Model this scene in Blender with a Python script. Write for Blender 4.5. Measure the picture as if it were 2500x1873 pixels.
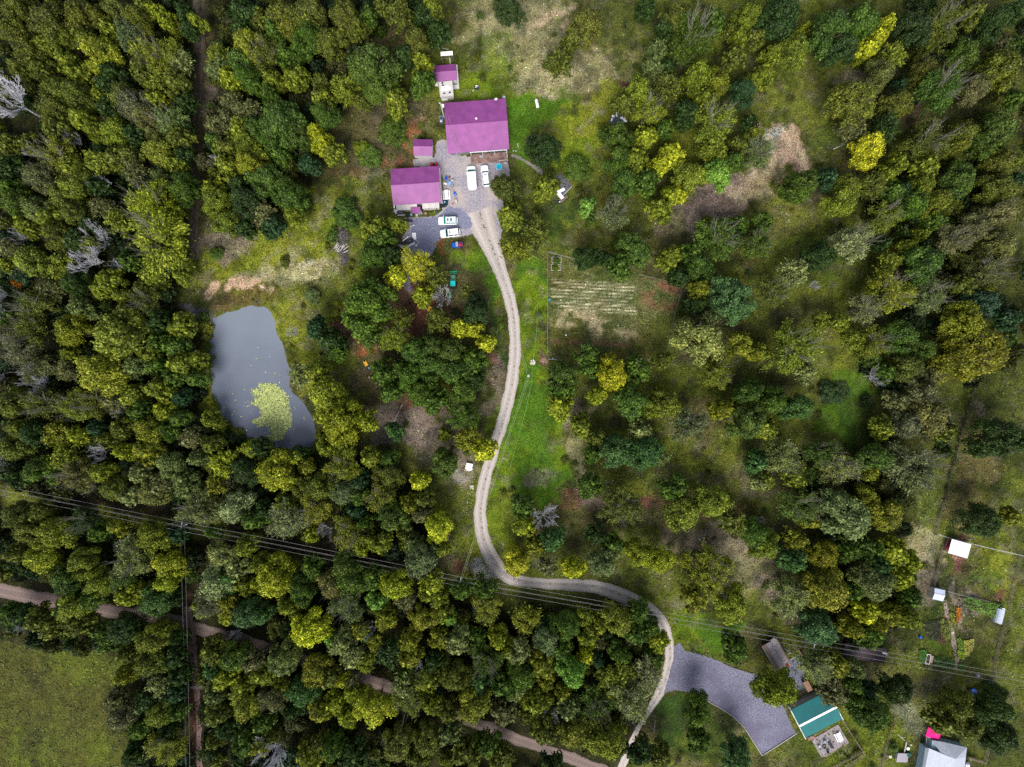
import bpy, bmesh, math, random
import numpy as np
from mathutils import Vector, Matrix
from mathutils.geometry import tessellate_polygon

for o in list(bpy.data.objects): bpy.data.objects.remove(o)
SC = bpy.context.scene
R_ = math.radians

# ---------------------------------------------------------------- camera, sky, sun
H = 173.0                       # camera height above the ground, metres
cam_d = bpy.data.cameras.new('camera'); cam_d.lens = 24; cam_d.sensor_width = 36
cam_d.clip_start = 1; cam_d.clip_end = 3000
cam = bpy.data.objects.new('camera', cam_d); SC.collection.objects.link(cam)
cam.location = (0, 0, H); cam.rotation_euler = (0, 0, 0)
SC.camera = cam
SUN_EL, SUN_AZ = 52, 188        # the sun stands over the bottom edge of the picture
W = bpy.data.worlds.new('World'); SC.world = W; W.use_nodes = True
wn, wl = W.node_tree.nodes, W.node_tree.links
sky = wn.new('ShaderNodeTexSky'); sky.sky_type = 'NISHITA'; sky.sun_disc = False
sky.sun_elevation = R_(SUN_EL); sky.sun_rotation = R_(SUN_AZ)
sky.air_density = 1.0; sky.dust_density = 3.0; sky.ozone_density = 1.0
hs = wn.new('ShaderNodeHueSaturation'); hs.inputs['Saturation'].default_value = 0.5
wl.new(sky.outputs[0], hs.inputs['Color']); wl.new(hs.outputs[0], wn['Background'].inputs[0])
wn['Background'].inputs[1].default_value = 0.105
sd = bpy.data.lights.new('sun', 'SUN'); sd.energy = 1.75; sd.angle = R_(30); sd.color = (1, .955, .9)
so = bpy.data.objects.new('sun', sd); SC.collection.objects.link(so)
az = R_(SUN_AZ)                 # azimuth measured from +y (top of the picture) clockwise
sdir = Vector((math.sin(az)*math.cos(R_(SUN_EL)), math.cos(az)*math.cos(R_(SUN_EL)), math.sin(R_(SUN_EL))))
so.rotation_euler = sdir.to_track_quat('Z', 'Y').to_euler(); so.location = sdir*150
SC.view_settings.view_transform = 'Standard'; SC.view_settings.look = 'None'
SC.view_settings.exposure = 1.05; SC.view_settings.gamma = 1
SC.render.engine = 'CYCLES'
SC.cycles.max_bounces = 4; SC.cycles.diffuse_bounces = 2; SC.cycles.glossy_bounces = 2
SC.cycles.transmission_bounces = 2; SC.cycles.transparent_max_bounces = 4
try: SC.cycles.use_denoising = False; SC.cycles.denoiser = 'OPENIMAGEDENOISE'; SC.cycles.denoising_input_passes = 'RGB_ALBEDO_NORMAL'; SC.cycles.denoising_prefilter = 'ACCURATE'
except Exception: pass

# ---------------------------------------------------------------- helpers
S = 2*H*0.75/2500               # metres per photo pixel on the ground
def P(px, py, z=0.0):           # world point at height z that stands over a spot of the plot
    k = S*(H - z)/H
    return Vector(((px-1250)*k, (936.5-py)*k, z))
def V(x, y, z=0.0): return P(x*2500/2212, y*2500/2212, z)
TO = {}
for i, r in enumerate((0, 460, 930, 1393)):
    for j, c in enumerate((0, 620, 1240, 1860)): TO['ABCDEFGHIJKLMNOP'[i*4+j]] = (c, r)
def T(t, x, y, z=0.0):
    c, r = TO[t]; return P(c + x/3.4516, r + y/3.4516, z)
def Z(zx, zy, sc, x, y, z=0.0): return P(zx + x/sc, zy + y/sc, z)
COL = SC.collection

def lattice(seed, n=256): return np.random.RandomState(seed).rand(n, n)
_L = {}
def vnoise(x, y, s, seed=0):
    if seed not in _L: _L[seed] = lattice(seed)
    L = _L[seed]; u = np.asarray(x)/s + 1000.3; v = np.asarray(y)/s + 1000.7
    iu = np.floor(u).astype(int); iv = np.floor(v).astype(int)
    fu = u-iu; fv = v-iv; fu = fu*fu*(3-2*fu); fv = fv*fv*(3-2*fv)
    a = L[iu % 256, iv % 256]; b = L[(iu+1) % 256, iv % 256]; c = L[iu % 256, (iv+1) % 256]; d = L[(iu+1) % 256, (iv+1) % 256]
    return (a*(1-fu)+b*fu)*(1-fv) + (c*(1-fu)+d*fu)*fv
def fbm(x, y, s, seed=0, o=4):
    t = 0; a = 1; n = 0
    for k in range(o):
        t = t + a*vnoise(x, y, s/2**k, seed+k); n += a; a *= .55
    return t/n
def sstep(a, b, x):
    t = np.clip((x-a)/(b-a), 0, 1); return t*t*(3-2*t)
def inpoly(x, y, poly):
    r = np.zeros(np.shape(x), bool); n = len(poly)
    for i in range(n):
        x0, y0 = poly[i][:2]; x1, y1 = poly[(i+1) % n][:2]
        if y0 == y1: continue
        c = ((y0 > y) != (y1 > y)) & (x < (x1-x0)*(y-y0)/(y1-y0)+x0); r ^= c
    return r
def segdist(x, y, poly, closed=True):
    d = np.full(np.shape(x), 1e9); n = len(poly)
    for i in range(n if closed else n-1):
        x0, y0 = poly[i][:2]; x1, y1 = poly[(i+1) % n][:2]
        dx, dy = x1-x0, y1-y0; L2 = dx*dx+dy*dy+1e-9
        t = np.clip(((x-x0)*dx+(y-y0)*dy)/L2, 0, 1)
        d = np.minimum(d, np.hypot(x-x0-t*dx, y-y0-t*dy))
    return d
def sdf(x, y, poly):            # positive inside
    d = segdist(x, y, poly); return np.where(inpoly(x, y, poly), d, -d)

# ---------------------------------------------------------------- materials
MATS = {}
def mat(name, col, rough=.7, spec=.3, metal=0, var=.12, vs=1.5, bump=0, bs=20, emit=None):
    if name in MATS: return MATS[name]
    m = bpy.data.materials.new(name); m.use_nodes = True; n, l = m.node_tree.nodes, m.node_tree.links
    b = n['Principled BSDF']; b.inputs['Roughness'].default_value = rough; b.inputs['Metallic'].default_value = metal
    b.inputs['Specular IOR Level'].default_value = spec
    tc = n.new('ShaderNodeTexCoord'); nz = n.new('ShaderNodeTexNoise'); nz.inputs['Scale'].default_value = vs; nz.inputs['Detail'].default_value = 6
    l.new(tc.outputs['Object'], nz.inputs['Vector'])
    mr = n.new('ShaderNodeMapRange'); mr.inputs[1].default_value = .3; mr.inputs[2].default_value = .7
    mr.inputs[3].default_value = 1-var; mr.inputs[4].default_value = 1+var*.6
    l.new(nz.outputs[0], mr.inputs[0])
    mx = n.new('ShaderNodeMix'); mx.data_type = 'RGBA'; mx.blend_type = 'MULTIPLY'; mx.inputs[0].default_value = 1
    mx.inputs[6].default_value = (*col, 1); l.new(mr.outputs[0], mx.inputs[7]); l.new(mx.outputs[2], b.inputs['Base Color'])
    if bump:
        n2 = n.new('ShaderNodeTexNoise'); n2.inputs['Scale'].default_value = bs; l.new(tc.outputs['Object'], n2.inputs['Vector'])
        bp = n.new('ShaderNodeBump'); bp.inputs['Strength'].default_value = bump; bp.inputs['Distance'].default_value = .1
        l.new(n2.outputs[0], bp.inputs['Height']); l.new(bp.outputs[0], b.inputs['Normal'])
    MATS[name] = m; return m
def math_node(n, l, op, a, b, clamp=False):
    m = n.new('ShaderNodeMath'); m.operation = op; m.use_clamp = clamp
    for i, v in enumerate((a, b)):
        if v is None: continue
        if isinstance(v, (int, float)): m.inputs[i].default_value = v
        else: l.new(v, m.inputs[i])
    return m.outputs[0]
def ramp2(n, l, fac, c0, c1, p0=.35, p1=.65):
    r = n.new('ShaderNodeValToRGB'); r.color_ramp.elements[0].position = p0; r.color_ramp.elements[1].position = p1
    r.color_ramp.elements[0].color = (*c0, 1); r.color_ramp.elements[1].color = (*c1, 1); l.new(fac, r.inputs[0]); return r.outputs[0]
def mixc(n, l, f, a, b, mode='MIX'):
    m = n.new('ShaderNodeMix'); m.data_type = 'RGBA'; m.blend_type = mode
    if isinstance(f, (int, float)): m.inputs[0].default_value = f
    else: l.new(f, m.inputs[0])
    for i, v in ((6, a), (7, b)):
        if isinstance(v, tuple): m.inputs[i].default_value = (*v[:3], 1)
        else: l.new(v, m.inputs[i])
    return m.outputs[2]
def noise(n, l, sc, det=5, rough=.6, vec=None):
    z = n.new('ShaderNodeTexNoise'); z.inputs['Scale'].default_value = sc; z.inputs['Detail'].default_value = det; z.inputs['Roughness'].default_value = rough
    if vec is None:
        tc = n.new('ShaderNodeTexCoord'); vec = tc.outputs['Object']
    l.new(vec, z.inputs['Vector']); return z.outputs[0]
def attr(n, name, typ='GEOMETRY'):
    a = n.new('ShaderNodeAttribute'); a.attribute_name = name; a.attribute_type = typ; return a
def leaf_mat(name, own_colour):
    m = bpy.data.materials.new(name); m.use_nodes = True; n, l = m.node_tree.nodes, m.node_tree.links
    b = n['Principled BSDF']; b.inputs['Roughness'].default_value = .55; b.inputs['Specular IOR Level'].default_value = .25
    if own_colour: c = attr(n, 'col').outputs['Color']
    else:
        oi = n.new('ShaderNodeObjectInfo'); c = oi.outputs['Color']
    t = attr(n, 'tone').outputs['Fac']
    mr = n.new('ShaderNodeMapRange'); mr.inputs[3].default_value = .28; mr.inputs[4].default_value = 2.3; l.new(t, mr.inputs[0])
    h = n.new('ShaderNodeHueSaturation'); l.new(c, h.inputs['Color']); l.new(mr.outputs[0], h.inputs['Value'])
    hm = n.new('ShaderNodeMapRange'); hm.inputs[3].default_value = .525; hm.inputs[4].default_value = .497; l.new(t, hm.inputs[0]); l.new(hm.outputs[0], h.inputs['Hue'])
    l.new(h.outputs[0], b.inputs['Base Color'])
    tr = n.new('ShaderNodeBsdfTranslucent'); l.new(h.outputs[0], tr.inputs[0])
    mx = n.new('ShaderNodeMixShader'); mx.inputs[0].default_value = .12
    l.new(b.outputs[0], mx.inputs[1]); l.new(tr.outputs[0], mx.inputs[2]); l.new(mx.outputs[0], n['Material Output'].inputs[0])
    return m
LEAF = leaf_mat('leaves', False); LEAFC = leaf_mat('leaf_mass', True)
BARK = mat('bark', (.16, .13, .1), .9, .1, var=.4, vs=3)
PALE_BARK = mat('pale_bark', (.2, .19, .15), .9, .1, var=.3, vs=3)
DEADW = mat('bleached_wood', (.5, .5, .53), .9, .1, var=.3, vs=2)
WHITE = mat('white_paint', (.8, .8, .8), .45, .4, var=.06)
CARW = mat('car_white', (.82, .83, .84), .25, .5, var=.02)
OFFW = mat('off_white', (.48, .46, .44), .7, .2, var=.15)
GREY = mat('grey_metal', (.3, .31, .34), .5, .4, var=.2)
LGREY = mat('light_grey_metal', (.5, .52, .56), .5, .4, var=.15)
BLACK = mat('black_rubber', (.012, .012, .014), .8, .2)
DARK = mat('dark_plastic', (.03, .035, .045), .5, .3, var=.3)
GLASS = mat('car_glass', (.01, .05, .06), .08, .6)
TEALG = mat('teal_glass', (.02, .2, .2), .15, .6)
PURP = mat('purple_roof', (.235, .056, .222), .45, .4, var=.22, vs=.5)
PURPD = mat('purple_roof_seam', (.225, .054, .21), .45, .4, var=.1)
WALLD = mat('shaded_siding', (.16, .165, .2), .8, .2, var=.2)  # shade under the eaves and porch is put into this wall colour
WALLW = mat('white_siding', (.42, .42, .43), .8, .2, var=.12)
WOOD = mat('weathered_wood', (.2, .15, .13), .9, .1, var=.4, vs=2)
DECK = mat('deck_wood', (.26, .17, .15), .9, .1, var=.55, vs=1.2)
WIRE = mat('wire', (.22, .22, .22), .5, .4)
CONC = mat('concrete', (.5, .49, .46), .9, .1, var=.3)
GREEN = mat('tractor_green', (.01, .38, .16), .4, .5)
TEAL = mat('turquoise', (.0, .5, .48), .4, .5)
BLUE = mat('blue_paint', (.01, .09, .5), .35, .5)
BLUE2 = mat('pale_blue', (.2, .32, .55), .6, .3)
RED = mat('red_paint', (.45, .008, .02), .35, .5)
DRED = mat('dark_red', (.13, .015, .015), .6, .3)
YEL = mat('yellow_paint', (.65, .36, .02), .5, .4)
PINK = mat('pink_fabric', (.75, .01, .2), .7, .2)
TROOF = mat('teal_roof', (.0, .115, .12), .4, .45, var=.15, vs=.4)
SHING = mat('grey_shingle', (.33, .36, .42), .85, .15, var=.15, vs=2)
MWHITE = mat('milky_white', (.75, .77, .85), .5, .3, var=.05)

# ---------------------------------------------------------------- mesh builder
class MB:
    def __init__(s): s.v = []; s.f = []
    def add(s, vs, fs):
        o = len(s.v); s.v += [tuple(v) for v in vs]; s.f += [tuple(i+o for i in f) for f in fs]; return s
    def box(s, x, y, z, sx, sy, sz, rz=0, ry=0, rx=0, tap=1.0):
        m = Matrix.Rotation(rz, 3, 'Z') @ Matrix.Rotation(ry, 3, 'Y') @ Matrix.Rotation(rx, 3, 'X')
        vs = []
        for k in (-.5, .5):
            t = 1 if k < 0 else tap
            for a, b in ((-.5, -.5), (.5, -.5), (.5, .5), (-.5, .5)):
                vs.append(Vector((x, y, z)) + m @ Vector((a*sx*t, b*sy*t, k*sz)))
        return s.add(vs, [(3, 2, 1, 0), (4, 5, 6, 7), (0, 1, 5, 4), (1, 2, 6, 5), (2, 3, 7, 6), (3, 0, 4, 7)])
    def tube(s, p, q, r0, r1=None, n=6, cap=True):
        p = Vector(p); q = Vector(q); r1 = r0 if r1 is None else r1
        d = (q-p); 
        if d.length < 1e-6: return s
        d.normalize(); a = d.orthogonal().normalized(); b = d.cross(a); vs = []
        for c, r in ((p, r0), (q, r1)):
            for i in range(n):
                t = 2*math.pi*i/n; vs.append(c + (a*math.cos(t)+b*math.sin(t))*r)
        fs = [(i, (i+1) % n, n+(i+1) % n, n+i) for i in range(n)]
        if cap: fs += [tuple(range(n))[::-1], tuple(range(n, 2*n))]
        return s.add(vs, fs)
    def loft(s, rings, cap=True):
        n = len(rings[0]); vs = [p for r in rings for p in r]; fs = []
        for k in range(len(rings)-1):
            for i in range(n): fs.append((k*n+i, k*n+(i+1) % n, (k+1)*n+(i+1) % n, (k+1)*n+i))
        if cap: fs += [tuple(range(n))[::-1], tuple(range((len(rings)-1)*n, len(rings)*n))]
        return s.add(vs, fs)
    def prism(s, pts, z0, z1):
        return s.loft([[(p[0], p[1], z0) for p in pts], [(p[0], p[1], z1) for p in pts]])
    def lathe(s, x, y, prof, n=16, sx=1, sy=1):
        return s.loft([[(x+r*math.cos(2*math.pi*i/n)*sx, y+r*math.sin(2*math.pi*i/n)*sy, z) for i in range(n)] for r, z in prof])
    def obj(s, name, m, parent=None, loc=None, rz=0, smooth=False):
        me = bpy.data.meshes.new(name); me.from_pydata(s.v, [], s.f); me.materials.append(m); me.update()
        if smooth:
            for p in me.polygons: p.use_smooth = True
        o = bpy.data.objects.new(name, me); COL.objects.link(o)
        if parent: o.parent = parent
        if loc is not None: o.location = loc
        if rz: o.rotation_euler = (0, 0, rz)
        return o
def thing(name, label, cat, loc, rz=0, group=None):
    o = bpy.data.objects.new(name, None); COL.objects.link(o); o.empty_display_size = .3
    o.location = loc; o.rotation_euler = (0, 0, rz); return tag(o, label, cat, group)
def tag(o, label=None, cat=None, group=None, kind=None):
    if label: o['label'] = label
    if cat: o['category'] = cat
    if group: o['group'] = group
    if kind: o['kind'] = kind
    return o
def np_mesh(name, verts, faces, m, tone=None, col=None, k=4):
    me = bpy.data.meshes.new(name); nv = len(verts); nf = len(faces)
    me.vertices.add(nv); me.vertices.foreach_set('co', np.asarray(verts, np.float32).ravel())
    me.loops.add(nf*k); me.loops.foreach_set('vertex_index', np.asarray(faces, np.int32).ravel())
    me.polygons.add(nf); me.polygons.foreach_set('loop_start', np.arange(0, nf*k, k, dtype=np.int32))
    me.update(calc_edges=True); me.validate()
    if tone is not None:
        a = me.attributes.new('tone', 'FLOAT', 'POINT'); a.data.foreach_set('value', np.asarray(tone, np.float32))
    if col is not None:
        c = np.ones((nv, 4), np.float32); c[:, :3] = col
        a = me.attributes.new('col', 'FLOAT_COLOR', 'POINT'); a.data.foreach_set('color', c.ravel())
    me.materials.append(m); return me
def link(name, me, parent=None):
    o = bpy.data.objects.new(name, me); COL.objects.link(o)
    if parent: o.parent = parent
    return o
def rrect(L, Wd, r, x0=0, n=4):
    pts = []
    for cx, cy, a0 in ((L/2-r, Wd/2-r, 0), (-L/2+r, Wd/2-r, 90), (-L/2+r, -Wd/2+r, 180), (L/2-r, -Wd/2+r, 270)):
        for i in range(n+1):
            a = R_(a0+90*i/n); pts.append((x0+cx+r*math.cos(a), cy+r*math.sin(a)))
    return pts
# ---------------------------------------------------------------- the ground and what is laid on it
def jit(pts, step=.6, j=.18, seed=1, closed=True):
    rs = random.Random(seed); out = []; n = len(pts)
    for i in range(n if closed else n-1):
        a = Vector(pts[i][:2]); b = Vector(pts[(i+1) % n][:2]); k = max(1, int((b-a).length/step))
        for q in range(k):
            p = a.lerp(b, q/k); out.append((p.x+rs.uniform(-j, j), p.y+rs.uniform(-j, j)))
    return out
def smooth_poly(pts, it=2, closed=True):
    pts = [Vector(p[:2]) for p in pts]
    for _ in range(it):
        o = []; n = len(pts)
        for i in range(n if closed else n-1):
            a, b = pts[i], pts[(i+1) % n]; o += [a*.75+b*.25, a*.25+b*.75]
        pts = o if closed else [pts[0]]+o+[pts[-1]]
    return [(p.x, p.y) for p in pts]
def sheet(name, pts, z, m):
    vs = [Vector((p[0], p[1], z)) for p in pts]; tr = tessellate_polygon([vs])
    mb = MB(); mb.v = [tuple(v) for v in vs]; mb.f = []
    for t in tr:
        a, b, c = (vs[i] for i in t); 
        mb.f.append(tuple(t) if (b-a).cross(c-a).z > 0 else tuple(t[::-1]))
    o = mb.obj(name, m); return tag(o, kind='structure')

POND = smooth_poly([T(*q) for q in [('E',2209,990),('E',2100,975),('E',2000,1010),('E',1900,1050),('E',1820,1085),('E',1765,1180),('E',1758,1300),('E',1785,1480),('E',1770,1657),('I',1785,150),('I',1850,270),('I',1905,335),('I',1990,420),('I',2100,490),('J',20,480),('J',110,545),('J',200,565),('J',300,580),('J',420,570),('J',500,545),('J',525,450),('J',510,370),('J',455,240),('J',400,160),('F',300,1700),('F',310,1540),('F',270,1400),('F',220,1260),('F',180,1140),('F',130,1030),('F',60,965)]], 3)
DRIVE = [(1032,455,34),(1044,490,28),(1056,520,22),(1072,560,17),(1086,600,14),(1099,640,13),(1108,680,12.5),(1112,725,12.5),(1112,770,12.5),(1105,830,13),(1094,880,13),(1080,930,12),(1066,975,12),(1052,1020,12.5),(1042,1065,13),(1037,1110,13.5),(1042,1155,14),(1054,1190,14.5),(1075,1225,15),(1102,1248,14),(1141,1258,12),(1195,1262,12),(1250,1264,13),(1295,1270,14),(1335,1283,15),(1372,1300,16),(1405,1322,16),(1430,1350,14),(1444,1385,11),(1447,1420,11),(1441,1455,11),(1428,1490,11),(1412,1518,8),(1396,1545,5),(1378,1575,4.5),(1364,1605,6),(1350,1640,8),(1335,1680,8)]
PARK = [T(*q) for q in [('B',1540,1190),('B',1600,1175),('B',1640,1200),('B',1660,1280),('B',1830,1330),('B',2140,1350),('B',2150,1480),('F',2060,10),('F',2090,90),('F',2112,160),('F',2085,300),('F',2090,420),('F',1960,560),('F',1890,430),('F',1850,385),('F',1720,415),('F',1560,420),('F',1520,450),('F',1495,560),('F',1440,610),('F',1290,590),('F',1265,540),('F',1250,420),('F',1300,330),('F',1270,250),('F',1530,235),('F',1590,180),('F',1600,60),('B',1590,1500),('B',1560,1420),('B',1350,1405),('B',1345,1340),('B',1520,1335)]]
DARKG = [T(*q) for q in [('F',1310,255),('F',1545,240),('F',1600,190),('F',1650,150),('F',1740,170),('F',1810,240),('F',1845,320),('F',1780,345),('F',1700,350),('F',1560,420),('F',1500,560),('F',1440,605),('F',1330,600),('F',1270,560),('F',1280,450),('F',1330,380)]]
PAD = [T(*q) for q in [('O',1400,640),('O',1440,605),('O',1500,680),('O',1650,715),('O',1830,785),('O',1960,835),('O',2080,870),('O',2200,950),('P',120,1030),('P',200,1180),('P',240,1290),('P',290,1372),('P',150,1460),('P',0,1560),('O',2060,1430),('O',1990,1320),('O',1880,1220),('O',1700,1105),('O',1620,1055),('O',1540,1025),('O',1400,1008),('O',1310,1040),('O',1350,900),('O',1390,760)]]
ROAD = [('M',-400,90,120),('M',0,170,120),('M',350,240,117),('M',900,335,110),('M',1400,410,105),('M',1800,530,100),('M',2209,635,98),('N',500,790,96),('N',1030,945,96),('N',1500,1130,96),('N',2050,1360,100),('O',300,1500,100),('O',700,1650,100),('O',1100,1800,100),('O',1700,2000,100)]
TRACK = [(432,-60,15),(430,100,12),(428,200,11),(424,300,11),(421,400,10),(420,500,10),(422,560,9)]
LANE = [(405,1310,9),(412,1380,10),(418,1430,8),(424,1480,7),(427,1540,6),(430,1600,6),(433,1720,6)]
FIELD = [V(*q) for q in [(-60,1385),(60,1392),(200,1400),(300,1420),(310,1450),(280,1480),(240,1530),(245,1580),(290,1640),(300,1750),(-60,1750)]]
F1 = [V(*q) for q in [(-300,-300),(415,-300),(412,300),(408,560),(400,660),(450,720),(448,880),(520,960),(640,1000),(760,960),(900,1030),(960,1150),(930,1225),(400,1105),(0,1050),(-300,1000)]]
F2 = [V(*q) for q in [(445,-300),(1000,-300),(930,60),(840,90),(760,230),(690,280),(730,340),(660,470),(445,480)]]
F3 = [V(*q) for q in [(-300,1080),(0,1090),(380,1155),(900,1262),(1120,1290),(1380,1335),(1432,1400),(1420,1490),(1350,1640),(1350,1900),(-300,1900)]]
F4 = [V(*q) for q in [(1780,0),(2500,-300),(2500,800),(2080,830),(2000,1100),(1950,1380),(1760,1400),(1780,1200),(1700,1000),(1900,700),(1860,400),(2050,300),(1900,120)]]
GARDEN = [T('G', *q) for q in [(335,540),(560,600),(1100,730),(1460,820),(1400,1050),(1330,1400),(1300,1500),(930,1475),(335,1440)]]
XY = lambda L: [(p[0], p[1]) for p in L]

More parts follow.
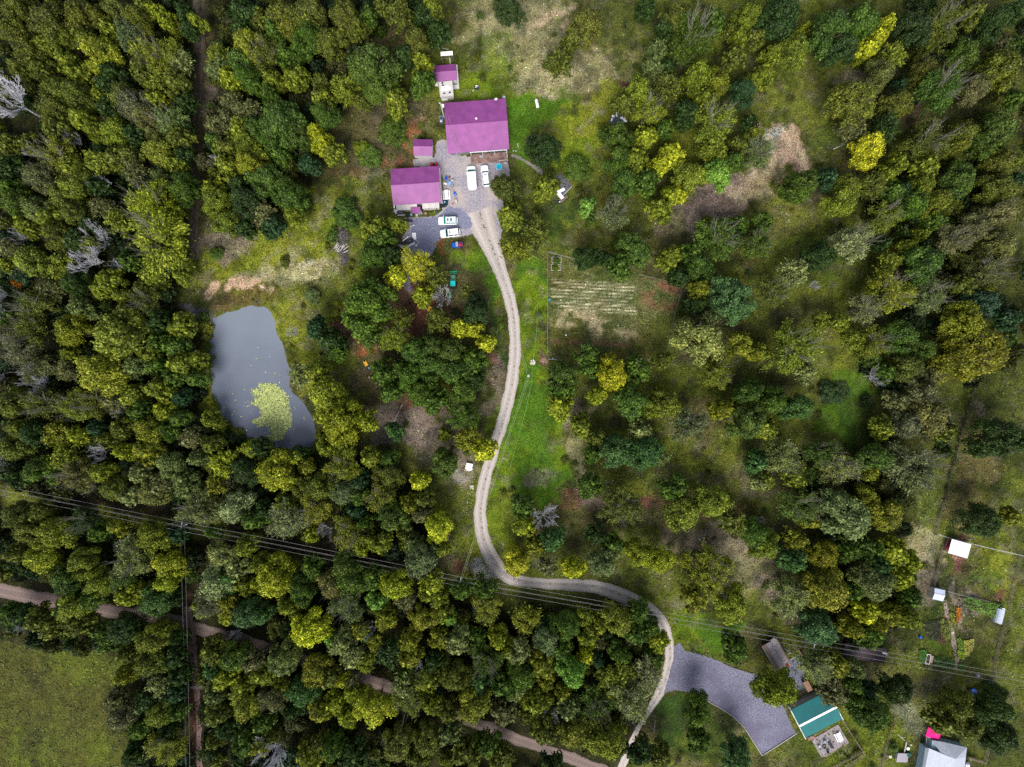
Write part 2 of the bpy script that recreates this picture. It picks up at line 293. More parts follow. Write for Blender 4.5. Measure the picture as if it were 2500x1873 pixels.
LAWN=(.055,.115,.008); LAWN2=(.1,.15,.008); YG=(.15,.165,.014); OLV=(.09,.105,.015); DOL=(.05,.06,.012); DRK=(.016,.016,.006)
LIT=(.075,.06,.03); RDB=(.11,.045,.035); RED_D=(.24,.085,.04); TAN=(.3,.26,.14); PST=(.34,.24,.165); LIL=(.17,.125,.11); SAND=(.42,.28,.19); GRV=(.3,.28,.31); DGREEN=(.03,.06,.01)
BLOBS = [  # centre x, y, radii x, y, turn, colour, strength, softness
(1150,60,140,75,0,TAN,.45,.5),(1090,15,80,60,0,TAN,.3,.5),(1270,150,130,60,0,TAN,.45,.6),(1180,160,60,40,0,TAN,.55,.5),(1340,40,110,70,0,DOL,.8,.5),(1260,80,40,30,0,RDB,.5,.5),(1345,190,22,16,0,RDB,.8,.4),(1180,45,45,9,-20,PST,.6,.4),(1210,75,10,30,10,PST,.5,.4),(1480,120,90,60,0,DOL,.6,.5),(1420,110,80,60,0,OLV,.7,.5),
(1020,180,60,40,0,LAWN2,.8,.6),(1060,130,40,60,0,LAWN2,.5,.6),(1130,205,80,35,0,LAWN2,.9,.6),(1185,245,75,50,0,LAWN,1,.5),(1120,290,30,60,0,LAWN,.95,.5),(1130,240,50,60,0,LAWN,.8,.5),(1240,290,60,60,0,YG,.75,.5),(1300,270,60,90,0,YG,.8,.5),(1270,390,70,60,0,OLV,.6,.5),(1240,340,40,40,0,LAWN2,.7,.5),
(760,280,90,70,0,LIT,.7,.5),(800,420,70,70,0,OLV,.6,.5),(700,440,70,60,0,YG,.45,.6),(740,510,60,50,0,LAWN2,.5,.6),(640,540,110,60,0,YG,.85,.5),(520,570,110,45,0,YG,.8,.5),(610,592,90,26,0,TAN,.7,.5),(480,520,60,30,0,LIL,.7,.5),(690,590,60,20,0,TAN,.5,.5),(560,500,90,22,0,OLV,.7,.5),(540,640,90,25,0,RDB,.4,.6),(470,620,40,40,0,LIT,.6,.5),
(650,700,45,100,-15,YG,.75,.5),(665,800,40,80,-12,YG,.65,.5),(700,720,40,60,0,OLV,.8,.5),(443,780,12,120,0,YG,.6,.5),(460,900,14,60,20,YG,.6,.5),(720,640,40,40,0,OLV,.6,.5),
(890,300,12,42,22,RED_D,.85,.4),(862,350,38,13,25,RED_D,.5,.6),(908,262,14,9,0,RED_D,.7,.5),(800,330,60,40,0,LIT,.7,.5),(860,250,60,50,0,LIT,.8,.5),(750,370,50,30,0,RDB,.5,.6),(840,380,50,20,0,LIL,.4,.6),(950,40,90,40,0,LIT,.6,.5),(860,100,60,40,0,LIT,.7,.5),
(893,655,60,45,25,RDB,.9,.5),(915,735,70,40,0,RDB,.9,.5),(950,690,60,40,0,RDB,.7,.5),(765,772,20,13,0,RED_D,.95,.5),(885,637,14,8,0,RED_D,.8,.5),(806,742,12,34,-10,RED_D,.7,.6),(755,725,26,30,0,RDB,.9,.5),(775,700,34,55,-20,RDB,.8,.5),(830,860,60,60,0,LIT,.8,.5),(826,800,60,30,0,LIT,.6,.5),
(860,930,80,50,0,LIL,.8,.5),(950,960,60,80,0,LIL,.5,.5),(1000,1010,50,60,0,LIL,.55,.5),(910,870,70,30,0,RDB,.6,.5),(1004,870,8,6,0,RED_D,.9,.5),(1065,830,16,90,8,LIL,.5,.6),(1050,780,20,40,0,RDB,.5,.5),(950,1040,60,50,0,OLV,.6,.5),(990,1100,30,60,0,OLV,.8,.5),(960,1190,30,50,0,LIL,.4,.5),(996,1228,13,9,0,RED_D,1,.3),(1045,1230,26,24,30,GRV,.7,.6),(990,1020,30,14,20,GRV,.5,.6),
(975,545,26,40,-20,LIT,.6,.5),(942,522,11,30,-5,RED_D,.7,.5),(1040,560,40,26,-25,LAWN,.9,.5),(1070,620,13,80,-12,LAWN,1,.4),(1000,600,60,40,0,LIT,.6,.5),(1040,680,35,60,0,LIT,.6,.5),(1010,560,40,20,-20,LAWN2,.7,.5),(1082,720,8,100,-4,DGREEN,.9,.5),(1070,900,10,70,15,LAWN2,.7,.5),
(1150,600,36,80,0,LAWN,1,.35),(1150,700,34,100,0,LAWN2,1,.35),(1150,800,40,70,0,LAWN2,1,.4),(1120,900,30,110,14,LAWN,1,.35),(1160,900,55,60,0,LAWN,.9,.5),(1150,1000,70,100,0,LAWN,1,.4),(1200,970,30,60,0,LAWN2,.7,.5),(1090,1030,30,90,10,LAWN2,.9,.5),(1110,1110,60,40,0,OLV,.7,.5),(1160,1040,40,20,0,LIL,.45,.5),(1080,1150,40,60,0,LAWN2,.6,.5),(1200,500,60,60,0,DGREEN,.8,.5),(1110,470,30,60,0,DGREEN,.7,.5),(1215,540,60,30,0,OLV,.6,.5),
(1258,950,20,60,3,TAN,.55,.5),(1256,1010,9,60,0,TAN,.6,.5),(1230,900,18,30,0,LIL,.6,.5),(1290,700,15,50,0,OLV,.5,.5),(1168,785,13,22,20,RDB,.9,.4),(1170,780,8,12,20,PST,.6,.5),
(1430,1110,90,50,0,LIT,.75,.5),(1300,1085,60,22,0,LIL,.7,.5),(1230,1090,30,20,0,RDB,.6,.5),(1408,1092,30,22,0,RDB,.7,.5),(1300,1130,70,40,0,LIT,.6,.5),(1560,1180,120,50,0,LIL,.6,.5),(1620,1240,90,60,30,TAN,.45,.6),(1680,1290,50,30,40,LIL,.7,.5),(1560,1100,80,20,0,RDB,.45,.5),(1620,1020,60,50,0,LIL,.35,.6),(1550,1000,60,40,0,YG,.5,.5),(1590,950,60,100,0,OLV,.6,.5),(1500,900,80,50,0,LIT,.45,.5),
(1550,430,110,42,-38,LIL,.9,.5),(1510,445,60,26,0,LIL,.8,.5),(1620,395,90,32,-30,PST,.5,.6),(1690,335,62,48,25,PST,1,.35),(1648,318,34,20,0,(.3,.3,.22),.6,.5),(1450,480,60,40,0,LIL,.5,.5),(1420,540,70,40,0,LIT,.5,.5),(1330,500,80,50,0,OLV,.6,.5),(1790,468,8,34,-28,TAN,.7,.4),(1765,420,20,30,0,LIL,.3,.5),
(1850,180,60,32,0,LIL,.5,.5),(1790,160,50,30,0,OLV,.7,.5),(1780,240,70,50,0,YG,.4,.6),(1720,250,60,50,0,OLV,.6,.5),(1810,300,70,40,0,DGREEN,.5,.5),(2000,260,30,25,0,RDB,.5,.6),(1830,540,70,60,0,DOL,.7,.5),(1850,640,90,80,0,OLV,.6,.5),(1960,540,60,50,0,OLV,.5,.5),(1760,560,60,50,0,DGREEN,.4,.5),
(1830,850,60,40,0,LAWN,.8,.5),(1810,910,50,35,0,LAWN,.8,.5),(1860,900,40,60,0,DGREEN,.6,.5),(1900,760,60,60,0,OLV,.6,.5),(1960,880,60,60,0,OLV,.6,.5),
(2060,930,30,110,12,(.085,.1,.016),.9,.4),(2030,1080,34,110,14,(.09,.11,.02),.9,.4),(2110,1060,60,150,0,(.1,.085,.03),.9,.4),(2170,1150,60,120,0,OLV,.8,.5),(1985,1180,42,50,0,TAN,.6,.5),(1990,1260,30,60,0,LIL,.5,.5),(2150,860,70,40,0,DOL,.7,.5),(2110,890,20,20,0,LIL,.4,.5),
(2080,1225,40,38,0,RDB,1,.4),(2070,1210,30,20,0,(.3,.17,.14),.7,.5),(2140,1215,50,50,0,YG,.65,.5),(2110,1240,30,30,0,DGREEN,.6,.5),(2165,1275,34,15,0,RDB,.8,.5),(2060,1290,30,30,0,LIT,.8,.5),(2060,1320,60,60,0,DGREEN,.45,.6),(2100,1340,60,60,0,LIT,.45,.6),(2075,1330,8,60,-18,LIL,.9,.4),(2040,1360,16,20,0,RDB,.7,.4),(2105,1315,22,14,0,LIL,.7,.5),(2190,1330,40,120,5,OLV,.8,.5),(2030,1400,30,20,0,LAWN,.5,.5),(2050,1440,110,40,10,OLV,.8,.5),(2000,1520,50,50,0,LIL,.35,.6),(2000,1570,40,60,0,OLV,.9,.4),(1990,1600,24,60,8,LIT,.5,.5),(1960,1560,26,30,0,GRV,.2,.6),
(1530,1370,70,36,10,LAWN,.95,.4),(1480,1350,40,40,0,LAWN2,.8,.5),(1600,1340,60,22,10,OLV,.7,.5),(1480,1320,40,20,0,LIL,.35,.6),(1470,1540,60,60,0,DGREEN,.9,.5),(1560,1600,90,60,0,(.04,.06,.01),.9,.5),(1630,1560,40,40,0,(.05,.06,.014),.9,.5),(1620,1570,18,22,0,TAN,.35,.6),(1750,1620,80,60,0,(.06,.075,.012),1,.4),(1850,1600,100,60,0,(.08,.1,.01),1,.4),(1900,1640,70,60,0,(.09,.11,.01),1,.4),(1640,1320,40,22,0,OLV,.7,.5),
(1210,1302,140,16,4,DOL,.8,.5),(1560,700,60,40,0,LIT,.5,.5),(1510,640,40,16,0,LIL,.4,.5),(1500,740,40,50,0,LIT,.6,.5),(1700,820,60,50,0,LIT,.5,.5),(430,1200,22,60,0,LIT,.8,.5),(250,1090,220,20,9,(.03,.018,.014),.9,.5),(700,1180,260,18,11,(.03,.018,.014),.9,.5),(440,60,30,60,0,LIT,.8,.5),(450,170,24,40,0,(.12,.1,.06),.7,.5),(455,210,22,22,0,LIL,.6,.5),(432,300,10,260,0,(.09,.07,.04),.8,.5)]
BLOBS += [(405,1450,14,260,-2,(.07,.035,.028),.85,.5)]
SHARP = [  # small patches of bare sand and stone, crisp
([T('E',*q) for q in [(1880,800),(1950,750),(2020,735),(2100,740),(2170,760),(2209,790),(2140,800),(2120,850),(1900,850)]], SAND),
([T('E',*q) for q in [(1780,790),(1850,800),(1830,860),(1790,900),(1760,945),(1720,935),(1735,860)]], SAND),
([T('F',*q) for q in [(40,820),(90,830),(150,790),(175,820),(150,865),(90,865)]], (.5,.36,.26)),
([T('F',*q) for q in [(370,650),(520,610),(520,640),(400,690)]], (.5,.45,.3)),
([T('E',*q) for q in [(1600,1060),(1680,1060),(1780,1110),(1830,1170),(1820,1200),(1760,1170),(1680,1110)]], (.36,.3,.27)),
([T('E',*q) for q in [(1500,980),(1600,960),(1700,1000),(1780,1060),(1840,1100),(1740,1110),(1620,1060)]], (.13,.12,.15))]
def lerpc(c, k, t):
    t = np.clip(t, 0, 1)[..., None]; return c*(1-t) + np.array(k)*t
VS = S*2500/2212
def albedo(x, y):
    x = np.asarray(x, float); y = np.asarray(y, float)
    wx = x + 9*(fbm(x, y, 9, 11)-.5) + 3.2*(fbm(x, y, 2.0, 21, 3)-.5); wy = y + 9*(fbm(x, y, 9, 31)-.5) + 3.2*(fbm(x, y, 2.0, 41, 3)-.5)
    c = np.zeros(x.shape+(3,)) + np.array(OLV)
    c = lerpc(c, DOL, sstep(.4, .65, fbm(x, y, 22, 51))); c = lerpc(c, LIT, .6*sstep(.5, .7, fbm(x, y, 13, 61)))
    c = lerpc(c, YG, .35*sstep(.5, .72, fbm(x, y, 8, 71)))
    right = sstep(90, 125, x); c = lerpc(c, DOL, .5*right)
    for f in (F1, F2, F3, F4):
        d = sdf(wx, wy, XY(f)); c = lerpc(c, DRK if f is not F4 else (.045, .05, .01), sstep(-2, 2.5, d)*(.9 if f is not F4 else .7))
    d = sdf(wx, wy, XY(FIELD)); fc = lerpc(np.zeros(x.shape+(3,))+np.array((.06, .062, .013)), (.075, .09, .012), sstep(.4, .65, fbm(x, y, 12, 81)))
    fc = lerpc(fc, (.034, .032, .012), .7*sstep(.5, .7, fbm(x, y, 7, 91)))
    t = sstep(-2, 2, d)[..., None]; c = c*(1-t)+fc*t
    for cx, cy, rx, ry, a, col, st, so_ in BLOBS:
        q = V(cx, cy); rx *= VS; ry *= VS; dx = wx-q.x; dy = -(wy-q.y); ca, sa = math.cos(R_(a)), math.sin(R_(a))
        u = (dx*ca+dy*sa)/rx; v = (-dx*sa+dy*ca)/ry; r = np.sqrt(u*u+v*v)
        m = np.abs(r) < 1.8
        if not m.any(): continue
        nn = 1.5*(fbm(x, y, 3.6, int(cx) % 97, 5)-.5); so_ *= .6
        tt = (1-sstep(1-so_, 1+so_*.6, r+nn))*st; c = lerpc(c, col, tt)
    # dry mottling over the open grass
    inf = sstep(-2, 2, d); lw = sstep(1.4, 2.0, c[..., 1]/(c[..., 0]+.001)); inf0 = sstep(-2, 2, sdf(x, y, XY(FIELD)))
    m = sstep(.56, .72, fbm(x, y, 2.2, 101, 3))*.5*(1-.9*inf0)*(1-.75*lw); c = lerpc(c, c.mean(axis=-1)[..., None]*np.array((1.6, 1.45, .9)), m)
    for pts, col in SHARP:
        d = sdf(x+2.4*(fbm(x, y, 1.8, 5)-.5), y+2.4*(fbm(x, y, 1.8, 15)-.5), XY(pts)); c = lerpc(c, col, sstep(-.45, .4, d)*(.35+.65*sstep(.3, .6, fbm(x, y, 1.1, 8))))
    # kitchen garden: soil and straw rows
    G = XY(GARDEN); d = sdf(x, y, G); ins = sstep(-.2, .4, d)
    g = lerpc(np.zeros(x.shape+(3,))+np.array((.055, .07, .018)), (.095, .1, .035), sstep(.4, .62, fbm(x, y, 4, 111)))
    g = lerpc(g, (.08, .08, .018), sstep(.45, .7, fbm(x, y, 6, 121)))
    a = T('G', 360, 0); b = T('G', 1085, 0)
    u = np.clip((x-a.x)/(b.x-a.x), -.5, 1.8)
    vv = (936.5*S-y)/S; vt = (vv-460)*3.4516          # tile y
    for k, (y0, x0, x1, s_) in enumerate([(765,0,.9,.35),(790,.03,1,.8),(818,.1,1,.8),(850,0,.95,.8),(878,0,.95,.5),(908,0,.9,.7),(938,.1,.95,.5),(958,0,1,.7),(985,.1,1,.9),(1010,.2,1,.45)]):
        line = y0 + 50*u; w = 5.5
        t = np.exp(-((vt-line)/w)**2)*sstep(x0-.02, x0+.02, u)*(1-sstep(x1-.02, x1+.02, u))*s_*(.35+.9*fbm(x, y, 1.3, 131+k))
        g = lerpc(g, (.55, .5, .33), t)
    for y0, hh, x0, x1, s_ in [(1035,30,.1,.52,.55),(1080,20,.3,.55,.7),(1130,45,0,.7,.5),(1200,50,.45,1,.45)]:
        t = np.exp(-((vt-(y0+35*u))/hh)**2)*sstep(x0-.08, x0+.08, u)*(1-sstep(x1-.08, x1+.08, u))*s_*sstep(.35, .6, fbm(x, y, 1.6, 151))
        g = lerpc(g, (.5, .4, .25), t)
    t = np.exp(-((vt-(1285+38*u))/20)**2)*sstep(-.02, .06, u)*(1-sstep(.85, 1, u)); g = lerpc(g, (.15, .075, .05), t*.8*sstep(.3, .6, fbm(x, y, 2, 7)))
    for k in range(4):
        t = np.exp(-((vt-(1195+k*24+45*u))/6)**2)*sstep(.1, .2, u)*(1-sstep(.8, .9, u)); g = lerpc(g, (.045, .045, .012), t*.7)
    rd = sstep(1.0, 1.15, u)*(1-sstep(950, 1060, vt)); g = lerpc(g, (.17, .07, .045), rd*.8*sstep(.4, .65, fbm(x, y, 3, 161)))
    g = lerpc(g, (.07, .085, .015), sstep(1.12, 1.25, u)*sstep(1050, 1120, vt)*.8)
    c = c*(1-ins[..., None]) + g*ins[..., None]
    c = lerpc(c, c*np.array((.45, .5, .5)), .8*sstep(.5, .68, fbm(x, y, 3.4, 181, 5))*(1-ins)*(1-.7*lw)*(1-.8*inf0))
    return c*(.5+1.0*fbm(x, y, 1.1, 171, 3))[..., None]

def axis(lo, hi, st, far):
    a = list(np.arange(lo, hi+.001, st)); e = st; p = hi
    while p < far: e *= 1.35; p += e; a.append(p)
    e = st; p = lo
    while p > -far: e *= 1.35; p -= e; a.insert(0, p)
    return np.array(a)
gx = axis(-148, 148, .4, 1500); gy = axis(-112, 112, .4, 1500)
X, Y = np.meshgrid(gx, gy); nx, ny = len(gx), len(gy)
near = (np.abs(X) < 170) & (np.abs(Y) < 130)
Zg = np.zeros(X.shape)
pd = sdf(X, Y, POND) + 1.3*(fbm(X, Y, 3.0, 501)-.5); Zg -= 1.4*sstep(-.9, 3.0, pd)
mo = V(1690, 340); Zg += .9*np.exp(-(((X-mo.x)/6.5)**2+((Y-mo.y)/5)**2))
idx = (np.arange(ny-1)[:, None]*nx + np.arange(nx-1)[None, :]).ravel()
faces = np.stack([idx, idx+1, idx+nx+1, idx+nx], 1)
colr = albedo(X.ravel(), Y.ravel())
m = bpy.data.materials.new('earth'); m.use_nodes = True; n, l = m.node_tree.nodes, m.node_tree.links
b = n['Principled BSDF']; b.inputs['Roughness'].default_value = .95; b.inputs['Specular IOR Level'].default_value = .1
f1 = noise(n, l, 2.6, 8, .75); f2 = noise(n, l, .35, 4)
k = n.new('ShaderNodeMapRange'); k.inputs[1].default_value = .38; k.inputs[2].default_value = .62; k.inputs[3].default_value = .35; k.inputs[4].default_value = 1.75; l.new(f1, k.inputs[0])
c0 = mixc(n, l, 1.0, attr(n, 'col').outputs['Color'], k.outputs[0], 'MULTIPLY')
hh = n.new('ShaderNodeHueSaturation'); l.new(c0, hh.inputs['Color']); mr = n.new('ShaderNodeMapRange'); mr.inputs[3].default_value = .47; mr.inputs[4].default_value = .53; l.new(f2, mr.inputs[0]); l.new(mr.outputs[0], hh.inputs['Hue'])
l.new(hh.outputs[0], b.inputs['Base Color'])
bp = n.new('ShaderNodeBump'); bp.inputs['Strength'].default_value = .8; bp.inputs['Distance'].default_value = .25; l.new(f1, bp.inputs['Height']); l.new(bp.outputs[0], b.inputs['Normal'])
EARTH = m
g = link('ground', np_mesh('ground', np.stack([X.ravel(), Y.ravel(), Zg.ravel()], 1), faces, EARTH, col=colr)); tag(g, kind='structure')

# pond water
m = bpy.data.materials.new('pond_water'); m.use_nodes = True; n, l = m.node_tree.nodes, m.node_tree.links; b = n['Principled BSDF']
f = noise(n, l, .06, 3); tcp = n.new('ShaderNodeTexCoord'); spx = n.new('ShaderNodeSeparateXYZ'); l.new(tcp.outputs['Object'], spx.inputs[0])
mrp = n.new('ShaderNodeMapRange'); mrp.inputs[1].default_value = -18; mrp.inputs[2].default_value = 20; l.new(spx.outputs[1], mrp.inputs[0])   # silt carried in at the dam end
silt = math_node(n, l, 'ADD', mrp.outputs[0], math_node(n, l, 'MULTIPLY', math_node(n, l, 'SUBTRACT', f, .5), .9))
l.new(ramp2(n, l, silt, (.085, .1, .14), (.16, .185, .225), .1, .95), b.inputs['Base Color'])
b.inputs['Roughness'].default_value = .18; b.inputs['Specular IOR Level'].default_value = .35
bp = n.new('ShaderNodeBump'); bp.inputs['Strength'].default_value = .06; l.new(noise(n, l, 4, 3), bp.inputs['Height']); l.new(bp.outputs[0], b.inputs['Normal'])
cp = V(565, 810); big = [(cp.x+(p[0]-cp.x)*1.1, cp.y+(p[1]-cp.y)*1.08) for p in POND]
sheet('pond_water', big, -.22, m)

def ribbon(name, cl, z, m, tile=None, ed=.22, seed=3, step=.5):
    pts = []
    for q in cl:
        if tile: p = T(q[0], q[1], q[2]); w = q[3]/2*.3007/2.9*2.9/10
        else: p = V(q[0], q[1]); w = q[2]*VS
        pts.append((p.x, p.y, w))
    out = []                                     # Catmull-Rom
    for i in range(len(pts)-1):
        p0 = pts[max(i-1, 0)]; p1 = pts[i]; p2 = pts[i+1]; p3 = pts[min(i+2, len(pts)-1)]
        L = math.hypot(p2[0]-p1[0], p2[1]-p1[1]); k = max(2, int(L/step))
        for j in range(k):
            t = j/k; out.append(tuple(.5*((2*p1[d])+(-p0[d]+p2[d])*t+(2*p0[d]-5*p1[d]+4*p2[d]-p3[d])*t*t+(-p0[d]+3*p1[d]-3*p2[d]+p3[d])*t**3) for d in range(3)))
    rs = random.Random(seed); mb = MB(); us = []; A = (-1, -.5, 0, .5, 1); s = 0
    for i, (x, y, w) in enumerate(out):
        a = out[max(i-1, 0)]; c = out[min(i+1, len(out)-1)]; d = Vector((c[0]-a[0], c[1]-a[1])).normalized(); nn = Vector((-d.y, d.x))
        if i: s += math.hypot(x-out[i-1][0], y-out[i-1][1])
        for k in A:
            ww = w*k + (k*ed*(3.2*(float(fbm(np.array(x), np.array(y), 2.6, 401+seed+k, 4))-.5)+rs.uniform(-.25, .25)) if abs(k) == 1 else 0); mb.v.append((x+nn.x*ww, y+nn.y*ww, z)); us.append((k, s/10, 0))
    for i in range(len(out)-1):
        for k in range(4):
            q = i*5+k; mb.f.append((q+5, q, q+1, q+6)[::-1])
    o = mb.obj(name, m); a = o.data.attributes.new('lane', 'FLOAT_VECTOR', 'POINT'); a.data.foreach_set('vector', np.array(us, np.float32).ravel())
    return tag(o, kind='structure'), out
def lane_mat(name, c0, c1, weed, wheel, wt=.5, sc=3.0):
    m = bpy.data.materials.new(name); m.use_nodes = True; n, l = m.node_tree.nodes, m.node_tree.links; b = n['Principled BSDF']
    b.inputs['Roughness'].default_value = .95; b.inputs['Specular IOR Level'].default_value = .1
    sp = n.new('ShaderNodeSeparateXYZ'); l.new(attr(n, 'lane').outputs['Vector'], sp.inputs[0])
    ab = math_node(n, l, 'ABSOLUTE', sp.outputs[0], None)
    base = ramp2(n, l, noise(n, l, sc, 8, .8), c0, c1, .4, .6)
    base = mixc(n, l, math_node(n, l, 'MULTIPLY', ramp2(n, l, noise(n, l, .25, 3), (0, 0, 0), (1, 1, 1), .4, .7), .5), base, wheel)
    wt_ = math_node(n, l, 'SUBTRACT', 1.0, math_node(n, l, 'MULTIPLY', math_node(n, l, 'ABSOLUTE', math_node(n, l, 'SUBTRACT', ab, .5), None), 4.0), True)
    base = mixc(n, l, math_node(n, l, 'MULTIPLY', wt_, .28), base, c1)
    base = mixc(n, l, math_node(n, l, 'MULTIPLY', math_node(n, l, 'SUBTRACT', 1.0, wt_, True), .22), base, tuple(v*.5 for v in c0))
    # weeds on the crown of the lane and creeping in from the verges
    mid = math_node(n, l, 'SUBTRACT', 1.0, math_node(n, l, 'MULTIPLY', math_node(n, l, 'ABSOLUTE', math_node(n, l, 'SUBTRACT', sp.outputs[0], .08), None), 4.5), True)
    w = math_node(n, l, 'MULTIPLY', mid, ramp2(n, l, noise(n, l, 1.3, 6, .75), (0, 0, 0), (1, 1, 1), wt, wt+.08))
    e = math_node(n, l, 'MULTIPLY', math_node(n, l, 'SUBTRACT', ab, .82), 5.0, True)
    e = math_node(n, l, 'MULTIPLY', e, ramp2(n, l, noise(n, l, 2.0, 6, .75), (0, 0, 0), (1, 1, 1), .45, .6))
    t = math_node(n, l, 'MAXIMUM', w, e)
    l.new(mixc(n, l, t, base, weed), b.inputs['Base Color'])
    bp = n.new('ShaderNodeBump'); bp.inputs['Strength'].default_value = .4; bp.inputs['Distance'].default_value = .08; l.new(noise(n, l, 6, 6), bp.inputs['Height']); l.new(bp.outputs[0], b.inputs['Normal'])
    return m
ribbon('dirt_road', ROAD, .006, lane_mat('dirt_road', (.12, .09, .08), (.26, .2, .18), (.06, .045, .03), (.19, .14, .125), .8), True, .35)
ribbon('track', TRACK, .006, lane_mat('forest_track', (.08, .06, .045), (.16, .125, .1), (.04, .045, .012), (.08, .06, .045), .5), None, .4, 5)
ribbon('lane', LANE, .010, lane_mat('forest_lane', (.13, .075, .07), (.24, .16, .15), (.05, .05, .015), (.14, .09, .08), .7), None, .3, 6)
_, DRV = ribbon('driveway', DRIVE, .014, lane_mat('driveway_gravel', (.32, .285, .265), (.56, .505, .47), (.065, .065, .03), (.42, .37, .34), .5), None, .2, 7)
def gravel(name, c0, c1, sp, sc=2.2, patch=None):
    m = bpy.data.materials.new(name); m.use_nodes = True; n, l = m.node_tree.nodes, m.node_tree.links; b = n['Principled BSDF']
    b.inputs['Roughness'].default_value = .9; b.inputs['Specular IOR Level'].default_value = .15
    base = ramp2(n, l, noise(n, l, sc, 10, .85), c0, c1, .42, .58)
    base = mixc(n, l, ramp2(n, l, noise(n, l, sc*2.2, 8, .8), (0, 0, 0), (1, 1, 1), .56, .6), base, sp)
    if patch: base = mixc(n, l, ramp2(n, l, noise(n, l, .14, 5), (0, 0, 0), (.8, .8, .8), .45, .62), base, patch)
    l.new(base, b.inputs['Base Color'])
    bp = n.new('ShaderNodeBump'); bp.inputs['Strength'].default_value = .5; bp.inputs['Distance'].default_value = .06; l.new(noise(n, l, 5, 6), bp.inputs['Height']); l.new(bp.outputs[0], b.inputs['Normal'])
    return m
sheet('gravel_yard', jit(XY(PARK), .5, .25, 2), .008, gravel('yard_gravel', (.17, .16, .2), (.38, .35, .38), (.1, .1, .14), 2.0, (.4, .34, .31)))
sheet('gravel_parking', jit(XY(smooth_poly(DARKG, 1)), .5, .28, 3), .019, gravel('dark_yard_gravel', (.09, .1, .16), (.22, .23, .32), (.36, .34, .38), 2.4))
sheet('gravel_pad', jit(XY(PAD), .6, .12, 4), .022, gravel('blue_gravel', (.065, .067, .1), (.21, .21, .29), (.42, .41, .46), 2.6, (.11, .1, .15)))
sheet('gravel_path', jit([T('C', *q) for q in [(25,1300),(95,1315),(170,1360),(250,1400),(300,1445),(285,1475),(230,1430),(150,1375),(80,1335),(20,1322)]], .5, .15, 5), .016, gravel('path_gravel', (.14, .13, .11), (.28, .26, .23), (.1, .1, .05)))
sheet('gravel_corner', jit([T('C', *q) for q in [(395,1480),(440,1460),(500,1510),(540,1570),(480,1640),(430,1657),(400,1600)]], .5, .1, 6), .012, gravel('slate_gravel', (.06, .06, .075), (.13, .13, .16), (.2, .2, .22)))
sheet('gravel_barn_yard', jit([T('P', *q) for q in [(200,820),(240,740),(310,710),(360,800),(350,930),(420,1010),(300,1010),(220,900)]], .5, .12, 7), .012, gravel('barn_gravel', (.06, .065, .1), (.16, .17, .24), (.25, .25, .28)))
sheet('gravel_strip', jit([T('F', *q) for q in [(1240,740),(1300,720),(1320,800),(1340,880),(1270,860)]], .5, .12, 8), .012, gravel('strip_gravel', (.07, .07, .1), (.17, .17, .22), (.25, .25, .28)))
sheet('path', jit([T('P', *q) for q in [(1530,250),(1555,250),(1580,400),(1620,500),(1640,620),(1670,740),(1650,830),(1625,830),(1625,740),(1600,620),(1590,480),(1545,380)]], .5, .1, 9), .012, gravel('garden_path', (.16, .12, .1), (.32, .26, .21), (.2, .15, .1)))

# low growth: tufts standing on the ground, coloured like the cover they grow from
rs = np.random.RandomState(5)
NT = 260000
tx = rs.uniform(-142, 142, NT); ty = rs.uniform(-108, 108, NT)
dens = .35+.65*sstep(.4, .65, fbm(tx, ty, 5, 201)); keep = rs.rand(NT) < dens
keep &= sdf(tx, ty, POND) < -.3
for poly in (PARK, PAD): keep &= ~inpoly(tx, ty, XY(poly))
keep &= segdist(tx, ty, [(p[0], p[1]) for p in DRV][::6], False) > 1.9
rd = [T(*q[:3]) for q in ROAD]; keep &= segdist(tx, ty, XY(rd), False) > 3.0
tx, ty = tx[keep], ty[keep]; nt = len(tx)
tc = albedo(tx, ty)*(.35+1.5*rs.rand(nt, 1)**1.5); tc[:, 1] *= 1+.25*rs.rand(nt)
lawn = tc[:, 1]/(tc[:, 0]+.001) > 1.5
sz = np.where(lawn, rs.uniform(.05, .12, nt), rs.uniform(.08, .3, nt)); hgt = sz*np.where(lawn, .5, rs.uniform(.5, 1.6, nt))
def quads(cx, cy, cz, nrm, a, asp, rs, tang=None):
    n_ = len(cx); nrm = nrm/np.linalg.norm(nrm, axis=1)[:, None]
    t = rs.normal(size=(n_, 3)) if tang is None else tang
    t = t - (t*nrm).sum(1)[:, None]*nrm; t /= np.linalg.norm(t, axis=1)[:, None]+1e-9
    u = np.cross(nrm, t); c = np.stack([cx, cy, cz], 1); a = a[:, None]
    v = np.empty((n_, 4, 3)); v[:, 0] = c-t*a; v[:, 1] = c+u*a*asp; v[:, 2] = c+t*a; v[:, 3] = c-u*a*asp
    return v.reshape(-1, 3), np.arange(n_*4).reshape(-1, 4)
nr = rs.normal(size=(nt, 3))*.6; nr[:, 2] = np.abs(nr[:, 2])+.7
v, f = quads(tx, ty, hgt*.6+.02, nr, sz, .6, rs)
tag(link('ground_cover', np_mesh('ground_cover', v, f, LEAFC, tone=np.repeat(rs.rand(nt)*.6+.2, 4), col=np.repeat(tc, 4, 0))), 'low tufts of grass and weeds all over the open ground', 'grass', kind='stuff')
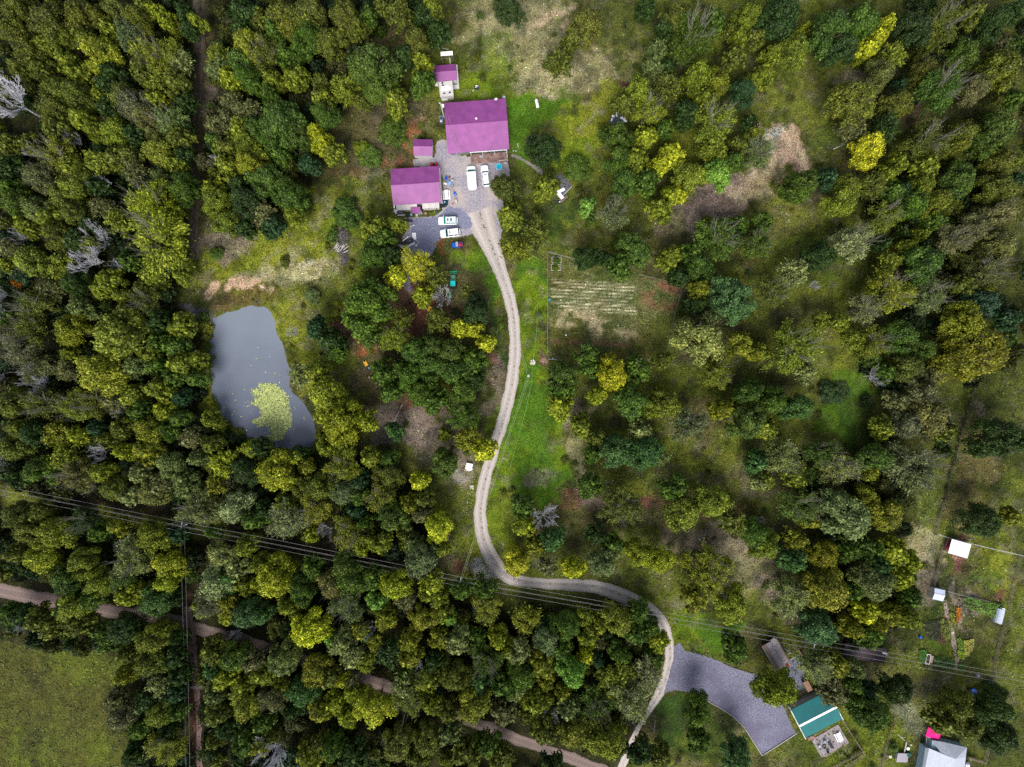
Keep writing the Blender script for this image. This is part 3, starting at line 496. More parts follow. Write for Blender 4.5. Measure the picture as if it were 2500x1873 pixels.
# stones scattered on verge and bank
NS = 1500; px_ = []
for q, r_, n_ in (((1012,1050),(14,50),160),((1050,1235),(26,24),260),((1055,1220),(20,30),120),((655,540),(60,20),80),((600,520),(90,40),160),((850,940),(60,40),90),((1250,1050),(16,60),60),((2060,1240),(50,60),60),((2080,1340),(50,60),110)):
    p = V(*q); px_.append(np.stack([p.x+rs.normal(size=n_)*r_[0]*VS*.6, p.y+rs.normal(size=n_)*r_[1]*VS*.6], 1))
pp = np.concatenate(px_); a = rs.uniform(.04, .13, len(pp)); nr = rs.normal(size=(len(pp), 3))*.4; nr[:, 2] = 1
v, f = quads(pp[:, 0], pp[:, 1], np.full(len(pp), .07), nr, a, .8, rs)
tag(link('pebbles', np_mesh('pebbles', v, f, LEAFC, tone=np.full(len(v), .5), col=np.repeat(np.array([[.45, .42, .36]])*(.5+rs.rand(len(pp), 1)*.8), 4, 0))), 'pale pebbles and litter strewn over verges and beds', 'pebbles', kind='stuff')
# lily pads
NP_ = 30000; c = V(583, 880); u = rs.normal(size=(NP_, 2)); u = u/np.linalg.norm(u, axis=1)[:, None]*np.sqrt(rs.rand(NP_, 1))*1.5
lx = u[:, 0]*35*VS; ly = u[:, 1]*56*VS; ca, sa = math.cos(R_(20)), math.sin(R_(20)); qx = c.x+lx*ca-ly*sa; qy = c.y+lx*sa+ly*ca
rr = np.hypot(u[:, 0], u[:, 1]) + 1.5*(fbm(qx, qy, 4, 211)-.5)
kp = (rs.rand(NP_) < np.clip(2.4-rr*2.0, 0, 1)*.9*sstep(.25, .5, fbm(qx, qy, 1.2, 215)+.12)) & (sdf(qx, qy, POND) > .7)
qx, qy = qx[kp], qy[kp]
ex = rs.randint(0, 1, 0); sxx = c.x+rs.normal(size=200)*60*VS; syy = c.y+rs.normal(size=200)*70*VS; k2 = sdf(sxx, syy, POND) > .8; qx = np.concatenate([qx, sxx[k2]]); qy = np.concatenate([qy, syy[k2]])
a = rs.uniform(.09, .2, len(qx)); nr = np.zeros((len(qx), 3)); nr[:, 2] = 1; nr[:, :2] = rs.normal(size=(len(qx), 2))*.05
v, f = quads(qx, qy, np.full(len(qx), -.2)+rs.rand(len(qx))*.03, nr, a, .9, rs)
tag(link('lily_pads', np_mesh('lily_pads', v, f, LEAFC, tone=np.repeat(rs.rand(len(qx)), 4), col=np.repeat(np.array([[.27, .3, .1]])*(.6+rs.rand(len(qx), 1)*.7), 4, 0))), 'patch of yellow green floating weed on the pond', 'pond weed', kind='stuff')
# ---------------------------------------------------------------- trees
def crown_mesh(name, seed, form, nq, aL):
    r = np.random.RandomState(seed)
    if form in (1, 3, 4):
        nl = {1: 46, 3: 95, 4: 60}[form]; lr = {1: (.17, .29), 3: (.12, .19), 4: (.14, .24)}[form]
        ph = r.rand(3)*6.28
        th = r.rand(nl)*2*np.pi; zz = 1-r.rand(nl)**(.8 if form != 4 else .6)*1.15; zz = np.clip(zz, -.15, 1); kt = max(5, nl//6); zz[:kt] = r.uniform(.86, 1, kt)
        rad = np.sqrt(np.clip(1-zz**2, 0, 1)); ol = 1+.16*np.sin(2*th+ph[0])+.12*np.sin(3*th+ph[1])+.08*np.sin(5*th+ph[2])
        sh = r.uniform(.62, .86, nl); cx = np.cos(th)*rad*sh*ol; cy = np.sin(th)*rad*sh*ol; cz = zz*r.uniform(.6, .85, nl)
        lrad = r.uniform(*lr, nl); ltone = r.rand(nl)
        w = lrad**2; w /= w.sum(); li = r.choice(nl, nq, p=w)
        d = r.normal(size=(nq, 3)); d[:, 2] = d[:, 2]*.8+.45; d /= np.linalg.norm(d, axis=1)[:, None]
        rr = lrad[li]*r.uniform(.66, 1.1, nq)*(1+.35*(r.rand(nq) < .12))
        p = np.stack([cx[li], cy[li], cz[li]], 1)+d*rr[:, None]
        core = r.rand(nq) < .2; dd = r.normal(size=(nq, 3)); dd /= np.linalg.norm(dd, axis=1)[:, None]; dd[:, 2] = np.abs(dd[:, 2])
        cr_ = dd*np.array((.58, .58, .5))*r.uniform(.7, 1, (nq, 1)); cr_[:, :2] *= (1+.16*np.sin(2*np.arctan2(dd[:, 1], dd[:, 0])+ph[0])+.12*np.sin(3*np.arctan2(dd[:, 1], dd[:, 0])+ph[1]))[:, None]
        p[core] = cr_[core]; d[core] = dd[core]
        nrm = d*.8+r.normal(size=(nq, 3))*.42; nrm[:, 2] += .35
        a = aL*r.uniform(.6, 1.35, nq)*(.8 if form == 3 else 1); tone = .3*ltone[li]+.7*r.rand(nq)**1.7
        v, f = quads(p[:, 0], p[:, 1], p[:, 2], nrm, a, .7 if form != 4 else .45, r)
    else:       # feathery: sprays of small leaves along rising, spreading twigs
        nb = 58; th = r.rand(nb)*2*np.pi; el = np.arcsin(np.clip(r.rand(nb)**.8, 0, 1)); ln = r.uniform(.72, 1.08, nb)*(1+.15*np.sin(3*th+r.rand()*6))
        k = r.randint(0, nb, nq); t = r.rand(nq)**.55; t = .25+.75*t
        dx = np.cos(th)*np.cos(el); dy = np.sin(th)*np.cos(el); dz = np.sin(el)
        sp = (.03+.11*t*r.rand(nq))[:, None]*r.normal(size=(nq, 3))
        p = np.stack([dx[k], dy[k], dz[k]], 1)*(ln[k]*t)[:, None]+sp; p[:, 2] = p[:, 2]*.85
        nrm = r.normal(size=(nq, 3))*.5; nrm[:, 2] += .9; tang = np.stack([dx[k], dy[k], dz[k]*.4], 1)+r.normal(size=(nq, 3))*.45
        bt = r.rand(nb); a = aL*r.uniform(.6, 1.4, nq); tone = .3*bt[k]+.7*r.rand(nq)**1.7
        v, f = quads(p[:, 0], p[:, 1], p[:, 2], nrm, a, .36, r, tang)
    rr = np.hypot(v[:, 0], v[:, 1]); v[:, :2] /= np.percentile(rr, 96); v[:, 2] = np.clip(v[:, 2], -.25, 1.25)
    return np_mesh(name, v, f, LEAF, tone=np.repeat(tone, 4))
def branch(mb, r, p, d, L, rad, depth, spread=.6, up=.12, mn=0):
    q = p; n = 3
    for i in range(n):
        d = (d+Vector((r.uniform(-.22, .22), r.uniform(-.22, .22), up*r.uniform(0, 1)))).normalized()
        q2 = q+d*(L/n); mb.tube(q, q2, max(mn, rad*(1-.22*i)), max(mn, rad*(1-.22*(i+1))), 4 if depth < 2 else 5, False); q = q2
        if depth > 0:
            for _ in range(2 if i else 1):
                a = Vector((r.uniform(-1, 1), r.uniform(-1, 1), r.uniform(-.35, .6))); branch(mb, r, q, (d+a*spread).normalized(), L*r.uniform(.42, .62), rad*.5, depth-1, spread, up, mn)
def trunk_mesh(name, seed, pale):
    r = random.Random(seed); mb = MB(); mb.tube((0, 0, 0), (r.uniform(-.03, .03), 0, .45), .07, .05, 7); mb.tube((0, 0, .45), (0, 0, .75), .05, .025, 6)
    for i in range(8):
        t = i*.785+r.uniform(-.3, .3); d = Vector((math.cos(t), math.sin(t), r.uniform(.25, .6))).normalized()
        branch(mb, r, Vector((0, 0, r.uniform(.4, .62))), d, .62, .022, 1 if not pale else 2, .7, .1)
    o = mb.obj(name, PALE_BARK if pale else BARK); me = o.data; bpy.data.objects.remove(o); return me
def dead_mesh(name, seed):
    r = random.Random(seed); mb = MB(); mb.tube((0, 0, 0), (0, 0, .5), .045, .032, 6)
    n = r.randint(8, 11)
    for i in range(n):
        t = i*2*math.pi/n+r.uniform(-.35, .35); d = Vector((math.cos(t), math.sin(t), r.uniform(.3, .9))).normalized()
        branch(mb, r, Vector((0, 0, r.uniform(.38, .52))), d, r.uniform(.5, .72), .024, 3, .75, .12, .0048)
    o = mb.obj(name, DEADW); me = o.data; bpy.data.objects.remove(o); return me
CR = {}
for form, nv, nq, aL in ((1, 7, 14000, .047), (2, 5, 12000, .05), (3, 4, 13000, .04), (4, 3, 8000, .052)):
    CR[form] = [crown_mesh('crown', 100*form+i, form, nq, aL) for i in range(nv)]
CRS = {form: [crown_mesh('crown', 900+100*form+i, form, 3000, .1) for i in range(3)] for form in (1, 2, 3, 4)}
TR = [trunk_mesh('trunk', i, False) for i in range(3)]; TRP = [trunk_mesh('trunk', 20+i, True) for i in range(3)]
DD = [dead_mesh('dead_tree', i) for i in range(5)]
COLS = {'d': ((0.0264,0.0484,0.0079),'dark green'), 'g': ((0.0581,0.0950,0.0097),'green'), 'o': ((0.0836,0.0950,0.0106),'olive green'), 'l': ((0.1320,0.1514,0.0114),'light olive green'), 'e': ((0.1848,0.2068,0.0114),'lime green'),
 'y': ((.29,.3,.013),'bright yellow'), 'w': ((.14,.146,.0097),'golden olive'), 'c': ((0.0528,0.1056,0.0246),'cool green'), 'b': ((0.0246,0.0546,0.0176),'dark bluish green'), 'p': ((0.1012,0.1276,0.0334),'greyish green'),
 'm': ((0.1628,0.1848,0.0546),'pale sage green'), 'n': ((.14,.24,.035),'fresh light green'), 'k': ((0.1012,0.1038,0.0334),'brownish green'), 'r': ((.32,.1,.01),'orange')}
DATA = {  # dark codes near the plot edges: partly leaf colour, partly corner darkening painted in
'A': "12 8 14 o1;38 14 16 o1;66 10 14 o1;95 6 12 o1;112 14 12 o1;92 22 10 l1;105 24 13 p3;128 6 7 e1;138 15 7 e1;148 23 6 l1;118 3 9 o1;155 10 9 d1;158 22 8 d1;10 25 13 o1;20 40 13 o1;12 55 9 o1;33 36 9 l1;32 56 10 o1;45 28 12 o1;53 50 9 l1;63 60 10 l1;80 42 15 e1;92 58 10 d1;70 30 10 o1;115 38 9 l2;128 45 14 l2;150 50 9 m2;140 40 10 l2;120 58 11 o1;145 68 11 o1;128 68 9 l2;158 45 6 d1;16 88 19 x0;2 65 7 x0;45 75 13 o1;60 78 13 o1;43 90 12 o1;45 105 11 o1;82 78 7 l1;100 80 12 o1;65 98 11 l1;78 108 9 l1;88 68 9 d1;110 85 14 k1;128 82 9 e1;140 100 13 p2;120 98 12 k1;95 108 13 l1;112 112 10 d1;88 88 8 d1;155 85 9 d1;157 105 7 d1;150 115 10 o1;130 125 12 l1;145 135 9 l1;155 130 8 d1;45 130 14 l2;33 128 8 x0;66 120 7 x0;58 142 11 l1;80 135 11 l2;95 133 11 o1;105 128 10 o1;110 142 9 k2;5 120 9 o1;6 140 10 d1;25 120 9 o1;30 148 15 k3;5 158 10 g1;60 155 14 l1;92 158 8 x0;80 155 9 d1;132 150 8 p2;155 155 13 g1;173 22 8 l1;180 45 9 l2;182 55 10 p2;193 63 10 e1;208 35 14 l1;200 50 12 g1;205 62 12 g1;215 70 8 g1;194 85 9 k2;206 92 10 k2;175 90 6 g3;172 105 9 k2;188 102 10 k2;200 108 11 l1;215 108 12 g1;205 120 12 l1;190 125 11 o1;178 118 8 g1;190 140 11 l1;183 137 4 x0;208 138 13 e1;180 145 7 o1;176 158 10 l1;200 155 10 d1;215 150 10 g1;195 8 10 d1;212 12 10 d1;202 22 8 d1",
'B': "5 15 10 o1;22 12 14 o1;45 6 14 o1;17 23 11 g1;44 17 10 l1;47 28 13 g1;38 38 10 g1;62 32 12 o1;75 12 13 o1;85 22 10 o1;95 12 8 g1;120 10 11 o2;108 2 8 o1;150 5 9 l1;143 12 9 d1;155 25 10 d1;5 32 9 o1;8 45 12 o2;25 45 9 g1;36 50 6 x0;15 65 9 l1;34 63 10 l1;12 78 9 g1;55 68 7 o2;57 82 9 l1;58 95 12 g1;98 50 19 g1;104 70 13 g1;75 72 11 l2;91 84 7 o1;118 82 11 l1;135 32 12 o1;125 45 9 d1;141 53 9 e1;140 66 11 g1;115 108 13 g4;98 130 10 g4;90 125 8 l4;50 110 8 y1;56 120 9 y1;66 128 9 l1;20 100 18 g1;10 115 12 g1;32 110 12 g1;20 128 10 g1;45 137 9 b3;5 128 8 l1;8 150 13 g1;25 158 12 g1;215 4 13 d3;213 157 12 o1",
'C': "65 18 14 o1;118 4 9 d1;143 10 12 o1;133 24 8 d1;158 27 18 g2;175 15 10 g1;187 23 7 o1;205 10 12 l1;218 15 8 d1;196 30 8 l1;210 30 8 o1;192 47 10 o1;43 50 11 o2;52 36 8 o2;127 40 8 p2;124 54 9 p2;147 45 8 p2;135 55 8 d1;162 62 14 l1;178 68 13 l1;168 82 10 l1;200 75 12 b3;214 62 8 l1;136 72 11 o2;112 75 13 l1;100 85 9 o1;120 92 12 e2;152 93 11 d3;175 100 16 l2;113 103 4 x0;133 107 8 g1;117 113 9 e1;92 113 14 g1;95 132 12 g1;108 118 6 l1;31 122 15 d3;58 140 12 g4;108 134 11 l1;100 152 12 g1;118 152 11 g1;128 139 10 y1;139 130 11 y1;155 147 13 l1;178 145 12 n1;190 135 10 g1;175 125 11 l2;195 122 8 o1;144 162 8 y1;208 113 8 l2;212 126 12 p2;205 102 7 d1;32 155 11 l1",
'D': "18 10 18 d1;38 23 6 e1;30 40 13 l1;10 44 9 l1;4 62 9 l1;62 22 17 g1;85 15 16 g1;70 38 14 d1;109 18 7 y1;100 28 7 y1;92 38 8 y1;85 47 6 e1;112 45 10 l2;133 20 14 d1;155 18 15 o2;143 32 8 o2;200 15 14 d1;180 8 10 o1;215 8 8 d1;140 54 12 o3;102 60 12 k1;119 70 6 b3;125 65 3 x0;175 43 12 g1;205 55 17 o1;182 72 12 k1;155 72 17 g2;82 82 20 l3;79 106 11 k2;117 85 12 o1;106 106 11 d2;93 122 14 y1;143 117 16 o2;172 112 13 o1;200 108 18 g1;118 135 8 l1;108 145 8 l1;140 140 11 l1;138 155 12 l1;205 135 12 o1;58 148 9 b1;35 155 14 g1;75 158 12 l1;95 155 10 o2;115 160 9 g1;170 150 14 g1;205 158 14 o1;215 82 8 g1;217 150 6 b1",
'E': "125 12 20 e2;128 42 23 e2;96 28 10 l2;155 5 10 g1;82 15 9 k2;10 10 12 g1;28 16 12 p1;50 5 13 o1;60 20 12 o1;42 25 11 l1;20 30 10 l1;45 38 12 o1;22 42 8 x0;75 30 8 d1;87 44 12 x0;78 62 14 x0;103 68 7 x0;74 48 8 l2;107 60 9 g1;60 42 10 d1;22 60 13 l1;5 50 8 k1;5 64 7 l1;50 65 11 l2;60 80 12 d1;90 77 10 l1;82 85 9 l1;102 92 8 l1;125 72 10 l1;118 83 9 o1;150 72 8 l1;140 60 8 d1;12 80 4 r3;38 85 9 k2;65 100 11 p3;25 98 13 o2;22 118 13 o2;4 90 7 x0;3 103 7 x0;55 118 13 l1;95 125 22 l1;120 95 12 o2;130 112 10 d1;150 115 11 l1;130 130 9 g1;145 132 10 g1;125 140 9 l1;150 147 11 l1;163 145 8 l1;145 158 9 g1;162 160 9 g1;12 133 13 k2;25 149 13 k2;35 163 12 x0;57 140 8 l1;52 153 9 k2;80 158 19 e1;111 150 11 p3;130 150 9 g1;4 162 5 x0;180 10 12 l1;190 28 12 l1;205 10 14 d1;172 18 6 g4;205 33 8 d1;181 55 6 g4",
'F': "30 6 14 g1;32 21 9 l3;8 20 11 k2;14 30 10 b3;76 20 13 g4;100 32 11 l1;119 29 8 l1;107 42 11 g1;98 55 13 g1;114 56 9 d1;90 70 7 l4;118 73 9 y1;136 62 13 y2;152 73 10 o2;142 90 9 e1;160 93 9 x0;92 98 22 g1;100 80 8 g1;98 125 9 g1;48 90 7 p4;52 118 10 b3;64 128 11 d1;70 138 9 g1;35 122 5 x0;123 110 8 o2;118 125 12 l2;154 112 10 o2;187 103 14 d1;180 88 7 o2;174 118 9 y1;186 118 7 y1;199 124 6 m2;195 130 8 y1;135 138 14 g1;150 132 12 g1;165 140 13 g1;148 150 13 g1;170 155 13 g1;185 146 11 g1;123 152 8 g1;108 155 11 g1;130 158 12 g1;192 155 4 k2;186 160 9 d1;38 157 9 m2;52 155 10 l1",
'G': "3 22 11 l1;7 52 11 w2;24 35 11 o2;67 13 8 n1;69 24 6 g1;90 20 13 p2;137 5 9 e1;130 16 11 l1;67 58 12 d1;85 60 8 d1;107 50 14 g1;97 65 11 g1;138 58 11 l1;178 40 17 g2;158 52 10 g1;162 65 13 g1;145 73 9 d1;198 29 8 g1;190 40 8 d1;212 45 12 g2;215 28 9 g1;164 85 10 w3;160 98 9 d1;193 92 20 c3;165 128 21 m1;170 110 9 m1;132 145 8 o1;197 130 10 w1;211 137 8 w1;178 156 12 l2;67 140 10 g1;70 152 8 g1;47 157 12 g1;89 157 14 y1;110 153 11 g1;26 107 3 p4;41 61 3 g4;40 67 3 g4",
'H': "70 8 13 l1;105 22 12 l2;130 12 14 g1;150 10 13 l1;148 25 9 g1;120 4 9 b1;52 56 13 d1;80 45 15 m2;30 70 11 m2;42 82 4 x0;12 87 12 o2;110 62 9 l2;112 86 18 w2;90 100 12 m2;105 45 7 d1;125 48 7 l1;137 38 7 l3;140 62 16 g1;165 42 12 k2;145 90 13 p2;182 32 12 k1;203 20 14 k1;205 45 13 k1;193 68 14 k2;172 82 10 o1;190 95 14 b1;210 110 9 b1;177 115 18 w3;187 138 27 w3;52 112 8 l2;67 112 8 l1;30 135 20 l2;33 138 6 x0;38 155 10 m3;78 128 8 l2;97 130 12 l2;122 125 14 g1;138 135 12 g1;125 150 13 o1;93 158 8 x0;108 155 9 g1;145 158 9 k2;3 137 5 l1",
'I': "10 20 14 o1;12 40 11 o1;7 56 12 o1;35 20 13 o2;58 22 13 l2;78 18 12 o2;92 15 10 k2;108 12 10 l1;132 8 11 l1;150 15 8 b1;62 47 8 e1;78 40 8 b1;45 45 10 w2;25 45 12 d1;115 25 10 g1;136 25 9 e1;122 42 13 l1;140 42 9 g1;105 28 5 x0;100 40 9 o1;148 32 9 g1;175 32 7 l1;182 37 6 l1;88 50 7 o1;88 60 8 x0;103 60 9 e1;122 60 11 w1;138 60 4 x0;158 48 9 k1;175 54 9 o1;3 68 8 x0;30 80 13 g1;10 82 10 d1;52 65 11 l2;60 82 13 k2;82 78 10 l1;95 92 12 o1;78 90 5 x0;115 78 10 m1;108 98 10 m1;125 102 12 m1;141 72 12 p1;165 65 9 p1;155 88 11 p1;132 88 10 k1;186 70 11 e2;210 58 9 e1;195 82 5 x0;180 90 9 w2;205 78 12 d1;168 100 7 l1;195 108 14 m1;165 110 16 p2;210 118 11 g1;10 115 13 o1;22 128 13 o1;42 130 14 l1;30 112 9 o1;12 145 11 o1;30 150 13 e1;70 112 12 d2;80 128 9 g3;98 124 8 w1;125 127 14 l1;142 136 8 l1;105 136 4 x0;110 150 16 p2;148 130 8 b1;65 155 12 l1;139 156 13 e1;185 148 13 m1;205 140 10 l1;197 160 11 m1;217 155 9 l1;178 128 7 g1;46 162 8 o1",
'J': "60 12 16 e1;70 36 19 e1;57 28 8 e1;95 34 9 e1;118 43 8 c1;115 8 10 g1;140 10 14 g1;152 18 11 g1;175 8 12 g1;175 30 12 g2;160 45 6 l1;179 50 10 w2;194 58 10 y1;160 70 12 g1;139 85 8 y1;120 67 4 x0;98 65 9 l1;112 68 9 g1;75 60 9 l1;60 56 8 l1;73 73 14 l2;5 55 9 d1;18 77 17 e1;43 73 7 w1;50 72 6 d1;35 62 8 d1;55 90 13 o1;38 90 9 o2;75 95 12 p1;88 97 9 g1;88 85 9 b1;112 80 12 o1;105 98 12 l2;25 107 10 l1;50 110 13 w2;5 110 9 d1;23 124 15 m2;62 124 7 x0;48 130 7 e1;85 110 8 b1;92 120 8 g1;117 117 13 g1;80 130 14 l2;90 142 7 e1;105 137 10 l1;130 105 8 w1;143 100 9 o1;140 114 9 k1;154 125 12 y1;152 108 5 e1;161 117 5 x0;158 143 8 l1;140 151 15 p1;133 138 9 p1;125 130 7 o1;48 158 9 g1;75 158 12 g1",
'K': "45 8 11 g1;45 22 11 e1;77 12 9 e1;105 18 14 g1;135 20 13 w1;122 24 8 l2;154 38 14 p2;182 25 10 w1;205 35 16 g1;205 10 12 g1;62 38 10 l1;74 47 8 o1;72 63 8 g1;92 61 15 c1;116 62 15 c1;113 42 9 m1;130 65 7 p2;70 90 10 g1;142 90 11 g1;150 112 15 l1;174 103 14 l1;97 107 16 o2;12 107 10 g1;14 124 9 e1;30 113 11 x0;38 136 11 c1;25 152 5 x0;34 157 8 k2;7 154 12 y1;22 140 8 w1;56 160 10 y1;75 130 8 d1;90 138 8 g1;82 155 12 p1;112 148 12 e1;130 152 12 e1;175 157 15 w2;150 152 7 w2;192 118 11 o2;210 130 12 g1;211 116 3 x0;212 68 10 c1;214 85 8 m1",
'L': "12 18 13 g1;32 22 14 c1;5 40 10 l1;58 10 10 d4;140 12 12 k1;118 18 10 k1;125 38 13 k1;147 30 15 k1;158 42 9 o1;104 40 10 l1;20 66 15 m2;30 80 11 l1;55 62 13 g2;68 74 14 m2;83 72 7 m2;100 65 14 g1;132 73 20 p2;5 85 9 l1;92 78 8 w1;88 96 8 w1;35 105 15 g2;75 115 21 p1;45 118 9 w1;108 112 14 w1;5 140 12 l1;30 135 9 w2;28 152 11 c1;55 148 12 w1;77 145 10 g1;95 145 10 g2;100 160 11 c1;115 145 11 e1;127 156 10 e1;210 50 22 d3;190 120 16 d3;212 115 8 w1",
'M': "50 14 13 g1;45 28 10 g1;57 33 14 l1;80 12 12 l1;75 25 11 g1;100 9 12 g1;105 24 10 e1;139 10 12 e1;122 19 8 w1;130 32 14 c1;145 25 7 d1;5 38 9 g1;15 40 9 d1;30 42 10 o1;22 46 4 x0;42 50 10 o1;65 48 11 o1;85 55 9 g1;100 48 12 d1;110 40 9 d1;125 60 14 l1;138 50 9 l1;148 58 8 d1;125 80 14 o1;105 72 8 o1;103 90 9 w1;145 75 10 d1;150 90 9 d1;132 100 9 m2;95 112 11 k1;100 126 12 k1;120 112 10 d1;145 105 9 b1;130 123 12 l1;148 120 8 g1;115 136 10 g1;140 138 8 d1;137 152 14 w2;110 158 10 d1;175 10 15 m1;175 28 13 k2;191 33 11 w2;166 38 8 e1;190 8 12 c1;205 15 9 l1;217 10 8 e1;206 38 15 c1;188 52 8 e1;200 56 5 x0;178 70 11 o1;178 86 10 c1;195 75 13 g1;212 75 10 k2;189 92 11 e1;202 102 10 l1;216 90 9 l1;175 105 9 p1;180 121 11 o1;205 117 12 l1;190 135 11 d1;205 148 11 g1;217 150 9 w1;220 130 9 g1;180 145 8 o1",
'N': "15 10 17 e1;38 18 12 g1;26 32 9 l1;5 38 9 c1;65 15 12 k1;80 10 13 g1;100 8 10 g1;76 30 14 p2;118 14 13 e1;103 26 9 n1;127 27 8 k2;149 12 10 e1;145 22 8 l1;155 25 8 l1;175 18 10 g1;195 16 10 g1;195 33 12 l2;142 42 12 w1;160 38 8 l1;45 52 16 y1;65 58 8 n1;72 64 12 m1;81 74 10 m1;98 46 7 x0;110 42 11 w1;88 52 8 w1;102 62 7 w2;112 72 11 d2;130 62 11 w1;131 74 10 w1;165 42 7 n1;176 41 6 w1;171 62 12 m3;155 58 9 w1;188 58 8 g1;205 59 10 e1;195 78 14 g2;141 80 8 x0;15 68 13 p1;22 79 12 p1;10 89 10 l1;22 97 8 w1;50 88 13 w1;62 92 9 o1;73 95 7 y1;81 96 7 k2;95 88 8 l2;98 79 3 x0;118 98 11 m2;128 90 8 g1;144 95 10 l1;152 78 8 d1;170 92 13 o1;190 99 11 c1;213 100 12 g1;216 68 8 l1;15 110 13 k1;40 106 13 c1;30 121 8 d1;54 120 12 w1;67 112 9 e1;82 105 9 e1;78 125 10 e1;100 120 16 y1;130 112 13 l2;150 115 10 l1;163 120 9 o1;185 125 16 w1;207 128 11 k1;208 116 5 x0;18 150 15 x0;5 145 9 o1;55 148 9 o1;65 152 13 g1;82 160 12 d1;45 161 11 w1;120 150 14 o1;145 146 13 o1;165 138 10 p1;137 160 10 o1;180 157 12 o1;196 149 11 g1;208 160 10 o1",
'O': "15 43 11 w2;33 60 13 p1;48 50 13 g1;45 68 11 g1;8 70 11 m1;65 40 8 l1;78 46 9 w1;68 56 9 l1;72 63 6 e1;85 32 5 e1;66 74 7 y1;76 77 7 b3;95 45 13 l1;110 38 11 g1;108 54 12 g1;122 50 9 g1;95 72 10 g1;128 62 9 e1;125 76 9 g1;30 80 12 w1;32 95 8 w1;12 90 13 g1;5 103 9 m1;55 88 14 n1;47 104 7 w1;25 112 12 l1;35 118 8 x0;52 118 10 p1;85 90 10 l2;100 88 11 l2;117 92 14 m2;87 104 8 l1;75 116 14 g2;105 112 18 m2;58 140 14 l1;82 148 18 l1;22 145 12 o1;40 160 9 d1;162 122 13 g1;162 146 10 g1;193 68 12 g3;195 160 13 c1;112 155 11 d1;131 159 10 o1;170 12 14 l2;158 25 11 w1;190 32 16 e1",
'P': "25 24 15 m2;58 20 18 w1;98 12 16 p1;80 18 8 g1;50 52 16 c1;90 37 10 y1;110 39 9 w1;98 49 8 w1;78 51 10 w1;122 8 10 e1;128 25 9 g1;125 42 11 l1;95 58 10 g1;17 103 16 e1;48 83 13 m2;66 82 12 w1;80 85 8 p1;78 97 9 g1;64 105 11 k2;116 103 14 d1;95 123 16 g1;90 105 8 b1;168 118 13 o1;158 130 12 o1;175 133 10 o1;200 118 16 d1;205 142 14 d1;193 98 6 b4;112 151 5 g4",
}
EXTRA = []
for t, s in DATA.items():
    for q in s.split(';'):
        a = q.split(); EXTRA.append((t, float(a[0])*10, float(a[1])*10, float(a[2]), a[3][0], int(a[3][1])))
rnd = random.Random(77)
NPX = lambda t, L: [(TO[t][0]+x/3.4516, TO[t][1]+y/3.4516) for x, y in L]
KEEP = [(NPX('M', [(0,170),(200,205),(400,250)]), 19), (NPX('M', [(870,325),(1000,350),(1150,370)]), 15), (NPX('M', [(1420,400),(1600,450),(1800,530),(2000,580),(2209,640)]), 18), (NPX('N', [(0,610),(110,640)]), 18),
 (NPX('N', [(960,920),(1110,970)]), 16), (NPX('N', [(2000,1350),(2209,1430)]), 16), (NPX('O', [(0,1400),(170,1460)]), 18), (NPX('O', [(380,1510),(700,1640)]), 14), (NPX('N', [(1700,1290),(1850,1340)]), 8),
 (NPX('A', [(1700,0),(1780,150),(1680,350),(1680,700),(1670,1100),(1665,1500)]), 16), (NPX('A', [(1800,60),(1850,120)]), 20), (NPX('E', [(1620,130),(1620,500),(1650,750)]), 15), (NPX('A', [(1780,760)]*2), 16),
 (NPX('I', [(250,930),(700,1020),(1000,1100),(1450,1160)]), 15), (NPX('J', [(0,1310),(450,1390)]), 7), (NPX('J', [(1000,1500),(1200,1540)]), 8), (NPX('M', [(1560,0),(1570,300)]), 8), (NPX('M', [(1620,620),(1660,970),(1670,1657)]), 14), (NPX('I', [(1620,1300),(1620,1657)]), 13)]
def nudge(px, py, r):
    for L, hw in KEEP:
        best = None
        for i in range(len(L)-1):
            (x0, y0), (x1, y1) = L[i], L[i+1]; dx, dy = x1-x0, y1-y0; t = max(0, min(1, ((px-x0)*dx+(py-y0)*dy)/(dx*dx+dy*dy+1e-6))); qx, qy = x0+t*dx, y0+t*dy; d = math.hypot(px-qx, py-qy)
            if best is None or d < best[0]: best = (d, qx, qy)
        d, qx, qy = best; need = r*.95+hw
        if .5 < d < need: px, py = qx+(px-qx)/d*need, qy+(py-qy)/d*need
    return px, py
items = []
for t, x, y, r, c, fm in EXTRA:
    R = r*.3007
    if fm == 4: h = .9*R+.6; hc = .9*R
    elif fm == 0: h = min(12, 3.5+1.5*R); hc = h
    else: h = min(19, 5.2+2.0*R) if R > 2 else 2.2+2.4*R; hc = min(.66*h, 1.5*R+1.2)
    zc = h-.4*hc if fm else h*.6
    ax_, ay_ = nudge(TO[t][0]+x/3.4516, TO[t][1]+y/3.4516, r*2.897 if fm else 0); p = P(ax_, ay_, zc)
    if fm and t in 'EIJF':
        for _ in range(3):
            g0 = P(ax_, ay_); f_ = lambda u, v_: float(sdf(np.array([u]), np.array([v_]), POND)[0]); d0 = f_(g0.x, g0.y)
            if d0 <= -R*.72: break
            gx_ = (f_(g0.x+.3, g0.y)-d0)/.3; gy_ = (f_(g0.x, g0.y+.3)-d0)/.3; stp = (d0+R*.75)/S; ax_ -= gx_*stp; ay_ += gy_*stp
        p = P(ax_, ay_, zc)
    k = (H-zc)/H; R *= k*1.02
    if any(abs(p.x-q['p'].x) < .5 and abs(p.y-q['p'].y) < .5 for q in items): continue
    items.append(dict(p=p, R=R, h=h, hc=hc, c=c, f=fm, t=t))
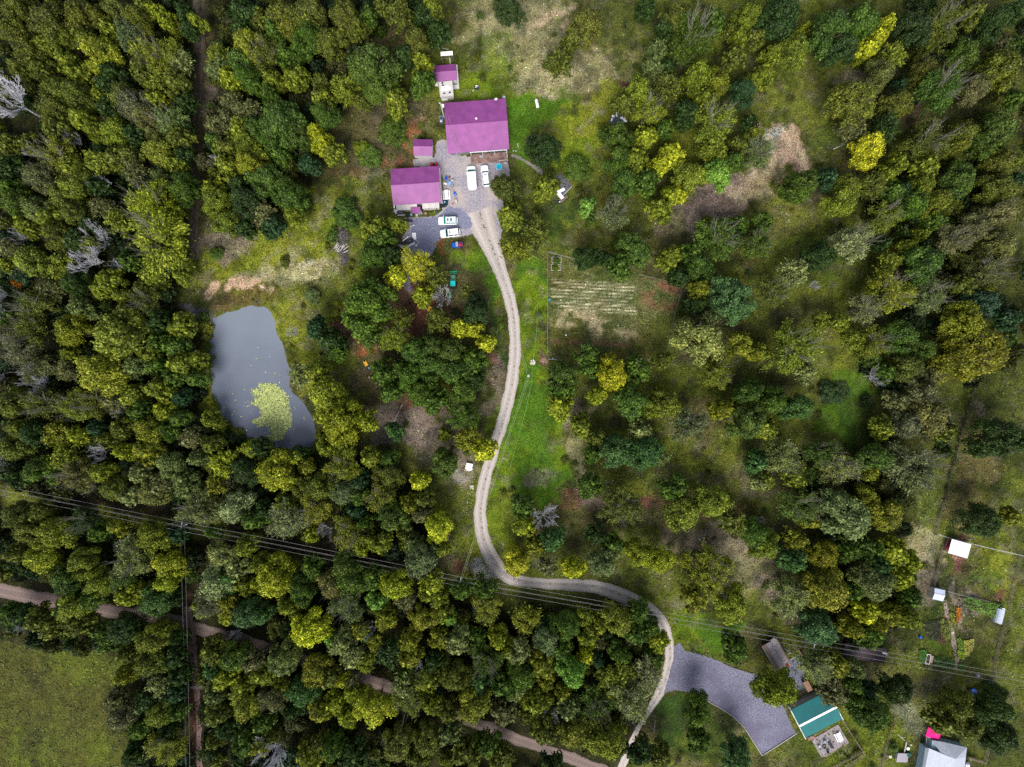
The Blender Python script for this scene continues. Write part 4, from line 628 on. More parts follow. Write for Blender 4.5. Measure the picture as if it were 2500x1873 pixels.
LM = [('the pond', 560,810),('the large purple-roofed house',1030,275),('the purple-roofed workshop',900,405),('the small purple-roofed shed',913,320),('the small purple-roofed cabin',962,160),
 ('the round blue paddling pool',1078,360),('the green tractor',980,610),('the fenced vegetable plot',1320,670),('the white propane tank',1160,222),('the brush pile',740,535),
 ('the blue utility buggy',987,528),('the upper drive bend',1115,720),('the lower drive bend',1045,1110),('the forest track top end',430,80),('the forest track bottom end',420,480),
 ('the left woods power pole',392,1140),('the driveside power pole',996,1250),('the barnside power pole',1760,1392),('the road junction',410,1330),('the dirt road left end',40,1275),
 ('the dirt road right end',1180,1610),('the mown field corner',150,1500),('the white farm gate',430,1480),('the blue gravel pad',1570,1500),('the teal-roofed house',1765,1540),
 ('the grey-roofed house',2040,1620),('the pink canopy',2020,1585),('the white canopy',2070,1185),('the greenhouse',2163,1330),('the straw mound',1690,340),
 ('the pink junk heap',1782,852),('the top left corner',20,20),('the top right corner',2190,20),('the right woods edge',2190,520),('the left woods edge',15,560),
 ('the top edge clearing',1170,60),('the lower left woods edge',15,950),('the driveside concrete rubble',1020,1060),('the hairpin of the drive',1430,1350),('the white tarped frame',1336,255),
 ('the slate gravel corner',1213,400),('the wooded centre right',1600,900),('the clearing at lower right',1620,1220),('the top middle woods',700,60),('the middle left woods',250,700),
 ('the upper left woods',250,250),('the upper right woods',1950,330),('the lower middle woods',800,1450),('the lower left bank',100,1150),('the gravel pad tip',1650,1640)]
LMP = [(n_, V(a, b)) for n_, a, b in LM]
def place_words(p):
    n_, q = min(LMP, key=lambda e: (e[1]-p).xy.length if hasattr(e[1]-p, 'xy') else 0)
    d = p-q; L = math.hypot(d.x, d.y)
    if abs(d.x) > abs(d.y)*2: w = 'right of' if d.x > 0 else 'left of'
    elif abs(d.y) > abs(d.x)*2: w = 'above' if d.y > 0 else 'below'
    else: w = ('above right of' if d.x > 0 else 'above left of') if d.y > 0 else ('below right of' if d.x > 0 else 'below left of')
    return n_, w, L
FW = {0: 'bare', 1: 'clumpy', 2: 'feathery', 3: 'rounded', 4: 'low bushy'}
live = [q for q in items if q['f'] in (1, 2, 3) and abs(q['p'].x) < 131 and abs(q['p'].y) < 99]
live.sort(key=lambda q: -q['R']); own = live[:298]; rest = live[298:]
dead = [q for q in items if q['f'] == 0]; bush = [q for q in items if q['f'] == 4]
def label_all(lst, noun):
    g = {}
    for q in lst:
        n_, w, L = place_words(q['p']); sz = 'tall' if q['R'] > 5 else 'small' if q['R'] < 2.9 else ''
        cw = COLS[q['c']][1] if q['f'] else 'leafless white'; base = f"{sz} {cw} {FW[q['f']] if q['f'] else 'dead'} {noun}".strip()
        q['lab'] = (base, w, n_); q['L'] = L; g.setdefault(q['lab'], []).append(q)
    O = ['', 'second ', 'third ', 'fourth ', 'fifth ', 'sixth ', 'seventh ', 'eighth ', 'ninth ', 'tenth ']
    for k, v_ in g.items():
        v_.sort(key=lambda q: q['L'])
        for i, q in enumerate(v_):
            t = f"{k[0]} {k[1]} {k[2]}" + ('' if len(v_) == 1 else f", the {O[i]}nearest to it")
            if len(t.split()) > 16: t = t.replace(', the ', ', ').replace(' to it', '')
            if len(t.split()) > 16: t = t.replace('left dirt road end', 'dirt road')
            q['label'] = t
label_all(own, 'tree'); label_all(dead, 'tree'); label_all(bush, 'bush')
KN = {1: 'broadleaf_tree', 2: 'feathery_tree', 3: 'round_tree', 4: 'bush'}
PROTO = {}
def tint(c):
    s = rnd.uniform(.82, 1.2); return (c[0]*s*rnd.uniform(.92, 1.1), c[1]*s, c[2]*s*rnd.uniform(.7, 1.4), 1)
def grow(q, cat, group):
    fm = q['f']; e = bpy.data.objects.new(KN[fm], None); COL.objects.link(e); tag(e, q['label'], cat, group)
    e.location = (q['p'].x, q['p'].y, 0); e.rotation_euler = (0, 0, rnd.uniform(0, 6.28))
    hb = q['h']-q['hc']
    key = (fm, rnd.randrange(len(CR[fm])))
    if key not in PROTO: PROTO[key] = bpy.data.objects.new('crown', CR[fm][key[1]]); c = PROTO[key]
    else: c = PROTO[key].copy()
    COL.objects.link(c); c.parent = e; ax = rnd.uniform(.93, 1.12)
    c.scale = (q['R']*ax, q['R']/ax, q['hc']/1.05); c.location = (0, 0, hb); c.color = tint(COLS[q['c']][0])
    if fm != 4:
        t = bpy.data.objects.new('trunk', rnd.choice(TRP if (fm == 2 or q['c'] in 'mk') else TR)); COL.objects.link(t); t.parent = e
        t.scale = (q['R']*(.98 if fm == 2 else .75), q['R']*(.98 if fm == 2 else .75), q['h']*(.97 if fm == 2 else .85))
        q['trunk'] = t
ZN = {**{k: 'trees of the upper left woods' for k in 'AB'}, **{k: 'trees of the upper right grounds' for k in 'CD'}, **{k: 'trees around the pond and yard' for k in 'EF'}, **{k: 'trees of the middle right grounds' for k in 'GH'},
      **{k: 'trees along the power line' for k in 'IJ'}, **{k: 'trees of the lower right grounds' for k in 'KL'}, **{k: 'trees of the lower left woods' for k in 'MN'}, **{k: 'trees around the gravel pad' for k in 'OP'}}
for q in own: grow(q, 'tree', ZN[q['t']])
for q in bush: grow(q, 'bush', 'low bushes')
for q in dead:
    o = bpy.data.objects.new('dead_tree', rnd.choice(DD)); COL.objects.link(o); tag(o, q['label'], 'dead tree', 'bare dead trees')
    o.location = (q['p'].x, q['p'].y, 0); o.rotation_euler = (0, 0, rnd.uniform(0, 6.28)); o.scale = (q['R']*1.15, q['R']*1.15, q['h'])
# the smaller trees and the understorey of the woods, one mass
rs = np.random.RandomState(9); cand = []
for q in rest: cand.append((q['p'].x, q['p'].y, q['R']*1.04, q['h'], q['hc'], COLS[q['c']][0], q['f']))
exclude = [(p[0], p[1]) for p in DRV][::6]
trk = [V(*q[:2]) for q in TRACK]; lane = [V(*q[:2]) for q in LANE]; rdp = [T(*q[:3]) for q in ROAD]
n0 = 0; tries = 0; zones = [(F1, 1.0), (F2, .8), (F3, 1.0), (F4, .35)]
ppl = [V(-40, 1062), V(200, 1098), V(393, 1136), V(996, 1247), V(1380, 1310)]
bx = rs.uniform(-136, 136, 5200); by = rs.uniform(-104, 104, 5200); okc = np.zeros(5200, bool)
for f_, pr in zones: okc |= inpoly(bx, by, XY(f_)) & (rs.rand(5200) < pr)
okc &= (sdf(bx, by, XY(FIELD)) < -.5) & (sdf(bx, by, POND) < -1.6) & (segdist(bx, by, exclude, False) > 3.6) & (segdist(bx, by, XY(trk), False) > 4.4) & (segdist(bx, by, XY(lane), False) > 2.6) & (segdist(bx, by, XY(rdp), False) > 5.4) & (segdist(bx, by, XY(ppl), False) > 4.0) & (sdf(bx, by, XY(PAD)) < -2)
acc = []
for x, y in zip(bx[okc], by[okc]):
    if all((x-a)**2+(y-b)**2 > 3.4 for a, b in acc): acc.append((x, y))
for x, y in acc:
    r_ = rs.uniform(1.5, 2.9); c = COLS['dddgobkdol'[rs.randint(0, 10)]][0]; k = rs.uniform(.35, .85)
    cand.append((x, y, r_, rs.uniform(2.5, 7.5), r_*1.5, tuple(v*k for v in c), [1, 2, 1, 3][rs.randint(0, 4)]))
mx_ = rs.uniform(-130, 130, 1500); my_ = rs.uniform(-98, 98, 1500); ca_ = albedo(mx_, my_); k_ = (ca_[:, 1] < ca_[:, 0]*1.5) & (ca_.max(1) < .16) & (sdf(mx_, my_, POND) < -1) & (sdf(mx_, my_, XY(PAD)) < -1) & (sdf(mx_, my_, XY(PARK)) < -1) & (sdf(mx_, my_, XY(GARDEN)) < -.5) & (sdf(mx_, my_, XY(FIELD)) < -.5) & (segdist(mx_, my_, exclude, False) > 3.4) & (segdist(mx_, my_, XY(trk), False) > 2) & (segdist(mx_, my_, XY(rdp), False) > 4) & (mx_ < 108)
for x, y in list(zip(mx_[k_], my_[k_]))[:650]: r_ = rs.uniform(.45, 1.3); cand.append((x, y, r_, r_*1.1, r_*1.1, tuple(v*.8 for v in COLS['gooolkdwo'[rs.randint(0, 9)]][0]), [1, 2, 4][rs.randint(0, 3)]))
for tt, pts in (('E', [(1720,1100),(1740,1180),(1735,1260),(1745,1340),(1750,1430),(1745,1520),(1740,1610)]), ('I', [(1740,60),(1760,150),(1790,230),(1830,310),(1900,390),(1990,470),(2080,530)]), ('J', [(20,520),(110,590),(230,600),(340,610),(440,590),(520,560),(560,480)]), ('F', [(640,420),(620,480),(690,330),(760,230),(250,600),(820,620),(820,700),(700,980),(660,1060)])):
    for x, y in pts:
        p = T(tt, x+rs.uniform(-25, 25), y+rs.uniform(-25, 25), 1); cand.append((p.x, p.y, rs.uniform(.9, 1.7), 1.8, 1.6, COLS['lwlog'[rs.randint(0, 5)]][0], 1))
vv_, tt_, cc_, nvt = [], [], [], 0
src = {}
for fm in CRS:
    for i, me in enumerate(CRS[fm]):
        a = np.empty(len(me.vertices)*3, np.float32); me.vertices.foreach_get('co', a); t = np.empty(len(me.vertices), np.float32); me.attributes['tone'].data.foreach_get('value', t); src[(fm, i)] = (a.reshape(-1, 3), t)
for x, y, r_, h, hc, c, fm in cand:
    a, t = src[(fm, rs.randint(0, 3))]
    n_ = len(a)//4; sel = n_ if r_ > 2.4 else int(n_*.55) if r_ > 1.35 else int(n_*.16); ix = (rs.permutation(n_)[:sel, None]*4+np.arange(4)).ravel(); a = a[ix]; t = t[ix]
    an = rs.rand()*6.28; ca, sa = math.cos(an), math.sin(an)
    v = np.empty_like(a); r_ *= 1.0; v[:, 0] = (a[:, 0]*ca-a[:, 1]*sa)*r_+x; v[:, 1] = (a[:, 0]*sa+a[:, 1]*ca)*r_+y; v[:, 2] = np.maximum(a[:, 2]*hc+h-hc, .05)
    vv_.append(v); tt_.append(t); cc_.append(np.tile(np.array(c, np.float32), (len(v), 1)))
v = np.concatenate(vv_); print('understorey crowns', len(cand), 'verts', len(v), 'own', len(own), 'rest', len(rest), 'dead', len(dead), 'bush', len(bush), 'maxR rest', rest[0]['R'] if rest else 0)
tag(link('undergrowth', np_mesh('undergrowth', v, np.arange(len(v)).reshape(-1, 4), LEAFC, tone=np.concatenate(tt_), col=np.concatenate(cc_))), 'smaller trees and undergrowth filling the woods between the larger crowns', 'woodland', kind='stuff')
# ---------------------------------------------------------------- buildings
def zr(z0, zx, zy, sc): return lambda x, y, z=0.0: P(zx+x/sc, zy+y/sc, z)
Z1 = lambda x, y, z=0.: Z(1040, 100, 10.04, x, y, z)
Z2 = lambda x, y, z=0.: Z(1060, 230, 10.04, x, y, z)
Z3 = lambda x, y, z=0.: Z(1000, 330, 10.04, x, y, z)
Z4 = lambda x, y, z=0.: Z(940, 390, 10.04, x, y, z)
Z5 = lambda x, y, z=0.: Z(960, 510, 10.04, x, y, z)
Z6 = lambda x, y, z=0.: Z(1010, 640, 10.04, x, y, z)
def gable(name, label, c, w, d, rz, eave, rise, rm, sm, wm, ov=.35, seam=.45, openings=(), ridge_m=None, group=None):
    """c: centre on the ground; w along the ridge, d across; children wall, roof (> ridge_cap), windows, door"""
    t = thing(name, label, 'house' if w > 10 else 'shed', (c.x, c.y, 0), rz, group)
    W2, D2 = w/2, d/2; wl_, wd = w-2*ov, d-2*ov
    mb = MB(); mb.box(0, 0, (eave-.06)/2, wl_, wd, eave-.06)
    g = rise*(wd/d)
    for s in (-1, 1):
        x = s*(wl_/2-.02); mb.add([(x-.02, -wd/2, eave-.06), (x-.02, wd/2, eave-.06), (x-.02, 0, eave-.08+g), (x+.02, -wd/2, eave-.06), (x+.02, wd/2, eave-.06), (x+.02, 0, eave-.08+g)], [(0, 1, 2), (3, 5, 4), (0, 3, 4, 1), (1, 4, 5, 2), (2, 5, 3, 0)])
    mb.obj('wall', wm, t)
    mb = MB(); th = .1
    for s in (-1, 1):
        a = [(-W2, s*D2, eave), (W2, s*D2, eave), (W2, 0, eave+rise), (-W2, 0, eave+rise)]
        mb.add(a+[(x, y, z-th) for x, y, z in a], [(0, 1, 2, 3), (7, 6, 5, 4), (0, 4, 5, 1), (1, 5, 6, 2), (3, 7, 4, 0)])
    L = math.hypot(D2, rise); an = math.atan2(rise, D2)
    n = int(w/seam)
    for i in range(n+1):
        x = -W2+.03+i*(w-.06)/n
        for s in (-1, 1): mb.box(x, s*D2/2, eave+rise/2+.022, .05, L, .045, 0, 0, -s*an)
    r = mb.obj('roof', rm, t)
    mb = MB()
    for s in (-1, 1): mb.box(0, s*.13, eave+rise+.035-.13*math.tan(an)+.03, w+.02, .28, .03, 0, 0, -s*an)
    mb.obj('ridge_cap', ridge_m or sm, r)
    for kind, side, u, z, ww, hh in openings:
        m2 = MB(); f2 = MB()
        if side in 'ns':
            s = 1 if side == 'n' else -1; m2.box(u, s*(wd/2+.015), z, ww, .05, hh); f2.box(u, s*(wd/2+.005), z, ww+.16, .06, hh+.16)
        else:
            s = 1 if side == 'e' else -1; m2.box(s*(wl_/2+.03), u, z, .05, ww, hh); f2.box(s*(wl_/2+.02), u, z, .06, ww+.16, hh+.16)
        f = f2.obj(kind, WHITE, t); m2.obj('glass_pane' if kind == 'window' else 'door_leaf', GLASS if kind == 'window' else GREY, f)
    return t, r
def near_c(a, b, c_, d_):        # mean of four corners
    return (a+b+c_+d_)/4
cm = near_c(Z2(255,215,3), Z2(1750,105,3), Z2(1840,1340,3), Z2(335,1450,3))
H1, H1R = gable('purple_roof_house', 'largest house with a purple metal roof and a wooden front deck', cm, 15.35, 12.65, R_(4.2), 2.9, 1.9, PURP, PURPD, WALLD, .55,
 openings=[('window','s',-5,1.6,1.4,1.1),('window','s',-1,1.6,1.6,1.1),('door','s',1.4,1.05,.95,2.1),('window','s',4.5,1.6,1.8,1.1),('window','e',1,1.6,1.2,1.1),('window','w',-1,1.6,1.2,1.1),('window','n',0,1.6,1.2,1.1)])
H1.name = 'purple_roof_house'
# deck in front, part of the house
def to_local(o, p):
    q = Vector((p.x, p.y, 0))-Vector((o.location.x, o.location.y, 0)); a = -o.rotation_euler.z
    return Vector((q.x*math.cos(a)-q.y*math.sin(a), q.x*math.sin(a)+q.y*math.cos(a), p.z))
a = to_local(H1, Z2(890, 1500, .4)); b = to_local(H1, Z2(1800, 1590, .4))
mb = MB(); x0, x1 = a.x, b.x; y1, y0 = -6.1, -8.55; nb = 17
for i in range(nb): mb.box((x0+x1)/2, y0+(i+.5)*(y1-y0)/nb, .4, x1-x0, (y1-y0)/nb-.02, .05)
for i in range(8): mb.box(x0+.1+i*(x1-x0-.2)/7, y0+.1, .19, .12, .12, .37)
dk = mb.obj('deck', DECK, H1)
mb = MB(); mb.tube((x1-.05, y0+.1, .4), (x1-.05, y0+.1, 1.3), .05); mb.tube((x1-.05, y1+.6, .4), (x1-.05, y1+.6, 1.3), .05); mb.box(x1-.05, (y0+y1)/2+.3, 1.3, .08, 2.0, .06); mb.box(x1-1.1, y0+.1, 1.3, 2.1, .08, .06); mb.tube((x1-2.1, y0+.1, .4), (x1-2.1, y0+.1, 1.3), .05)
mb.obj('railing', WHITE, dk)
mb = MB(); mb.box((x0+x1)/2, -6.5, 3.0, x1-x0, .12, .12)
for i in range(4): mb.tube((x0+.2+i*(x1-x0-.4)/3, -6.5, .4), (x0+.2+i*(x1-x0-.4)/3, -6.5, 3.0), .06)
mb.obj('porch_beam', WHITE, H1)
def local_part(par, name, mb, m, p, rz=0):
    o = mb.obj(name, m, par); q = to_local(par, p); o.location = q; o.rotation_euler = (0, 0, rz); return o
mb = MB(); mb.box(0, 0, 0, .42, .42, .3, R_(40)); vt = mb.obj('roof_vent', WHITE, H1R); q = to_local(H1, Z2(1030, 595, 4.7)); vt.location = (q.x, q.y, 4.55)
q = to_local(H1, Z2(1148, 1415, .6)); MB().box(q.x, -6.9, .65, 1.0, .45, .5).obj('deck_bench', GREY, dk)
c2 = near_c(Z4(130,225,3), Z4(1305,160,3), Z4(1375,1035,3), Z4(225,1120,3))
H2, H2R = gable('purple_roof_workshop', 'workshop with a purple metal roof and a low white lean-to below', c2, 12.0, 9.05, R_(3.7), 2.9, 1.5, PURP, PURPD, WALLW,
 openings=[('door','e',1.8,1.2,1.6,2.3),('window','e',-2,1.6,1.0,.9),('window','w',0,1.6,1,.9),('window','s',-3.6,1.5,1.0,.8)])
mb = MB()
for x, w_ in ((-2.9, 5.2), (3.0, 3.4), (5.2, .9)): mb.box(x*.95, -5.0, 2.2, w_, 1.25, .1, 0, 0, R_(14)); mb.box(x*.95, -5.5, 1.0, w_-.2, .08, 2.0)
mb.obj('lean_to', OFFW, H2)
mb = MB(); mb.box(-.55, -5.9, 2.25, 2.4, 1.5, .08, 0, 0, R_(10))
for i in range(6): mb.box(-1.65+i*.44, -5.9, 2.31, .05, 1.5, .04, 0, 0, R_(10))
for x in (-1.6, .5): mb.tube((x, -6.5, 0), (x, -6.5, 2.1), .05)
mb.obj('awning', PURPD, H2)
mb = MB(); mb.box(-6.05, -2.0, 1.6, .35, 1.3, .9); mb.box(-5.95, -4.3, 1.4, .35, 1.1, .8); mb.obj('air_unit', WHITE, H2)
mb = MB(); mb.box(5.95, 0, 1.35, .5, 8.2, 2.7, 0, 0, 0, 1); mb.obj('side_annex', OFFW, H2)
c3 = near_c(Z3(105,95,2.4), Z3(570,110,2.4), Z3(565,510,2.4), Z3(90,505,2.4))
H3, _ = gable('purple_roof_shed', 'small garden shed with a purple roof beside the gravel yard', c3, 4.75, 4.1, R_(-1.0), 2.4, .75, PURP, PURPD, WALLW, .12, .4, openings=[('door','e',.2,1.0,.9,1.9)])
c4 = near_c(Z1(140,605,2.6), Z1(725,560,2.6), Z1(750,965,2.6), Z1(250,1005,2.6))
H4, _ = gable('purple_roof_cabin', 'little cabin with a purple roof near the top, above the beige annex', c4, 5.8, 4.0, R_(4.4), 2.6, .7, PURP, PURPD, WALLW, .15, .4, openings=[('window','e',.8,1.5,.8,.7)])
MB().box(3.05, -.6, 2.35, .3, 5.0, .12).obj('fascia', OFFW, H4)
MB().box(2.3, -2.7, .25, 1.7, 1.0, .4).obj('step', OFFW, H4)
p = Z1(494, 1172, 2.6); t = thing('flat_roof_annex', 'beige flat-roofed annex with a white tarp on its roof', 'annex', (p.x, p.y, 0), R_(5.5))
MB().box(0, 0, 1.25, 3.2, 3.5, 2.5).obj('wall', OFFW, t); r = MB().box(0, 0, 2.56, 3.4, 3.7, .12).obj('roof', mat('annex_roof', (.5, .47, .45), .8, .2), t)
mb = MB(); mb.add([(-1.2,-.5,2.64),(1.0,-.4,2.64),(1.25,.1,2.7),(.5,.7,2.65),(-1.3,.6,2.64),(-1.2,-.5,2.66),(1.0,-.4,2.66),(1.25,.1,2.72),(.5,.7,2.67),(-1.3,.6,2.66)], [(0,1,2,3,4),(9,8,7,6,5),(0,5,6,1),(1,6,7,2),(2,7,8,3),(3,8,9,4),(4,9,5,0)]); mb.obj('tarp', MWHITE, t)
for x, y in ((-.8, 1.45), (-.7, .85), (-.6, -1.2), (.8, -1.1)): MB().box(x, y, 2.72, .4, .3, .2).obj('roof_vent', DARK, r)
MB().box(-.6, -2.0, .9, 1.4, .4, .5).obj('step', OFFW, t)
p = Z1(255, 1035, 1.2); MB().box(0, 0, .6, .9, .6, 1.2, 0, 0, 0, .9).obj('chest_freezer', WHITE, None, (p.x, p.y, 0)); o = bpy.data.objects['chest_freezer']; tag(o, 'white chest freezer standing left of the beige annex', 'freezer')
p = Z1(508, 310, 2.2); t = thing('white_awning', 'narrow white panel roof above the pen of the little cabin', 'canopy', (p.x, p.y, 0), R_(4)); MB().box(0, 0, 2.2, 3.05, 1.05, .08).obj('roof', WHITE, t)
for x in (-1.4, 1.4):
    for y in (-.45, .45): MB().tube((x, y, 0), (x, y, 2.18), .05).obj('leg', GREY, t)
mb = MB(); 
for a, b in (((350,435),(620,420)),((415,440),(415,590)),((620,420),(620,560))):
    pa, pb = Z1(*a, 1.2), Z1(*b, 1.2); mb.tube(pa, pb, .04); mb.tube((pa.x, pa.y, 0), pa, .04); mb.tube((pb.x, pb.y, 0), pb, .04)
tag(mb.obj('pen_fence', WOOD), 'thin rail pen above the little purple-roofed cabin', 'pen')
pa, pb = Z1(583, 415, 1.4), Z1(593, 565, 1.4); mb = MB(); mb.box(0, 0, 1.35, .2, 1.6, .06); mb.box(0, .7, .66, .1, .1, 1.3); mb.box(0, -.7, .66, .1, .1, 1.3); o = mb.obj('walkway_plank', OFFW, None, ((pa.x+pb.x)/2, (pa.y+pb.y)/2, 0), R_(4)); tag(o, 'pale plank on posts inside the rail pen', 'plank')
p = Z1(482, 200); tag(MB().box(0, 0, .06, 1.5, .16, .1).obj('board', OFFW, None, (p.x, p.y, 0), R_(-16)), 'loose pale board lying above the white panel roof', 'board')
# ---- utility things at the large house
p = Z2(172, 605, .9); t = thing('heat_pump', 'grey blue heat pump beside the large house', 'heat pump', (p.x, p.y, 0)); MB().box(0, 0, .45, .8, 1.6, .9).obj('housing', mat('heat_pump_blue', (.13, .16, .27), .5, .4), t); MB().lathe(0, .2, [(.3, .9), (.3, .94), (.2, .95)], 16).obj('fan_guard', DARK, t); MB().box(0, -.6, .96, .4, .25, .1).obj('cap', WHITE, t)
def dish(p, label, rz):
    t = thing('satellite_dish', label, 'satellite dish', p, rz, 'satellite dishes of the large house'); m = MB(); n = 14; pts = []
    rings = []
    for r, z in ((.02, 0), (.2, .02), (.4, .09), (.42, .1), (.4, .11), (.2, .05), (.02, .03)):
        rings.append([(r*math.cos(6.283*i/n), r*math.sin(6.283*i/n)*.85, .55+z) for i in range(n)])
    m.loft(rings); m.obj('reflector', LGREY, t, smooth=True); MB().tube((0, 0, 0), (0, 0, .55), .035).obj('mast', GREY, t); MB().tube((0, -.2, .55), (0, -.45, .95), .02).box(0, -.47, .97, .08, .1, .1).obj('feed_arm', GREY, t)
q = Z2(1515, 125, 3.6); dish((q.x, q.y, 3.06), 'satellite dish on the roof edge of the large house', .4)
q = Z2(1710, 35, 1.5); t = dish((q.x, q.y, 0.0), 'satellite dish on the grass above the large house', 0)
# ---------------------------------------------------------------- vehicles
def outline(L, Wd, r, z, dx=0, n=4): return [(a, b, z) for a, b in rrect(L, Wd, r, dx, n)]
def car(name, label, p, rz, L, Wd, kind='suv', sunroof=False, group=None):
    t = thing(name, label, 'van' if kind == 'van' else 'car', (p.x, p.y, 0), rz, group); hgt = 2.3 if kind == 'van' else 1.72
    b = MB(); b.loft([outline(L-.25, Wd-.2, .35, .28), outline(L, Wd, .45, .5), outline(L, Wd, .5, .75), outline(L-.12, Wd-.12, .5, .93), outline(L-.45, Wd-.38, .5, 1.0)]); body = b.obj('body', CARW, t, smooth=False)
    if kind == 'van':
        c0, c1 = -L*.5+.05, L*.2
        MB().loft([outline(c1-c0, Wd-.02, .12, .9, (c0+c1)/2, 2), outline(c1-c0, Wd-.06, .16, hgt-.1, (c0+c1)/2, 2), outline(c1-c0-.15, Wd-.25, .16, hgt, (c0+c1)/2, 2)]).obj('cargo_body', CARW, t)
        w = Wd/2-.22; g = MB(); g.add([(L*.34, -w, 1.02), (L*.34, w, 1.02), (L*.2+.02, w-.1, 1.75), (L*.2+.02, -w+.1, 1.75)], [(0, 1, 2, 3)]); x = [(L*.34-.02, -w, 1.0), (L*.34-.02, w, 1.0), (L*.2, w-.1, 1.72), (L*.2, -w+.1, 1.72), (L*.2, -w, 1.0), (L*.2, w, 1.0)]
        g.add(x, [(0, 4, 5, 1), (0, 3, 4), (1, 5, 2), (3, 2, 5, 4)]); g.obj('windshield', TEALG, t)
        for xx in (-.3, .4): MB().lathe(c0+.5, xx, [(.1, hgt+.0), (.09, hgt+.06), (.01, hgt+.08)], 8).obj('roof_vent', GREY, t)
    else:
        c0, c1 = -L*.5+.18, L*.2
        def ring(x0, x1, w, z): return [(x1, -w, z), (x1, w, z), (x0, w, z), (x0, -w, z)]
        g = MB(); g.loft([ring(c0, c1+.12, Wd/2-.13, .97), ring(c0+.3, c1-.55, Wd/2-.3, hgt-.08)]); g.obj('window_glass', GLASS if not sunroof else TEALG, t)
        r = MB(); r.loft([outline(c1-.5-c0-.22, Wd-.56, .18, hgt-.09, (c0+.26+c1-.52)/2, 3), outline(c1-.5-c0-.3, Wd-.62, .2, hgt-.02, (c0+.26+c1-.52)/2, 3)]); rf = r.obj('roof', CARW, t)
        for s in (-1, 1):
            r = MB()
            for xx in (c0+.3, (c0+c1)/2-.1, c1-.5): r.box(xx, s*(Wd/2-.24), 1.3, .09, .1, .75, 0, 0, s*R_(11))
            r.obj('pillar', CARW, t)
            MB().tube((c0+.5, s*(Wd/2-.36), hgt+.03), (c1-.8, s*(Wd/2-.36), hgt+.03), .025).obj('roof_rail', LGREY, t)
        if sunroof:
            MB().box(c1-1.05, 0, hgt-.0, .35, .8, .03).obj('sunroof', GLASS, rf); MB().box(c1-1.85, 0, hgt-.0, .5, .9, .03).obj('sunroof', TEALG, rf)
        else: MB().box(c1-1.0, 0, hgt-.0, .42, .8, .03).obj('sunroof', GREY, rf)
        MB().box(-L/2-.02, 0, .55, .16, Wd-.3, .2).obj('bumper', LGREY, t)
    for s in (-1, 1):
        MB().box(L*.2+.1, s*(Wd/2+.08), 1.05, .14, .22, .16).obj('wing_mirror', CARW, t)
        MB().box(L/2-.12, s*(Wd/2-.35), .68, .22, .34, .16).obj('headlight', LGREY, t)
        MB().box(-L/2+.04, s*(Wd/2-.22), .75, .1, .2, .3).obj('tail_light', DRED, t)
        for xx in (L*.31, -L*.3):
            w = MB().tube((xx, s*(Wd/2-.24), .34), (xx, s*(Wd/2-.0), .34), .34, n=14).obj('wheel', BLACK, t); MB().tube((xx, s*(Wd/2-.01), .34), (xx, s*(Wd/2+.01), .34), .2, n=10).obj('rim', LGREY, w)
    return t
q = (Z3(1500, 755, 1)+Z3(1545, 1335, 1))/2; car('panel_van', 'white long panel van parked below the large house', q, R_(94.5), 6.05, 2.3, 'van')
q = (Z3(1825, 725, 1)+Z3(1890, 1255, 1))/2; car('parked_car', 'white car next to the panel van, left of the blue pool', q, R_(97), 5.3, 1.95, group='white cars in the gravel yard')
q = Z5(1337, 283, 1); car('parked_car', 'white car with two dark roof hatches, upper one of the lower pair', q, R_(181.5), 4.85, 2.05, sunroof=True, group='white cars in the gravel yard')
q = Z5(1392, 585, 1); car('parked_car', 'white long-roofed car parked between its twin and the blue buggy', q, R_(187), 5.05, 2.1, group='white cars in the gravel yard')
def wheels(t, pts, r=.3, w=.25):
    for x, y in pts: MB().tube((x, y-w/2, r), (x, y+w/2, r), r, n=12).obj('wheel', BLACK, t)
q = Z5(1568, 885, .8); t = thing('utility_buggy', 'blue utility buggy with a red load in its bed', 'buggy', (q.x, q.y, 0), R_(180+3))
MB().loft([outline(1.0, 1.35, .3, .4, .85), outline(1.0, 1.35, .35, .75, .85), outline(.8, 1.1, .35, .95, .8)]).obj('hood', BLUE, t); MB().box(-.1, 0, .42, 1.5, 1.35, .25).obj('body', BLUE, t)
MB().box(0, 0, 1.75, .62, 1.2, .06).obj('roof', GREY, t)
for x in (-.28, .28):
    for y in (-.55, .55): MB().tube((x*1.1, y, .5), (x, y, 1.73), .03).obj('roof_post', DARK, t)
b = MB(); b.box(-.85, 0, .72, 1.0, 1.3, .08); b.box(-.85, .64, .9, 1.0, .06, .35); b.box(-.85, -.64, .9, 1.0, .06, .35); b.box(-1.34, 0, .9, .06, 1.3, .35); b.obj('bed', mat('buggy_bed', (.12, .04, .13), .6, .3), t)
MB().box(-.1, 0, .75, .45, 1.1, .3).obj('seat', DARK, t); wheels(t, [(.95, .62), (.95, -.62), (-.85, .62), (-.85, -.62)])
MB().lathe(0, 0, [(.3, 0), (.36, .15), (.3, .32), (.1, .38)], 12).obj('red_bag', mat('red_fabric', (.6, .01, .08), .7), None, (q.x+.75, q.y+.0, .78)); tag(bpy.data.objects['red_bag'], 'red bag lying in the bed of the blue buggy', 'bag')
q = Z4(1200, 112, .6); t = thing('ride_on_mower', 'red ride-on mower standing above the workshop roof', 'mower', (q.x, q.y, 0), R_(3))
for s in (-1, 1): MB().loft([outline(.7, .95, .25, .3, s*.62), outline(.68, .92, .25, .6, s*.62), outline(.45, .6, .2, .72, s*.62)]).obj('cowling', RED, t)
